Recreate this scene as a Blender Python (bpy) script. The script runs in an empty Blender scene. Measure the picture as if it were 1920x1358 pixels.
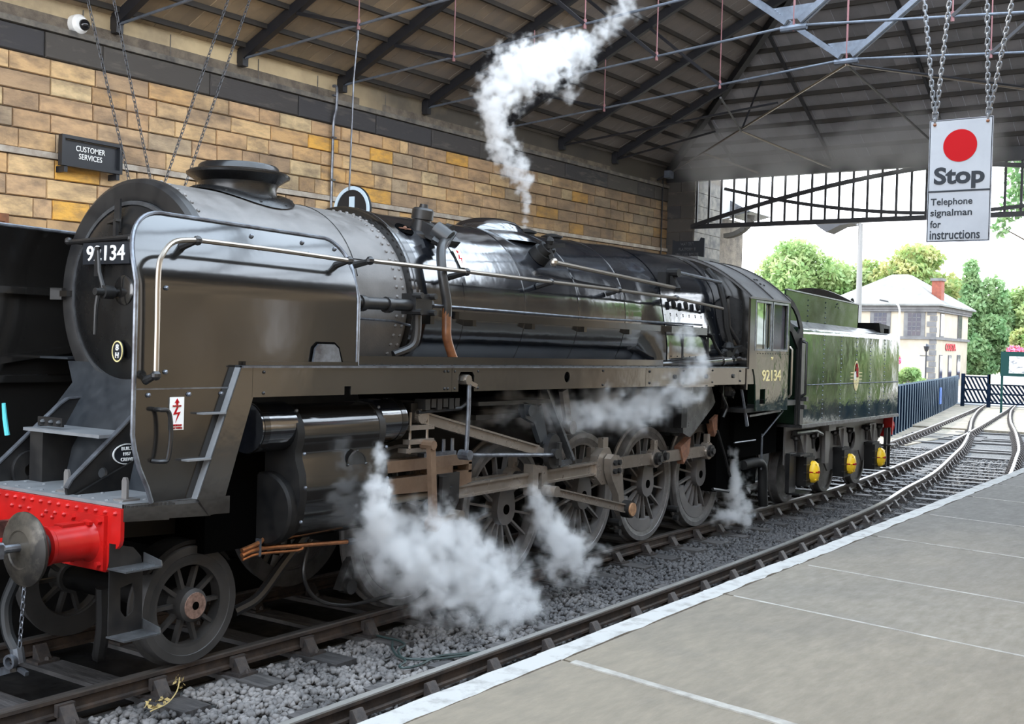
import bpy, bmesh, math, random
import numpy as np
from mathutils import Vector, Matrix
from mathutils.geometry import tessellate_polygon
R = math.radians
PI = math.pi
random.seed(7)
rng = np.random.default_rng(7)
sc = bpy.context.scene
col = sc.collection

# ------------------------------------------------------------------ camera
cam_d = bpy.data.cameras.new('camera')
cam = bpy.data.objects.new('camera', cam_d)
col.objects.link(cam)
cam_d.sensor_width = 36.0
cam_d.sensor_fit = 'HORIZONTAL'
cam_d.lens = 39.7577
cam_d.clip_end = 600
_r = Vector((0.56327586, -0.82578173, 0.02836978))
_u = Vector((-0.00470274, 0.03113023, 0.99950427))
_f = Vector((0.82625552, 0.56313004, -0.01365147))
_m = Matrix((_r, _u, -_f)).transposed().to_4x4()
_m.translation = Vector((-5.85096, -7.75380, 2.52821))
cam.matrix_world = _m
sc.camera = cam

# ------------------------------------------------------------------ world, sun, exposure
w = bpy.data.worlds.new('sky')
sc.world = w
w.use_nodes = True
nt = w.node_tree
nt.nodes.clear()
o_ = nt.nodes.new('ShaderNodeOutputWorld')
bg = nt.nodes.new('ShaderNodeBackground')
tc = nt.nodes.new('ShaderNodeTexCoord')
sx = nt.nodes.new('ShaderNodeSeparateXYZ')
rp = nt.nodes.new('ShaderNodeValToRGB')
nt.links.new(tc.outputs['Generated'], sx.inputs[0])
nt.links.new(sx.outputs['Z'], rp.inputs[0])
nt.links.new(rp.outputs[0], bg.inputs[0])
nt.links.new(bg.outputs[0], o_.inputs[0])
rp.color_ramp.elements[0].position = 0.0
rp.color_ramp.elements[0].color = (0.93, 0.95, 1.0, 1)
rp.color_ramp.elements[1].position = 0.75
rp.color_ramp.elements[1].color = (0.70, 0.84, 1.0, 1)
bg.inputs[1].default_value = 5.0
sun_d = bpy.data.lights.new('sun', 'SUN')
sun_d.energy = 5.0
sun_d.angle = R(1.0)
sun_d.color = (1.0, 0.93, 0.82)
sun = bpy.data.objects.new('sun', sun_d)
col.objects.link(sun)
sun.rotation_euler = Vector((0.42, 0.72, 0.66)).to_track_quat('Z', 'Y').to_euler()
sun.location = (30, 20, 40)
vs = sc.view_settings
vs.view_transform = 'Standard'
vs.look = 'None'
vs.exposure = 0.4
vs.gamma = 1.0
vs.use_curve_mapping = False
cy = sc.cycles
cy.use_denoising = True
cy.max_bounces = 10
cy.diffuse_bounces = 4
cy.glossy_bounces = 4
cy.transmission_bounces = 6
cy.transparent_max_bounces = 16
cy.volume_bounces = 8
cy.sample_clamp_indirect = 8.0
cy.use_adaptive_sampling = True
cy.adaptive_threshold = 0.02

# ------------------------------------------------------------------ materials
MATS = {}
def mat(name, c, rough=0.5, metal=0.0, c2=None, scale=6.0, amt=1.0, rvar=0.0, bump=0.0, bscale=None, ior=1.5,
        coat=0.0, detail=5.0, stretch=None, lo=0.35, hi=0.65, trans=0.0, emit=None, dist=0.05, rand=None, coords='Object', grime=None, soot=None):
    m = bpy.data.materials.new(name)
    m.use_nodes = True
    t = m.node_tree
    b = t.nodes['Principled BSDF']
    L = t.links.new
    b.inputs['Roughness'].default_value = rough
    b.inputs['Metallic'].default_value = metal
    b.inputs['IOR'].default_value = ior
    b.inputs['Coat Weight'].default_value = coat
    b.inputs['Coat Roughness'].default_value = 0.08
    b.inputs['Transmission Weight'].default_value = trans
    b.inputs['Base Color'].default_value = (*c, 1)
    if emit:
        b.inputs['Emission Color'].default_value = (*emit[0], 1)
        b.inputs['Emission Strength'].default_value = emit[1]
    vec = None
    if c2 or rvar or bump or rand:
        co = t.nodes.new('ShaderNodeTexCoord')
        vec = co.outputs[coords]
        oi = t.nodes.new('ShaderNodeObjectInfo')
        if rand:
            ad = t.nodes.new('ShaderNodeVectorMath'); ad.operation = 'ADD'
            mu = t.nodes.new('ShaderNodeVectorMath'); mu.operation = 'SCALE'
            mu.inputs[0].default_value = (37.0, 17.0, 53.0)
            L(oi.outputs['Random'], mu.inputs['Scale'])
            L(vec, ad.inputs[0]); L(mu.outputs[0], ad.inputs[1])
            vec = ad.outputs[0]
        if stretch:
            mp = t.nodes.new('ShaderNodeMapping')
            mp.inputs['Scale'].default_value = stretch
            L(vec, mp.inputs[0]); vec = mp.outputs[0]
        n = t.nodes.new('ShaderNodeTexNoise')
        n.inputs['Scale'].default_value = scale
        n.inputs['Detail'].default_value = detail
        n.inputs['Roughness'].default_value = 0.62
        L(vec, n.inputs['Vector'])
        mr = t.nodes.new('ShaderNodeMapRange')
        mr.inputs['From Min'].default_value = lo
        mr.inputs['From Max'].default_value = hi
        L(n.outputs['Fac'], mr.inputs['Value'])
        base = None
        if rand:
            cr = t.nodes.new('ShaderNodeValToRGB')
            cr.color_ramp.interpolation = 'CONSTANT'
            els = cr.color_ramp.elements
            for i, cc in enumerate(rand):
                e = els[i] if i < 2 else els.new(i / len(rand))
                e.position = i / len(rand)
                e.color = (*cc, 1)
            L(oi.outputs['Random'], cr.inputs[0])
            base = cr.outputs[0]
            L(base, b.inputs['Base Color'])
        if c2:
            mx = t.nodes.new('ShaderNodeMix'); mx.data_type = 'RGBA'
            mx.inputs['A'].default_value = (*c, 1)
            mx.inputs['B'].default_value = (*c2, 1)
            if base: L(base, mx.inputs['A'])
            ml = t.nodes.new('ShaderNodeMath'); ml.operation = 'MULTIPLY'
            ml.inputs[1].default_value = amt
            L(mr.outputs[0], ml.inputs[0])
            L(ml.outputs[0], mx.inputs['Factor'])
            L(mx.outputs['Result'], b.inputs['Base Color'])
        if rvar:
            r2 = t.nodes.new('ShaderNodeMapRange')
            r2.inputs['From Min'].default_value = lo
            r2.inputs['From Max'].default_value = hi
            r2.inputs['To Min'].default_value = max(0.02, rough - rvar)
            r2.inputs['To Max'].default_value = min(1, rough + rvar)
            L(n.outputs['Fac'], r2.inputs['Value'])
            L(r2.outputs[0], b.inputs['Roughness'])
        if bump:
            n2 = n
            if bscale:
                n2 = t.nodes.new('ShaderNodeTexNoise')
                n2.inputs['Scale'].default_value = bscale
                n2.inputs['Detail'].default_value = 4.0
                L(vec, n2.inputs['Vector'])
            bp = t.nodes.new('ShaderNodeBump')
            bp.inputs['Strength'].default_value = bump
            bp.inputs['Distance'].default_value = dist
            L(n2.outputs['Fac'], bp.inputs['Height'])
            L(bp.outputs[0], b.inputs['Normal'])
    if grime:
        gc, gs, g0, g1, ga = grime
        ge = t.nodes.new('ShaderNodeNewGeometry')
        gn = t.nodes.new('ShaderNodeTexNoise'); gn.inputs['Scale'].default_value = gs; gn.inputs['Detail'].default_value = 6.0; gn.inputs['Roughness'].default_value = 0.65
        L(ge.outputs['Position'], gn.inputs['Vector'])
        gr = t.nodes.new('ShaderNodeMapRange'); gr.inputs['From Min'].default_value = g0; gr.inputs['From Max'].default_value = g1; gr.inputs['To Max'].default_value = ga
        L(gn.outputs['Fac'], gr.inputs['Value'])
        gx = t.nodes.new('ShaderNodeMix'); gx.data_type = 'RGBA'; gx.inputs['B'].default_value = (*gc, 1)
        bc = b.inputs['Base Color']
        if bc.links: L(bc.links[0].from_socket, gx.inputs['A'])
        else: gx.inputs['A'].default_value = (*c, 1)
        L(gr.outputs[0], gx.inputs['Factor']); L(gx.outputs['Result'], bc)
    if soot:  # base colour darkens towards higher x, edge broken by noise
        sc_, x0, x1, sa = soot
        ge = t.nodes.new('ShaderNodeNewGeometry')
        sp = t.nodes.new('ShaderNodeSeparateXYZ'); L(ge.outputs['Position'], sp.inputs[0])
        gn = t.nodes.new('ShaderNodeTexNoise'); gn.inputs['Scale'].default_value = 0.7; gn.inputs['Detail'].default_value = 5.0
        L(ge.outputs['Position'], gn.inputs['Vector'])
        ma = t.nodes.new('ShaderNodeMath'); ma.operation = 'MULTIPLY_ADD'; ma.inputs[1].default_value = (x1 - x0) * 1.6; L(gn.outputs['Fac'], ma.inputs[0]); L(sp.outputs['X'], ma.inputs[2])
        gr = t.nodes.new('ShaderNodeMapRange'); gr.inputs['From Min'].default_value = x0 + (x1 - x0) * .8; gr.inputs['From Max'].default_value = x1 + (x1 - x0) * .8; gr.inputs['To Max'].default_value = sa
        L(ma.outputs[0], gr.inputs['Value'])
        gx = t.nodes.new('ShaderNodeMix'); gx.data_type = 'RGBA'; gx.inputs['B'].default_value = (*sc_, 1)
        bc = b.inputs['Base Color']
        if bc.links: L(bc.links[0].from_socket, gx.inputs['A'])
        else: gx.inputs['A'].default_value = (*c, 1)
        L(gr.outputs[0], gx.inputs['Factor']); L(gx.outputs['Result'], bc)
    MATS[name] = m
    return m

K = {}
K['gloss'] = mat('polished black paint', (0.004, 0.0048, 0.007), 0.12, c2=(0.007, 0.0075, 0.009), scale=2.5, rvar=0.03, bump=0.08, bscale=1.3, dist=0.12, ior=2.6)
K['panel'] = mat('waxed black plate', (0.007, 0.0065, 0.006), 0.12, c2=(0.012, 0.011, 0.010), scale=1.3, rvar=0.03, lo=0.25, hi=0.75, bump=0.035, bscale=1.4, dist=0.1, ior=1.85)
K['valance'] = mat('waxed valance plate', (0.016, 0.014, 0.012), 0.14, c2=(0.022, 0.019, 0.016), scale=1.3, rvar=0.04, lo=0.25, hi=0.75, bump=0.06, bscale=2.2, dist=0.1, ior=2.1)  # lighter base than the other plates: platform reflection put into the colour
K['smoke'] = mat('dusty smokebox grey', (0.115, 0.108, 0.102), 0.45, c2=(0.17, 0.16, 0.152), scale=4, rvar=0.1, bump=0.12, bscale=60, dist=0.01)
K['roofblack'] = mat('sooty cab roof', (0.05, 0.048, 0.048), 0.45, c2=(0.10, 0.097, 0.095), scale=5, rvar=0.1, lo=.3, hi=.7)
K['pony'] = mat('dark oily wheel paint', (0.026, 0.025, 0.024), 0.5, c2=(0.045, 0.042, 0.04), scale=4, rvar=0.1)
K['door'] = mat('satin black paint', (0.006, 0.006, 0.0065), 0.28, c2=(0.012, 0.0115, 0.011), scale=3, rvar=0.06, lo=.3, hi=.7)
K['frame'] = mat('oily black steel', (0.008, 0.008, 0.009), 0.40, c2=(0.02, 0.0185, 0.017), scale=5, rvar=0.1, lo=.3, hi=.7)
K['deck'] = mat('grey black deck plate', (0.016, 0.019, 0.023), 0.38, c2=(0.035, 0.039, 0.044), scale=6, rvar=0.1, lo=.3, hi=.7)
K['platdeck'] = mat('grey platform plate', (0.15, 0.157, 0.165), 0.45, c2=(0.21, 0.215, 0.22), scale=5, rvar=0.1, lo=.3, hi=.7)
K['dark'] = mat('sooty black iron', (0.0035, 0.0035, 0.004), 0.6, c2=(0.010, 0.009, 0.008), scale=6, rvar=0.1, ior=1.35)
K['wheel'] = mat('dusty grey wheel paint', (0.10, 0.093, 0.09), 0.48, c2=(0.16, 0.15, 0.142), scale=3, rvar=0.1, bump=0.06, bscale=40, dist=0.006)
K['tyre'] = mat('worn steel tyre', (0.20, 0.19, 0.185), 0.42, 0.4, c2=(0.12, 0.115, 0.11), scale=6, rvar=0.1)
K['rod'] = mat('oiled bright steel', (0.32, 0.275, 0.232), 0.30, 0.6, c2=(0.20, 0.17, 0.142), scale=3, rvar=0.08, lo=.3, hi=.7)
K['pale'] = mat('polished steel tube', (0.30, 0.265, 0.225), 0.28, 0.8)
K['bluesteel'] = mat('dull grey steel tube', (0.22, 0.24, 0.27), 0.35, 0.7, c2=(0.1, 0.1, 0.11), scale=8)
K['bar'] = mat('brown stained steel', (0.20, 0.13, 0.085), 0.45, 0.3, c2=(0.12, 0.075, 0.048), scale=4, rvar=0.08, lo=.3, hi=.7)
K['copper'] = mat('copper pipe', (0.62, 0.27, 0.12), 0.32, 0.85, c2=(0.35, 0.15, 0.07), scale=12)
K['rustpipe'] = mat('brown painted pipe', (0.23, 0.085, 0.03), 0.32, c2=(0.10, 0.035, 0.014), scale=7, ior=1.6)
K['rust'] = mat('rusty plate', (0.26, 0.115, 0.06), 0.8, c2=(0.12, 0.055, 0.035), scale=14, bump=0.2)
K['red'] = mat('red enamel paint', (0.50, 0.011, 0.009), 0.32, c2=(0.36, 0.008, 0.007), scale=4, rvar=0.05, ior=1.45)
K['greasy'] = mat('greasy brown steel', (0.12, 0.105, 0.085), 0.4, 0.55, c2=(0.03, 0.027, 0.024), scale=5, rvar=0.1, lo=0.4, hi=0.6)
K['white'] = mat('white enamel', (0.82, 0.82, 0.80), 0.4)
K['cream'] = mat('cream transfer', (0.80, 0.66, 0.30), 0.4)
K['bronze'] = mat('brass pin end', (0.62, 0.36, 0.20), 0.4, 0.6, c2=(0.4, 0.22, 0.12), scale=20)
K['pinkhub'] = mat('bare axle end', (0.36, 0.23, 0.18), 0.5, 0.3, c2=(0.15, 0.09, 0.07), scale=25)
K['tender'] = mat('tree tinted black paint', (0.010, 0.022, 0.013), 0.10, c2=(0.014, 0.028, 0.017), scale=2, rvar=0.03, bump=0.10, bscale=1.6, dist=0.12, ior=2.0)  # black paint; green of the mirrored trees is put into the colour
K['bunker'] = mat('tree tinted bunker paint', (0.012, 0.026, 0.014), 0.12, c2=(0.016, 0.032, 0.019), scale=3, rvar=0.03, ior=1.8)  # green put in here too for the mirrored trees
K['tanktop'] = mat('grey tank top', (0.14, 0.14, 0.145), 0.35, c2=(0.09, 0.09, 0.095), scale=3, rvar=0.08)
K['yellow'] = mat('yellow enamel', (0.88, 0.55, 0.02), 0.4)
K['coal'] = mat('coal', (0.012, 0.012, 0.013), 0.45, bump=0.8, bscale=18)
K['glass'] = mat('window glass', (0.9, 0.95, 0.95), 0.02, trans=1.0, ior=1.05)
K['wood'] = mat('varnished wood', (0.28, 0.12, 0.05), 0.4, c2=(0.15, 0.06, 0.03), scale=6)
K['ashpan'] = mat('scuffed grey plate', (0.10, 0.105, 0.11), 0.35, 0.4, c2=(0.05, 0.05, 0.052), scale=6, rvar=0.1)
K['shade_black'] = mat('painted shade black', (0.002, 0.002, 0.002), 0.9, ior=1.05)  # near-black for holes and underside: their shade put in as colour

def stone_mat(name, cols, c2, **k):
    return mat(name, cols[0], 0.85, c2=c2, rand=cols, **k)
S_COLS = [(0.565, 0.365, 0.188), (0.497, 0.32, 0.172), (0.633, 0.43, 0.228), (0.452, 0.3, 0.172), (0.61, 0.37, 0.152), (0.542, 0.37, 0.212), (0.655, 0.49, 0.272), (0.486, 0.305, 0.148), (0.588, 0.365, 0.168), (0.418, 0.285, 0.168), (0.746, 0.4, 0.08), (0.554, 0.36, 0.196), (0.621, 0.42, 0.216), (0.441, 0.335, 0.216), (0.588, 0.385, 0.196), (0.52, 0.33, 0.176), (0.678, 0.46, 0.232)]
K['stone'] = stone_mat('weathered sandstone', S_COLS, (0.16, 0.115, 0.08), scale=1.5, lo=0.42, hi=0.72, amt=0.8, bump=0.6, bscale=12, dist=0.015, grime=((0.10, 0.082, 0.068), .9, .52, .74, .8), soot=((0.09, 0.065, 0.045), 10.0, 20.0, .75))  # stones darken towards the far end
K['darkstone'] = stone_mat('dark stone', [(0.055, 0.05, 0.048), (0.07, 0.063, 0.056), (0.045, 0.043, 0.045), (0.062, 0.056, 0.05)], (0.13, 0.115, 0.095), scale=3, lo=0.55, hi=0.8, bump=0.4, bscale=14, dist=0.012)
K['mortar'] = mat('lime mortar', (0.20, 0.165, 0.125), 0.95, c2=(0.09, 0.075, 0.06), scale=4, bump=0.4, bscale=40)
K['ledge'] = mat('weathered ledge stone', (0.20, 0.18, 0.15), 0.9, c2=(0.08, 0.075, 0.07), scale=4, bump=0.3)
K['string'] = mat('pale string course', (0.52, 0.47, 0.40), 0.9, c2=(0.30, 0.25, 0.20), scale=4, bump=0.3)
K['creamwall'] = mat('cream painted render', (0.58, 0.455, 0.265), 0.7, c2=(0.46, 0.355, 0.21), scale=1.2, bump=0.1, bscale=20, grime=((.16, .13, .09), .5, .5, .72, .7), soot=((0.03, 0.029, 0.03), 6.5, 11.0, .92))  # band darkens towards the far end
K['roofwood'] = stone_mat('stained roof boards', [(0.46, 0.335, 0.20), (0.44, 0.32, 0.19), (0.48, 0.35, 0.205), (0.42, 0.305, 0.185)], (0.27, 0.21, 0.14), scale=0.55, lo=0.40, hi=0.66, bump=0.2, bscale=8, grime=((0.20, 0.165, 0.13), .5, .45, .7, .6), soot=((0.17, 0.155, 0.15), 6.0, 12.0, .9))  # greyer and darker along x: haze and lower light put into the colour
K['hipwood'] = stone_mat('grey roof boards', [(0.27, 0.265, 0.28), (0.258, 0.253, 0.268), (0.28, 0.275, 0.29)], (0.19, 0.188, 0.20), scale=0.6, lo=0.40, hi=0.68, bump=0.2, bscale=8, grime=((0.14, 0.14, 0.148), .6, .48, .75, .5))  # grey-blue tone: haze and low light at the hip put into the colour
K['purlin'] = mat('dark purlin timber', (0.016, 0.014, 0.013), 0.7, c2=(0.028, 0.022, 0.016), scale=3)
K['truss'] = mat('black painted truss iron', (0.010, 0.011, 0.015), 0.45, c2=(0.018, 0.018, 0.021), scale=4)
K['tie'] = mat('blue grey painted iron', (0.14, 0.165, 0.205), 0.35, 0.2, c2=(0.09, 0.105, 0.13), scale=6)
K['pinkrod'] = mat('faded red rod', (0.20, 0.085, 0.09), 0.5)
K['ballast'] = mat('ballast bed', (0.10, 0.097, 0.093), 0.95, c2=(0.03, 0.03, 0.031), scale=18, bump=1.0, bscale=30, dist=0.04)
K['dirt'] = mat('dry track earth', (0.23, 0.19, 0.14), 0.95, c2=(0.12, 0.105, 0.08), scale=1.6, bump=0.6, bscale=16, grime=((.10, .13, .04), .7, .55, .75, .5))
K['sleeper'] = mat('dark sleeper timber', (0.075, 0.068, 0.066), 0.7, c2=(0.028, 0.026, 0.026), scale=5, stretch=(4, 0.6, 1), bump=0.3, rand=[(0.10, 0.092, 0.088), (0.055, 0.052, 0.052), (0.075, 0.068, 0.066)])
K['railside'] = mat('brown rail side', (0.085, 0.06, 0.045), 0.6, 0.3, c2=(0.035, 0.028, 0.025), scale=6, bump=0.15)
K['railtop'] = mat('worn rail head', (0.34, 0.325, 0.30), 0.30, 0.35, c2=(0.22, 0.21, 0.195), scale=5, stretch=(0.3, 6, 1))
K['railtopdull'] = mat('dull rail head', (0.17, 0.155, 0.145), 0.4, 0.7, c2=(0.10, 0.09, 0.085), scale=5, stretch=(0.3, 6, 1))
K['chair'] = mat('rusty cast chair', (0.065, 0.05, 0.042), 0.6, 0.2, c2=(0.03, 0.027, 0.027), scale=14, bump=0.25)
K['slab'] = mat('worn flagstone', (0.19, 0.157, 0.112), 0.75, c2=(0.15, 0.127, 0.094), scale=5, rvar=0.08, bump=0.55, bscale=9, dist=0.012, lo=.3, hi=.7, detail=12, stretch=(1, 3.0, 1), rand=[(0.19, 0.158, 0.114), (0.195, 0.168, 0.128), (0.182, 0.154, 0.115)], grime=((0.10, 0.087, 0.07), 2.6, .54, .8, .55), soot=((.06, .056, .05), 0.5, 7.0, .85))  # slabs darken towards higher x
K['joint'] = mat('pale joint mortar', (0.36, 0.345, 0.31), 0.9, c2=(0.22, 0.205, 0.18), scale=9)
K['edge'] = mat('white platform edge paint', (0.36, 0.355, 0.34), 0.85, c2=(0.22, 0.215, 0.20), scale=9, lo=0.50, hi=0.72, bump=0.2, ior=1.2)
K['brick'] = mat('dark platform brick', (0.09, 0.07, 0.06), 0.9, c2=(0.05, 0.04, 0.04), scale=8, bump=0.3)
K['signblack'] = mat('black sign board', (0.014, 0.016, 0.020), 0.35)
K['signwhite'] = mat('white sign enamel', (0.36, 0.375, 0.40), 0.5, c2=(0.31, 0.325, 0.35), scale=2, ior=1.2)
K['signred'] = mat('red sign enamel', (0.36, 0.008, 0.011), 0.6, ior=1.15)
K['signgrey'] = mat('dark grey sign letters', (0.030, 0.034, 0.040), 0.6, ior=1.2)
K['signblue'] = mat('pale blue sign enamel', (0.55, 0.68, 0.78), 0.4)
K['chain'] = mat('galvanised chain', (0.22, 0.23, 0.245), 0.45, 0.6)
K['darkchain'] = mat('dull dark chain', (0.07, 0.072, 0.078), 0.5, 0.4)
K['fence'] = mat('navy fence boards', (0.005, 0.009, 0.019), 0.9, c2=(0.008, 0.014, 0.026), scale=3, ior=1.05)
K['fencepale'] = mat('pale fence cap and sunlit edge', (0.13, 0.16, 0.19), 0.9, ior=1.1)  # cap colour, also used as painted sunlight on the post sides
K['whitepaint'] = mat('white painted timber', (0.55, 0.55, 0.54), 0.7)
K['limestone'] = mat('pale cream ashlar', (0.43, 0.375, 0.295), 0.9, c2=(0.36, 0.31, 0.245), scale=.8, bump=0.2, ior=1.2)
K['quoin'] = mat('grey dressed stone', (0.17, 0.165, 0.165), 0.9, c2=(0.12, 0.117, 0.118), scale=2, ior=1.2)
K['slate'] = mat('pale roof slate', (0.24, 0.238, 0.225), 0.9, c2=(0.16, 0.16, 0.15), scale=1.0, bump=0.3, ior=1.15)
K['pane'] = mat('dark window pane', (0.03, 0.035, 0.055), 0.1, c2=(0.07, 0.055, 0.06), scale=0.8, ior=1.35)
K['chimbrick'] = mat('red chimney brick', (0.26, 0.075, 0.045), 0.9, c2=(0.17, 0.05, 0.035), scale=5)
K['costared'] = mat('dark red letters', (0.45, 0.02, 0.03), 0.5)
def leaf_mat(name, c, c2):
    m = mat(name, c, 0.6, c2=c2, scale=0.6, lo=.4, hi=.62)
    t = m.node_tree; b = t.nodes['Principled BSDF']; o = [n for n in t.nodes if n.type == 'OUTPUT_MATERIAL'][0]
    tr = t.nodes.new('ShaderNodeBsdfTranslucent'); mx = t.nodes.new('ShaderNodeMixShader'); mx.inputs[0].default_value = .45
    src = b.inputs['Base Color'].links[0].from_socket
    t.links.new(src, tr.inputs['Color']); t.links.new(b.outputs[0], mx.inputs[1]); t.links.new(tr.outputs[0], mx.inputs[2]); t.links.new(mx.outputs[0], o.inputs['Surface'])
    return m
K['bark'] = mat('bark', (0.12, 0.09, 0.06), 0.9, c2=(0.06, 0.045, 0.03), scale=5)
K['leafa'] = leaf_mat('bright green leaves', (0.22, 0.35, 0.12), (0.38, 0.45, 0.20))
K['leafb'] = leaf_mat('mid green leaves', (0.17, 0.31, 0.13), (0.28, 0.38, 0.18))
K['leafc'] = leaf_mat('olive green leaves', (0.20, 0.31, 0.09), (0.46, 0.43, 0.18))
K['pink'] = mat('pink flowers', (0.75, 0.06, 0.30), 0.6, c2=(0.8, 0.3, 0.3), scale=30)
K['cyan'] = mat('cyan strap', (0.12, 0.62, 0.66), 0.5)
K['navy'] = mat('dark green board', (0.008, 0.035, 0.032), 0.6, ior=1.2)
K['carblue'] = mat('blue car paint', (0.08, 0.16, 0.42), 0.25, ior=1.6)
K['stonewallfar'] = mat('pale coping stone', (0.52, 0.46, 0.40), 0.9, c2=(0.38, 0.32, 0.28), scale=3)
K['road'] = mat('grey asphalt', (0.16, 0.16, 0.165), 0.9, c2=(0.12, 0.12, 0.125), scale=3)
K['grass'] = mat('grass', (0.13, 0.22, 0.04), 0.9, c2=(0.2, 0.25, 0.07), scale=1.5)
K['lamppost'] = mat('grey lamp post', (0.22, 0.21, 0.20), 0.6)
K['rubber'] = mat('black rubber hose', (0.014, 0.015, 0.016), 0.45)
K['cable'] = mat('dark green cable', (0.02, 0.035, 0.033), 0.5)
K['dryplant'] = mat('dry plant stem', (0.45, 0.34, 0.14), 0.8)
K['mirrorpane'] = mat('reflecting window glass', (0.55, 0.6, 0.58), 0.03, 0.9)
K['lens'] = mat('dark dome lens', (0.01, 0.01, 0.012), 0.08)

# ------------------------------------------------------------------ mesh helpers
def V(*a):
    return Vector(a)
def basis(d, up=(0, 0, 1)):
    d = Vector(d).normalized()
    u = Vector(up)
    if abs(d.dot(u)) > 0.98: u = Vector((1, 0, 0))
    s = d.cross(u).normalized()
    return d, s, s.cross(d).normalized()

class MB:
    def __init__(s):
        s.v = []; s.f = []; s.mi = []; s.cur = 0
    def face(s, idx):
        s.f.append(idx); s.mi.append(s.cur)
    def add(s, vs_, fs):
        n = len(s.v); s.v += [tuple(q) for q in vs_]
        for f in fs: s.face([i + n for i in f])
        return s
    def box(s, x0, x1, y0, y1, z0, z1):
        vs_ = [(x, y, z) for x in (x0, x1) for y in (y0, y1) for z in (z0, z1)]
        return s.add(vs_, [(0, 1, 3, 2), (4, 6, 7, 5), (0, 4, 5, 1), (2, 3, 7, 6), (0, 2, 6, 4), (1, 5, 7, 3)])
    def bar(s, a, b, w_, h, up=(0, 0, 1), w2=None, h2=None):
        a = Vector(a); b = Vector(b)
        d, sd, u = basis(b - a, up)
        w2 = w2 or w_; h2 = h2 or h
        vs_ = []
        for c, ww, hh in ((a, w_, h), (b, w2, h2)):
            for i, j in ((-1, -1), (1, -1), (1, 1), (-1, 1)):
                vs_.append(c + sd * i * ww / 2 + u * j * hh / 2)
        return s.add(vs_, [(0, 1, 2, 3), (7, 6, 5, 4), (0, 4, 5, 1), (1, 5, 6, 2), (2, 6, 7, 3), (3, 7, 4, 0)])
    def tube(s, pts, r, n=8, caps=True):
        pts = [Vector(q) for q in pts]
        rr = r if isinstance(r, (list, tuple)) else [r] * len(pts)
        d, sd, u = basis(pts[1] - pts[0])
        vs_ = []
        for i, q in enumerate(pts):
            if i == 0: t = pts[1] - q
            elif i == len(pts) - 1: t = q - pts[i - 1]
            else: t = (pts[i + 1] - q).normalized() + (q - pts[i - 1]).normalized()
            t.normalize()
            sd = (sd - t * sd.dot(t)).normalized()
            u = t.cross(sd)
            for k in range(n):
                a = 2 * PI * k / n
                vs_.append(q + (sd * math.cos(a) + u * math.sin(a)) * rr[i])
        fs = []
        for i in range(len(pts) - 1):
            for k in range(n):
                k2 = (k + 1) % n
                fs.append((i * n + k, i * n + k2, (i + 1) * n + k2, (i + 1) * n + k))
        if caps:
            fs.append(tuple(range(n - 1, -1, -1)))
            fs.append(tuple((len(pts) - 1) * n + k for k in range(n)))
        return s.add(vs_, fs)
    def cyl(s, a, b, r, r2=None, n=20):
        return s.tube([a, b], [r, r if r2 is None else r2], n)
    def lathe(s, prof, o, axis=(1, 0, 0), n=32, loop=False, sx_=1.0, sy_=1.0):
        o = Vector(o)
        d, sd, u = basis(axis, (0, 0, 1) if abs(Vector(axis).normalized().z) < 0.9 else (0, 1, 0))
        vs_ = []; m = len(prof)
        for (r, h) in prof:
            for k in range(n):
                a = 2 * PI * k / n
                vs_.append(o + d * h + (sd * math.cos(a) * sx_ + u * math.sin(a) * sy_) * r)
        fs = []
        for i in range(m if loop else m - 1):
            i2 = (i + 1) % m
            for k in range(n):
                k2 = (k + 1) % n
                fs.append((i * n + k, i * n + k2, i2 * n + k2, i2 * n + k))
        if not loop:
            if prof[0][0] > 1e-6: fs.append(tuple(range(n)))
            if prof[-1][0] > 1e-6: fs.append(tuple((m - 1) * n + k for k in range(n - 1, -1, -1)))
        return s.add(vs_, fs)
    def prism(s, poly, t0, t1, ax='y', holes=()):
        loops = [list(poly)] + [list(h) for h in holes]
        def mp(q, t):
            return {'y': (q[0], t, q[1]), 'x': (t, q[0], q[1]), 'z': (q[0], q[1], t)}[ax]
        flat = [q for l in loops for q in l]
        tri = tessellate_polygon([[Vector((q[0], q[1], 0)) for q in l] for l in loops])
        n = len(flat)
        vs_ = [mp(q, t0) for q in flat] + [mp(q, t1) for q in flat]
        if holes or len(poly) > 4:
            fs = [tuple(t) for t in tri] + [tuple(i + n for i in reversed(t)) for t in tri]
        else:
            fs = [tuple(range(n)), tuple(range(2 * n - 1, n - 1, -1))]
        st = 0
        for l in loops:
            m = len(l)
            for i in range(m):
                j = (i + 1) % m
                fs.append((st + i, st + j, st + j + n, st + i + n))
            st += m
        return s.add(vs_, fs)
    def grid(s, fn, nu, nv, thick=None):
        vs_ = [fn(i / nu, j / nv) for i in range(nu + 1) for j in range(nv + 1)]
        fs = [(i * (nv + 1) + j, (i + 1) * (nv + 1) + j, (i + 1) * (nv + 1) + j + 1, i * (nv + 1) + j + 1) for i in range(nu) for j in range(nv)]
        if thick is not None:
            n = len(vs_); tv = Vector(thick)
            vs_ = vs_ + [tuple(Vector(q) + tv) for q in vs_]
            fs = fs + [tuple(i + n for i in reversed(f)) for f in fs]
            rim = [i * (nv + 1) for i in range(nu + 1)] + [nu * (nv + 1) + j for j in range(1, nv + 1)] + [i * (nv + 1) + nv for i in range(nu - 1, -1, -1)] + [j for j in range(nv - 1, 0, -1)]
            for a, b in zip(rim, rim[1:] + rim[:1]): fs.append((b, a, a + n, b + n))
        return s.add(vs_, fs)
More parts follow.
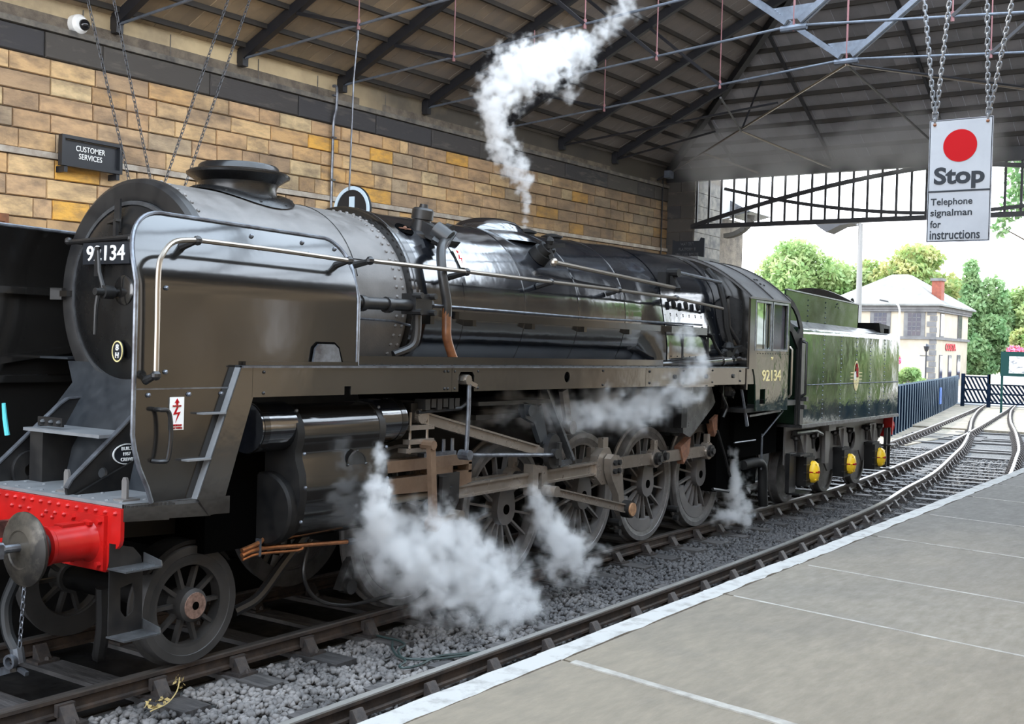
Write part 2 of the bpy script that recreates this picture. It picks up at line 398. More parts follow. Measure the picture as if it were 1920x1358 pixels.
    def loft(s, secs, closed=True, caps=True):
        n = len(secs[0])
        vs_ = [q for sct in secs for q in sct]
        fs = []
        for i in range(len(secs) - 1):
            for k in range(n if closed else n - 1):
                k2 = (k + 1) % n
                fs.append((i * n + k, i * n + k2, (i + 1) * n + k2, (i + 1) * n + k))
        if caps and closed:
            fs.append(tuple(range(n - 1, -1, -1)))
            fs.append(tuple((len(secs) - 1) * n + k for k in range(n)))
        return s.add(vs_, fs)
    def rivet(s, c, nrm, r=0.014, h=None, n=6):
        c = Vector(c); h = h or r * 0.7
        d, sd, u = basis(nrm)
        vs_ = []
        for rr, hh in ((r, -0.002), (r * 0.85, h * 0.6), (r * 0.4, h)):
            for k in range(n):
                a = 2 * PI * k / n
                vs_.append(c + d * hh + (sd * math.cos(a) + u * math.sin(a)) * rr)
        fs = []
        for i in range(2):
            for k in range(n):
                k2 = (k + 1) % n
                fs.append((i * n + k, i * n + k2, (i + 1) * n + k2, (i + 1) * n + k))
        fs.append(tuple(2 * n + k for k in range(n)))
        return s.add(vs_, fs)
    def ball(s, c, r, n=12, sq=(1, 1, 1)):
        m = n // 2; vs_ = []; c = Vector(c)
        for i in range(m + 1):
            t = PI * i / m
            for k in range(n):
                a = 2 * PI * k / n
                vs_.append(c + Vector((math.sin(t) * math.cos(a) * sq[0], math.sin(t) * math.sin(a) * sq[1], math.cos(t) * sq[2])) * r)
        fs = [(i * n + k, i * n + (k + 1) % n, (i + 1) * n + (k + 1) % n, (i + 1) * n + k) for i in range(m) for k in range(n)]
        return s.add(vs_, fs)

WL = {}
def smooth(pts, k=6):
    P = [Vector(q) for q in pts]
    P = [P[0] * 2 - P[1]] + P + [P[-1] * 2 - P[-2]]
    out = []
    for i in range(1, len(P) - 2):
        a, b, c, d = P[i - 1], P[i], P[i + 1], P[i + 2]
        for j in range(k):
            t = j / k
            out.append(0.5 * ((2 * b) + (c - a) * t + (2 * a - 5 * b + 4 * c - d) * t * t + (3 * b - a - 3 * c + d) * t ** 3))
    out.append(P[-2])
    return out

def link(o, parent=None, loc=None):
    col.objects.link(o)
    base = WL[parent] if parent else Vector((0, 0, 0))
    if parent: o.parent = parent
    wl = Vector(loc) if loc is not None else base.copy()
    o.location = wl - base
    WL[o] = wl
    return o
def tag(o, label=None, cat=None, group=None, kind=None):
    if label: o['label'] = label
    if cat: o['category'] = cat
    if group: o['group'] = group
    if kind: o['kind'] = kind
    return o
def empty(name, loc, label=None, cat=None, group=None, kind=None, parent=None):
    o = bpy.data.objects.new(name, None)
    o.empty_display_size = 0.2
    link(o, parent, loc)
    return tag(o, label, cat, group, kind)
def mesh_of(mb, name, m, off=(0, 0, 0), ang=32, flat=False):
    me = bpy.data.meshes.new(name)
    ofs = Vector(off)
    vs_ = [(q[0] - ofs[0], q[1] - ofs[1], q[2] - ofs[2]) for q in mb.v]
    me.from_pydata(vs_, [], mb.f)
    ms = m if isinstance(m, (list, tuple)) else [m]
    for q in ms: me.materials.append(K[q])
    if len(ms) > 1: me.polygons.foreach_set('material_index', mb.mi)
    if len(mb.f) < 60000:
        b = bmesh.new(); b.from_mesh(me)
        bmesh.ops.recalc_face_normals(b, faces=b.faces)
        b.to_mesh(me); b.free()
    if not flat:
        me.polygons.foreach_set('use_smooth', [True] * len(me.polygons))
        me.set_sharp_from_angle(angle=R(ang))
    me.update()
    return me
def build(mb, name, m, parent=None, loc=None, kind=None, label=None, ang=32, local=False, cat=None, group=None, flat=False):
    """one mesh object; vertices are world coordinates unless local (then relative to loc)"""
    base = Vector(loc) if loc is not None else (WL[parent] if parent else Vector((0, 0, 0)))
    me = mesh_of(mb, name, m, (0, 0, 0) if local else base, ang, flat)
    o = bpy.data.objects.new(name, me)
    link(o, parent, base)
    return tag(o, label, cat, group, kind)
def dup(o, parent=None, loc=None, label=None):
    c = o.copy(); col.objects.link(c)
    base = WL[parent] if parent else Vector((0, 0, 0))
    c.parent = parent
    c.location = Vector(loc) - base
    WL[c] = Vector(loc)
    if label: c['label'] = label
    def rec(src, dst):
        for ch in list(src.children):
            d = ch.copy(); col.objects.link(d); d.parent = dst
            WL[d] = WL[dst] + ch.location
            rec(ch, d)
    rec(o, c)
    return c
def inst(me, name, parent, loc, scale=(1, 1, 1), rot=None):
    o = bpy.data.objects.new(name, me)
    link(o, parent, loc)
    o.scale = scale
    if rot: o.rotation_euler = rot
    return o
FACING = {'-y': (R(90), 0, 0), '-x': (R(90), 0, R(-90)), 'x': (R(90), 0, R(90))}
def text(s, name, m, parent, loc, facing, width, height, ext=0.003, bold=0.0, align='CENTER', spacing=1.0, rot=None):
    cu = bpy.data.curves.new(name, 'FONT')
    cu.body = s
    cu.size = 1.0
    cu.extrude = 0.01
    cu.offset = bold
    cu.resolution_u = 4
    t = bpy.data.objects.new(name, cu)
    col.objects.link(t)
    me = bpy.data.meshes.new_from_object(t.evaluated_get(bpy.context.evaluated_depsgraph_get()))
    bpy.data.objects.remove(t)
    co = np.array([v.co[:] for v in me.vertices])
    lo, hi = co.min(0), co.max(0)
    d = np.maximum(hi - lo, 1e-4)
    co = (co - (lo + hi) / 2) * np.array([width / d[0], height / d[1], 2 * ext / d[2]])
    if align == 'LEFT': co[:, 0] += width / 2
    me.vertices.foreach_set('co', co.ravel())
    me.update()
    me.materials.clear()
    me.materials.append(K[m])
    o = bpy.data.objects.new(name, me)
    link(o, parent, loc)
    o.rotation_euler = rot or FACING[facing]
    return o
def disc(n, r, cx=0, cz=0, rx=None):
    rx = rx or r
    return [(cx + rx * math.cos(2 * PI * k / n), cz + r * math.sin(2 * PI * k / n)) for k in range(n)]
def zl(x):
    return 0.017 * (x - 2)
# ================================================================== SETTING
# ---- ground
g = MB(); g.box(-16, 40, -4.5, 14, -0.6, -0.235)
build(g, 'trackbed', 'ballast', kind='structure')
g = MB(); g.box(40, 300, -60, 160, -0.6, -0.14); g.box(21.5, 40, 1.9, 60, -0.6, -0.20); g.box(21.5, 40, -60, -4.5, -0.6, -0.2)
build(g, 'ground', 'dirt', kind='structure')
g = MB(); g.box(64, 72, -30, 60, -0.2, -0.10)
build(g, 'road', 'road', kind='structure')

g = MB(); g.box(-14, 12, -.7, 1.5, -.3, -.222)  # black strip: shade beneath the engine put in as ground colour
build(g, 'shade_bed', 'dark', kind='structure')
# ---- tracks
def path_at(pts, x):
    for (x0, y0), (x1, y1) in zip(pts, pts[1:]):
        if x <= x1: return y0 + (y1 - y0) * (x - x0) / (x1 - x0)
    return pts[-1][1]
def dense(pts):
    return [(q.x, q.y) for q in smooth([(x, y, 0) for x, y in pts], 8)]
C1 = dense([(-12, 0), (-4, 0), (6, 0), (13, 0), (16, 0.05), (19, 0.24), (25.6, 0.83), (35, 1.9), (46, 3.3), (57, 4.75), (76, 7.4)])
C2 = dense([(-12, -3.14), (-4, -3.14), (3, -3.14), (7, -3.12), (10, -3.04), (13.8, -2.84), (16.7, -2.52), (20.4, -2.15), (26, -1.3), (30, -0.65), (37, 0.7), (45, 2.35), (53, 3.85), (60, 5.0), (76, 7.4)])
def rail_mesh(path, off, top):
    prof = [(-.033, 0), (.033, 0), (.035, -.012), (.035, -.038), (.012, -.052), (.01, -.112), (.032, -.122), (.032, -.145), (-.032, -.145), (-.032, -.122), (-.01, -.112), (-.012, -.052), (-.035, -.038), (-.035, -.012)]
    secs = []
    for i, (x, y) in enumerate(path):
        a = path[max(0, i - 1)]; b = path[min(len(path) - 1, i + 1)]
        t = Vector((b[0] - a[0], b[1] - a[1], 0)).normalized(); nn = Vector((-t.y, t.x, 0))
        c = Vector((x, y, 0)) + nn * off
        secs.append([c + nn * u_ + Vector((0, 0, h)) for u_, h in prof])
    mb = MB(); mb.loft(secs)
    n = len(prof)
    mb.mi = [1 if (i < (len(secs) - 1) * n and (i % n) in (0, 1, 13)) else 0 for i in range(len(mb.f))]
    return mb, ('railside', top)
ch = MB()
ch.box(-.1, .1, -.19, .19, -.2, -.165)
for s_ in (-1, 1):
    ch.prism([(s_ * .045, -.02 - .035), (s_ * .07, -.05), (s_ * .15, -.165), (s_ * .045, -.165)], -.055, .055, 'x')
    ch.rivet((0.0, s_ * .165, -.165), (0, 0, 1), .022, .03)
ch.box(-.07, .07, .036, .075, -.13, -.045)
chair_me = mesh_of(ch, 'rail_chair', 'chair')
sl = MB(); sl.box(-.125, .125, -1.27, 1.27, -.34, -.182)
sleeper_me = mesh_of(sl, 'sleeper', 'sleeper', flat=True)
def track(label, path, x0, x1, step, tops, group):
    t = empty('railway_track', (x0, path_at(path, x0), -.3), label, 'railway track')
    for s_, tp in zip((-1, 1), tops):
        mb, ms = rail_mesh(path, s_ * .757, tp)
        build(mb, 'rail', ms, t, ang=40)
    x = x0
    while x < x1:
        y = path_at(path, x)
        a = math.atan2(path_at(path, x + .5) - path_at(path, x - .5), 1.0)
        if x < 23 or random.random() < .45: inst(sleeper_me, 'sleeper', t, (x, y, random.uniform(-.006, .006)), rot=(0, 0, a + random.uniform(-.015, .015)))
        for s_ in (-1, 1):
            c = inst(chair_me, 'rail_chair', t, (x - math.sin(a) * .757 * s_, y + math.cos(a) * .757 * s_, 0), rot=(0, 0, a + (0 if s_ > 0 else PI)))
        x += step * (1 if x < 16 else .92)
    return t
track('dark dull railed track that the black steam engine stands on', C1, -3.45, 60, .79, ('railtopdull', 'railtopdull'), None)
track('bright railed track beside the platform curving left to join the engine line', C2, -3.2, 58, .83, ('railtop', 'railtop'), None)
# fishplate with bolts on the engine rail
fp = MB(); fp.box(10.9, 11.45, -.805, -.772, -.115, -.05)
for k in range(4): fp.rivet((10.98 + k * .13, -.805, -.08), (0, -1, 0), .028, .03)
build(fp, 'fishplate', 'bluesteel', bpy.data.objects['railway_track'])

# ---- ballast stones (nobody could count them)
def stones(n, regions):
    bm = bmesh.new(); bmesh.ops.create_icosphere(bm, subdivisions=1, radius=1)
    bv = np.array([v.co[:] for v in bm.verts]); bf = np.array([[v.index for v in f.verts] for f in bm.faces]); bm.free()
    keep = np.arange(len(bv))
    VV = []; FF = []; cnt = 0
    for (x0, x1, y0, y1, k, smin, smax, z0) in regions:
        for _ in range(k):
            x = rng.uniform(x0, x1); y = rng.uniform(y0, y1)
            if x < 14 and ((-1.30 < y and abs((x + 3.45 + .395) % .79 - .395) < .15) or (y < -1.84 and abs((x + 3.2 + .415) % .83 - .415) < .15)): continue
            if x > 15: y += path_at(C1, x)
            s_ = rng.uniform(smin, smax)
            sc_ = s_ * rng.uniform(.55, 1.25, 3); sc_[2] *= .8
            q = bv * sc_ * rng.uniform(.7, 1.25, (len(bv), 1))
            a, b, c = rng.uniform(0, 6.28, 3)
            ca, sa, cb, sb = math.cos(a), math.sin(a), math.cos(b), math.sin(b)
            q = q @ np.array([[ca, -sa, 0], [sa, ca, 0], [0, 0, 1]]) @ np.array([[1, 0, 0], [0, cb, -sb], [0, sb, cb]])
            q += (x, y, z0 + rng.uniform(-.02, .012))
            VV.append(q); FF.append(bf + cnt); cnt += len(bv)
    VV = np.concatenate(VV); FF = np.concatenate(FF)
    me = bpy.data.meshes.new('ballast_stones')
    me.vertices.add(len(VV)); me.vertices.foreach_set('co', VV.ravel())
    me.loops.add(FF.size); me.loops.foreach_set('vertex_index', FF.ravel())
    me.polygons.add(len(FF)); me.polygons.foreach_set('loop_start', np.arange(0, FF.size, 3)); me.polygons.foreach_set('loop_total', np.full(len(FF), 3))
    me.update(calc_edges=True)
    return me
me = stones(0, [(-3, 3, -2.32, -.84, 5200, .024, .042, -.205), (3, 8, -2.32, -.84, 3400, .024, .042, -.21), (8, 16, -2.3, -.84, 4200, .026, .046, -.215),
                (-3, 15, -4.3, -2.45, 4200, .024, .04, -.215), (11.5, 15, -.7, 1.6, 1200, .03, .05, -.215),
                (15, 27, -4.3, -.8, 4200, .028, .055, -.215), (15, 30, -.7, 2.2, 2500, .03, .055, -.22)])
stn = mat('grey ballast stone', (0.20, 0.188, 0.18), 0.75, c2=(0.04, 0.038, 0.038), scale=2.2, lo=0.42, hi=0.62, amt=0.9, detail=14, soot=((.035, .034, .036), .5, 5.5, .8))  # stones darken with x
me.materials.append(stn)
o = bpy.data.objects.new('ballast_stones', me); link(o)
tag(o, 'loose grey ballast stones between the two tracks', 'ballast', kind='stuff')

# ---- platform (near) and far platform
EDGE = -4.57
p = MB(); p.box(-16, 24, -9.0, EDGE - .02, -.6, .84)
plat = build(p, 'floor', 'brick', kind='structure')
jx = [-6.9, -5.0, -2.95, -.87, 1.19, 2.61, 4.42, 6.25, 8.2, 9.9, 11.8, 13.6, 15.6, 17.5, 19.6, 21.8, 23.9]
def sk(x, y): return x + (y + 4.79) * .19
for a, b in zip(jx, jx[1:]):
    dz = random.uniform(-.003, .003)
    m_ = MB(); g_ = .011
    y0, y1 = -4.725, -7.45
    m_.prism([(sk(a, y0) + g_, y0), (sk(b, y0) - g_, y0), (sk(b, y1) - g_, y1), (sk(a, y1) + g_, y1)], .80, .914 + dz, 'z')
    build(m_, 'paving_slab', 'slab', plat, flat=True)
    m_ = MB(); y2, y3 = -7.47, -8.95
    m_.prism([(sk(a, y2) + g_, y2), (sk(b, y2) - g_, y2), (sk(b, y3) - g_, y3), (sk(a, y3) + g_, y3)], .80, .914 + dz, 'z')
    build(m_, 'paving_slab', 'slab', plat, flat=True)
    m_ = MB()
    n_ = 14; pts = []
    for k in range(n_ + 1):
        x = a + (b - a) * k / n_; pts.append((x, EDGE + random.uniform(-.006, .006)))
    for k in range(n_, -1, -1):
        x = a + (b - a) * k / n_; pts.append((x, -4.715 + random.uniform(-.012, .012)))
    m_.prism(pts, .78, .917 + dz, 'z')
    build(m_, 'edge_stone', 'edge', plat, flat=True, label='white painted edge stone')
    m_ = MB(); n_ = 12; hw = [random.uniform(.008, .015) * (2.4 if -1 < a < -.5 else 1) for _ in range(n_ + 1)]
    ys = [-4.79 - k * 2.66 / n_ for k in range(n_ + 1)]
    m_.prism([(sk(a, y) - hw[k], y) for k, y in enumerate(ys)] + [(sk(a, ys[k]) + hw[n_ - k], ys[k]) for k in range(n_, -1, -1)], .82, .9225 if -1 < a < -.5 else .9165, 'z')
    build(m_, 'mortar_joint', 'joint', plat, flat=True)
p = MB(); p.box(-16, 20.4, 1.6, 5.5, .3, .9); p.box(-16, 20.4, 1.5, 1.75, .86, .915)
ff_ = build(p, 'floor_far', 'slab', kind='structure')
p = MB(); p.box(-16, 20.4, 1.55, 1.9, -.6, .86); build(p, 'platform_face', 'dark', ff_)

# ---- left wall of stone
WY = 5.5
wl_ = MB()
vs_ = [(-14, WY + .015, -.6), (20.6, WY + .015, -.6), (20.6, WY + .015, 6.9), (-14, WY + .015, 6.4)]
wl_.add(vs_ + [(x, y + .5, z) for x, y, z in vs_], [(0, 1, 2, 3), (7, 6, 5, 4), (0, 4, 5, 1), (1, 5, 6, 2), (2, 6, 7, 3), (3, 7, 4, 0)])
wall = build(wl_, 'wall_left', 'mortar', kind='structure', flat=True)
sm = MB()
c_ = .035
def chamfer_box(mb):
    o8 = [(-.5, -.5), (.5, -.5), (.5, .5), (-.5, .5)]
    i8 = [(-.485, -.46), (.485, -.46), (.485, .46), (-.485, .46)]
    vs_ = [(x, .5, z) for x, z in o8] + [(x, -.3, z) for x, z in o8] + [(x, -.5, z) for x, z in i8]
    fs = [(8, 9, 10, 11)] + [(k, (k + 1) % 4, (k + 1) % 4 + 4, k + 4) for k in range(4)] + [(k + 4, (k + 1) % 4 + 4, (k + 1) % 4 + 8, k + 8) for k in range(4)]
    mb.add(vs_, fs)
chamfer_box(sm)
stone_me = [mesh_of(sm, 'stone_block', 'stone', flat=True)]
dark_me = mesh_of(sm, 'dark_block', 'darkstone', flat=True)
def course(z0, z1, lmin, lmax, x0, x1, me, name, proud=(.0, .02)):
    x = x0 - random.uniform(0, .6)
    tilt = -math.atan(.017)
    while x < x1:
        l = random.uniform(lmin, lmax)
        if random.random() < .14: l *= .55
        if x + l > x1 - .15: l = x1 - x
        pr = random.uniform(*proud)
        xm = x + l / 2
        o = inst(me, name, wall, (xm, WY + .03 - pr, (z0 + z1) / 2 + zl(xm)), (l - .014, .09, z1 - z0 - .013), rot=(0, tilt, 0))
        x += l
        if l <= 0: break
zs = [6.05, 5.815, 5.58, 5.345, 5.10, 4.85]
for a, b in zip(zs[1:], zs): course(a, b, .42, .86, .2, 20.5, stone_me[0], 'stone_block')
zz = 4.77
for k in range(3):
    course(zz - .262, zz, .42, .8, .6, 20.5 if k < 2 else 9, stone_me[0], 'stone_block'); zz -= .262
# the courses below, hidden behind the engine
lw = MB(); z_ = zz
while z_ > 1.0:
    x = -2.0
    while x < 20:
        l = random.uniform(.45, .85)
        lw.box(x, x + l - .014, WY - .01, WY + .05, z_ - .25 + zl(x), z_ + zl(x)); x += l
    z_ -= .262
lwo = build(lw, 'lower_courses', 'stone', wall, flat=True, kind='stuff')
course(6.05, 6.39, 1.45, 1.9, 1.2, 20.5, dark_me, 'dark_block', (.02, .03))
def slab_band(name, m, z0, z1, y0, y1, x0=-14, x1=20.5, kind='structure', parent=None):
    b = MB(); n = 18
    secs = []
    for k in range(n + 1):
        x = x0 + (x1 - x0) * k / n; d = zl(x); j = random.uniform(-.008, .008)
        secs.append([(x, y0 + j, z0 + d), (x, y1, z0 + d), (x, y1, z1 + d), (x, y0 + j, z1 + d)])
    b.loft(secs)
    return build(b, name, m, parent, kind=kind, flat=True)
slab_band('trim_1', 'ledge', 6.395, 6.47, WY - .07, WY + .2)
slab_band('trim_2', 'string', 4.772, 4.85, WY - .06, WY + .1)
slab_band('trim_3', 'creamwall', 6.47, 7.0, WY + .02, WY + .3)
for k, x in enumerate([1.35, 3.3, 4.72, 6.4, 7.7, 9.4]):
    jn = MB(); jn.box(x, x + .012, WY + .008, WY + .03, 6.48 + zl(x), 6.80 + zl(x))
    build(jn, 'render_joint', 'ledge', bpy.data.objects['trim_3'], flat=True)

# ---- wall end pier
pr = MB(); pr.box(20.5, 22.1, 4.74, 6.0, -.3, 7.1)
pier = build(pr, 'wall_end', 'mortar', kind='structure')
z_ = -.2; k = 0
while z_ < 6.9:
    h = .34
    for (x0, x1, y0, y1) in ([(20.47, 20.52, 4.74, 5.5), (20.5, 21.2, 4.71, 4.75), (21.2, 22.1, 4.71, 4.75)] if k % 2 else [(20.47, 20.52, 4.74, 5.1), (20.47, 20.52, 5.1, 5.5), (20.5, 21.5, 4.71, 4.75), (21.5, 22.1, 4.71, 4.75)]):
        q = MB(); q.box(x0 + .004, x1 - .004, y0 + .004, y1 - .004, z_ + .006, z_ + h - .006)
        build(q, 'pier_stone', 'darkstone' if x1 < 20.6 else 'ledge', pier, flat=True)  # inner face dark, daylit jamb paler: light put into the stone colour
    z_ += h; k += 1

# ---- roof: boards, purlins, trusses
def zr(x): return 6.68 + .022 * (x - 2)
SL = .49
def roof_z(x, y): return zr(x) + SL * (5.5 - y) if y > -1.55 else zr(x) + SL * (y + 8.6)
ceil = empty('ceiling', (5, -1.5, 8), kind='structure')
def hipz(x): return zr(20.5) + .468 * (20.5 - x)
x = -1.0
while x < 20.6:
    w_ = random.uniform(.21, .27)
    xa, xb = x, min(x + w_ - .006, 20.9)
    ylo = .4 if x < 13.2 else (-1.6)
    ya = max(ylo, 5.5 - (20.5 - xb)); yb = max(ylo, 5.5 - (20.5 - xa)); dz = .16 + random.uniform(-.006, .006)
    ya = min(ya, 5.6); yb = min(yb, 5.6)
    P4 = [(xa, 5.95), (xb, 5.95), (xb, ya), (xa, yb)]
    b = MB()
    lo_ = [(px, py, roof_z(px, py) + dz) for px, py in P4]
    b.add(lo_ + [(q[0], q[1], q[2] + .03) for q in lo_], [(0, 1, 2, 3), (7, 6, 5, 4), (0, 4, 5, 1), (1, 5, 6, 2), (2, 6, 7, 3), (3, 7, 4, 0)])
    build(b, 'roof_board', 'roofwood', ceil, flat=True)
    x += w_
b = MB()
b.add([(-14, 5.95, zr(-14) + .1), (-1, 5.95, zr(-1) + .1), (-1, .3, roof_z(-1, .3) + .16), (-14, .3, roof_z(-14, .3) + .16)], [(0, 1, 2, 3)])
b.add([(-14, -9.2, zr(-14)), (12, -9.2, zr(12)), (12, -7.2, roof_z(12, -7.2)), (-14, -7.2, roof_z(-14, -7.2))], [(0, 1, 2, 3)])
b.add([(13.4, -9.2, zr(13) + .16), (20.5, -9.0, zr(20) + .16), (13.45, -1.55, 10.55)], [(0, 1, 2)])
build(b, 'ceiling_rest', 'hipwood', kind='structure', flat=True)
y = -9.0
while y < 5.6:
    w_ = random.uniform(.24, .3)
    ya, yb = y, y + w_ - .006
    def xs_(yy): return 20.5 - (5.5 - yy) if yy > -1.55 else 20.5 - (yy + 8.6)
    dz = .16 + random.uniform(-.008, .008)
    P4 = [(20.95, ya), (20.95, yb), (min(20.9, xs_(yb)), yb), (min(20.9, xs_(ya)), ya)]
    b = MB(); lo_ = [(px, py, hipz(px) + dz) for px, py in P4]
    b.add(lo_ + [(q[0], q[1], q[2] + .03) for q in lo_], [(0, 1, 2, 3), (7, 6, 5, 4), (0, 4, 5, 1), (1, 5, 6, 2), (2, 6, 7, 3), (3, 7, 4, 0)])
    build(b, 'roof_board', 'hipwood', ceil, flat=True)
    y += w_
yy = 5.35; k = 0
while yy > .35:
    x1 = 20.5 - (5.5 - yy)
    b = MB(); b.bar((-1, yy, roof_z(-1, yy) + .125), (x1, yy, roof_z(x1, yy) + .125), .05, .075)
    build(b, 'purlin', 'purlin', ceil, flat=True); yy -= .45
yy = .2
while yy > -1.5:
    x1 = 20.5 - (5.5 - yy)
    b = MB(); b.bar((13.2, yy, roof_z(13.2, yy) + .125), (x1, yy, roof_z(x1, yy) + .125), .05, .075)
    build(b, 'purlin', 'purlin', ceil, flat=True); yy -= .45
xx = 20.6
while xx > 13.9:
    t_ = 20.5 - xx
    b = MB(); b.bar((xx, 5.5 - t_, hipz(xx) + .115), (xx, -8.6 + t_, hipz(xx) + .115), .06, .09)
    build(b, 'purlin', 'purlin', ceil, flat=True); xx -= .47
def trussx(x):
    t = empty('roof_truss', (x, 5.5, zr(x)), kind='structure')
    f0 = zr(x) + .02
    ctr = f0 + .56
    def tz(y): return f0 + (ctr - f0) * (5.5 - y) / 7.05 if y > -1.55 else f0 + (ctr - f0) * (y + 8.6) / 7.05
    for s_ in (1, -1):
        def my(y): return y if s_ > 0 else -3.1 - y
        b = MB(); b.bar((x, my(5.55), zr(x) + .02), (x, my(-1.55), zr(x) + SL * 7.05 + .04), .10, .16)
        build(b, 'rafter', 'truss', t)
        b = MB(); b.bar((x, my(5.44), f0 - .12), (x, my(5.44), f0 + .3), .11, .12, up=(0, 1, 0))
        build(b, 'rafter_shoe', 'truss', t)
        b = MB(); b.tube([(x, my(5.4), f0), (x, my(-1.5), ctr)], .021, 8); build(b, 'tie_rod', 'tie', t)
        for yq in (3.1, .73):
            b = MB(); b.tube([(x, my(yq), tz(yq) - .06), (x, my(yq), roof_z(x, yq))], .011, 6)
            b.cyl((x, my(yq), tz(yq) - .07), (x, my(yq), tz(yq) + .07), .026, n=8)
            build(b, 'hanger_rod', 'pinkrod', t)
        for y0, y1 in ((3.1, 4.3), (.73, 2.15)):
            b = MB(); b.bar((x, my(y0), tz(y0)), (x, my(y1), roof_z(x, y1) - .05), .06, .05); build(b, 'strut', 'truss', t)
        for d_ in (-.035, .035):
            b = MB(); b.bar((x + d_ * 1.3, my(-1.45), ctr + .05), (x + d_ * 1.3, my(.72), roof_z(x, .72) - .05), .05, .09); build(b, 'strut', 'tie', t)
    b = MB(); b.tube([(x, -1.55, ctr - .08), (x, -1.55, zr(x) + SL * 7.05)], .018, 6); build(b, 'king_rod', 'pinkrod', t)
    b = MB(); b.prism([(-1.70, ctr + .1), (-1.40, ctr + .1), (-1.22, ctr + .30), (-1.88, ctr + .30)], x - .015, x + .015, 'x')
    for q in range(5):
        b.rivet((x - .016, -1.84 + q * .035, ctr + .27 - q * .035), (-1, 0, 0), .014); b.rivet((x - .016, -1.26 - q * .035, ctr + .27 - q * .035), (-1, 0, 0), .014)
    build(b, 'gusset_plate', 'tie', t)
    b = MB(); b.cyl((x, -1.75, ctr - .03), (x, -1.35, ctr - .03), .05, n=8); build(b, 'tie_coupling', 'tie', t)
    return t
for x in (1.5, 3.78, 6.02, 8.22, 10.48, 12.95): trussx(x)
for x in (15.23, 17.61):
    t = empty('jack_rafter', (x, 5.5, zr(x)), kind='structure')
    ye = 5.5 - (20.5 - x)
    b = MB(); b.bar((x, 5.55, zr(x) + .02), (x, ye, roof_z(x, ye) + .04), .10, .16); build(b, 'rafter', 'truss', t)
    b = MB(); b.bar((x, 5.44, zr(x) - .1), (x, 5.44, zr(x) + .3), .11, .12, up=(0, 1, 0)); build(b, 'rafter_shoe', 'truss', t)
    b = MB(); b.tube([(x, 5.4, zr(x)), (x, ye + .3, zr(x) + .45)], .024, 6); build(b, 'tie_rod', 'truss', t)
hp = empty('hip_frame', (20.5, 5.5, 7.1), kind='structure')
b = MB(); b.bar((20.5, 5.5, zr(20.5) + .05), (13.45, -1.55, 10.45), .12, .2); build(b, 'hip_rafter', 'truss', hp)
b = MB(); b.bar((20.5, -8.6, zr(20.5) + .05), (13.45, -1.55, 10.45), .12, .2); build(b, 'hip_rafter', 'truss', hp)
ND = (12.95, -1.55, zr(12.95) + .5)
for a, b_, m_ in ((ND, (20.4, 5.35, 7.12), 'pale'), (ND, (20.45, -8.4, 7.0), 'pale'), (ND, (20.4, -1.55, 6.95), 'truss'), ((16.7, 1.9, 7.24), (20.4, 1.2, 6.95), 'pale'), ((18.6, 3.65, 7.2), (20.4, 3.0, 6.95), 'pale'), ((16.7, 1.9, 7.24), (13.0, .73, 7.1), 'truss'), ((16.7, 1.9, 7.24), (17.7, 1.9, 8.5), 'truss')):
    b = MB(); b.tube([a, b_], .022, 6); build(b, 'tie_rod', m_, hp)
b = MB(); b.tube([ND, (16.5, -5.1, 7.2), (17.6, -4.6, 8.2)], .02, 6); build(b, 'tie_rod', 'truss', hp)
for yq in (3.6, 1.2, -1.5, -4.2):
    xe = 20.5 - min(5.5 - yq, yq + 8.6)
    b = MB(); b.bar((20.5, yq, zr(20.5) + .03), (xe, yq, hipz(xe) + .06), .06, .06); build(b, 'rafter', 'truss', hp)

# ---- end screen
es = empty('end_screen', (20.5, -1.5, 5.75), kind='structure')
b = MB(); b.box(20.42, 20.58, -8.6, 5.5, 6.86, 7.16); build(b, 'eaves_beam', 'truss', es)
b = MB(); b.box(20.46, 20.54, -8.0, 4.8, 5.65, 5.76); build(b, 'bottom_chord', 'truss', es)
yb = 4.66
while yb > -8:
    b = MB(); b.box(20.48, 20.515, yb - .026, yb + .026, 5.74, 6.88); build(b, 'screen_bar', 'truss', es, flat=True); yb -= .332
for s_ in (1, -1):
    def my(y): return y if s_ > 0 else -3.1 - y
    pts = [(20.46, my(4.75 - 6.3 * t), 5.72 + 1.14 * (1 - (1 - t) ** 1.55)) for t in [k / 16 for k in range(17)]]
    b = MB()
    for a, c in zip(pts, pts[1:]): b.bar(a, c, .06, .10)
    build(b, 'arch_rib', 'truss', es)
    pts = [(20.45, my(3.9 - 5.45 * t), 6.62 - .83 * (1 - (1 - t) ** 1.8)) for t in [k / 16 for k in range(17)]]
    b = MB()
    for a, c in zip(pts, pts[1:]): b.bar(a, c, .05, .08)
    build(b, 'arch_rib', 'truss', es)
# right (camera side) wall: stone piers with openings, and the lintel
b = MB()
b.prism([(-14, -.6), (20.5, -.6), (20.5, 7.0), (-14, 7.0)], -9.3, -8.95, holes=[[(6.0, 2.1), (6.3, 2.1), (6.3, 2.9), (6.0, 2.9)], [(7.7, 2.3), (8.15, 2.3), (8.15, 3.5), (7.7, 3.5)], [(9.7, 2.2), (9.9, 2.2), (9.9, 3.2), (9.7, 3.2)]])
build(b, 'wall_right', 'stone', kind='structure', flat=True)

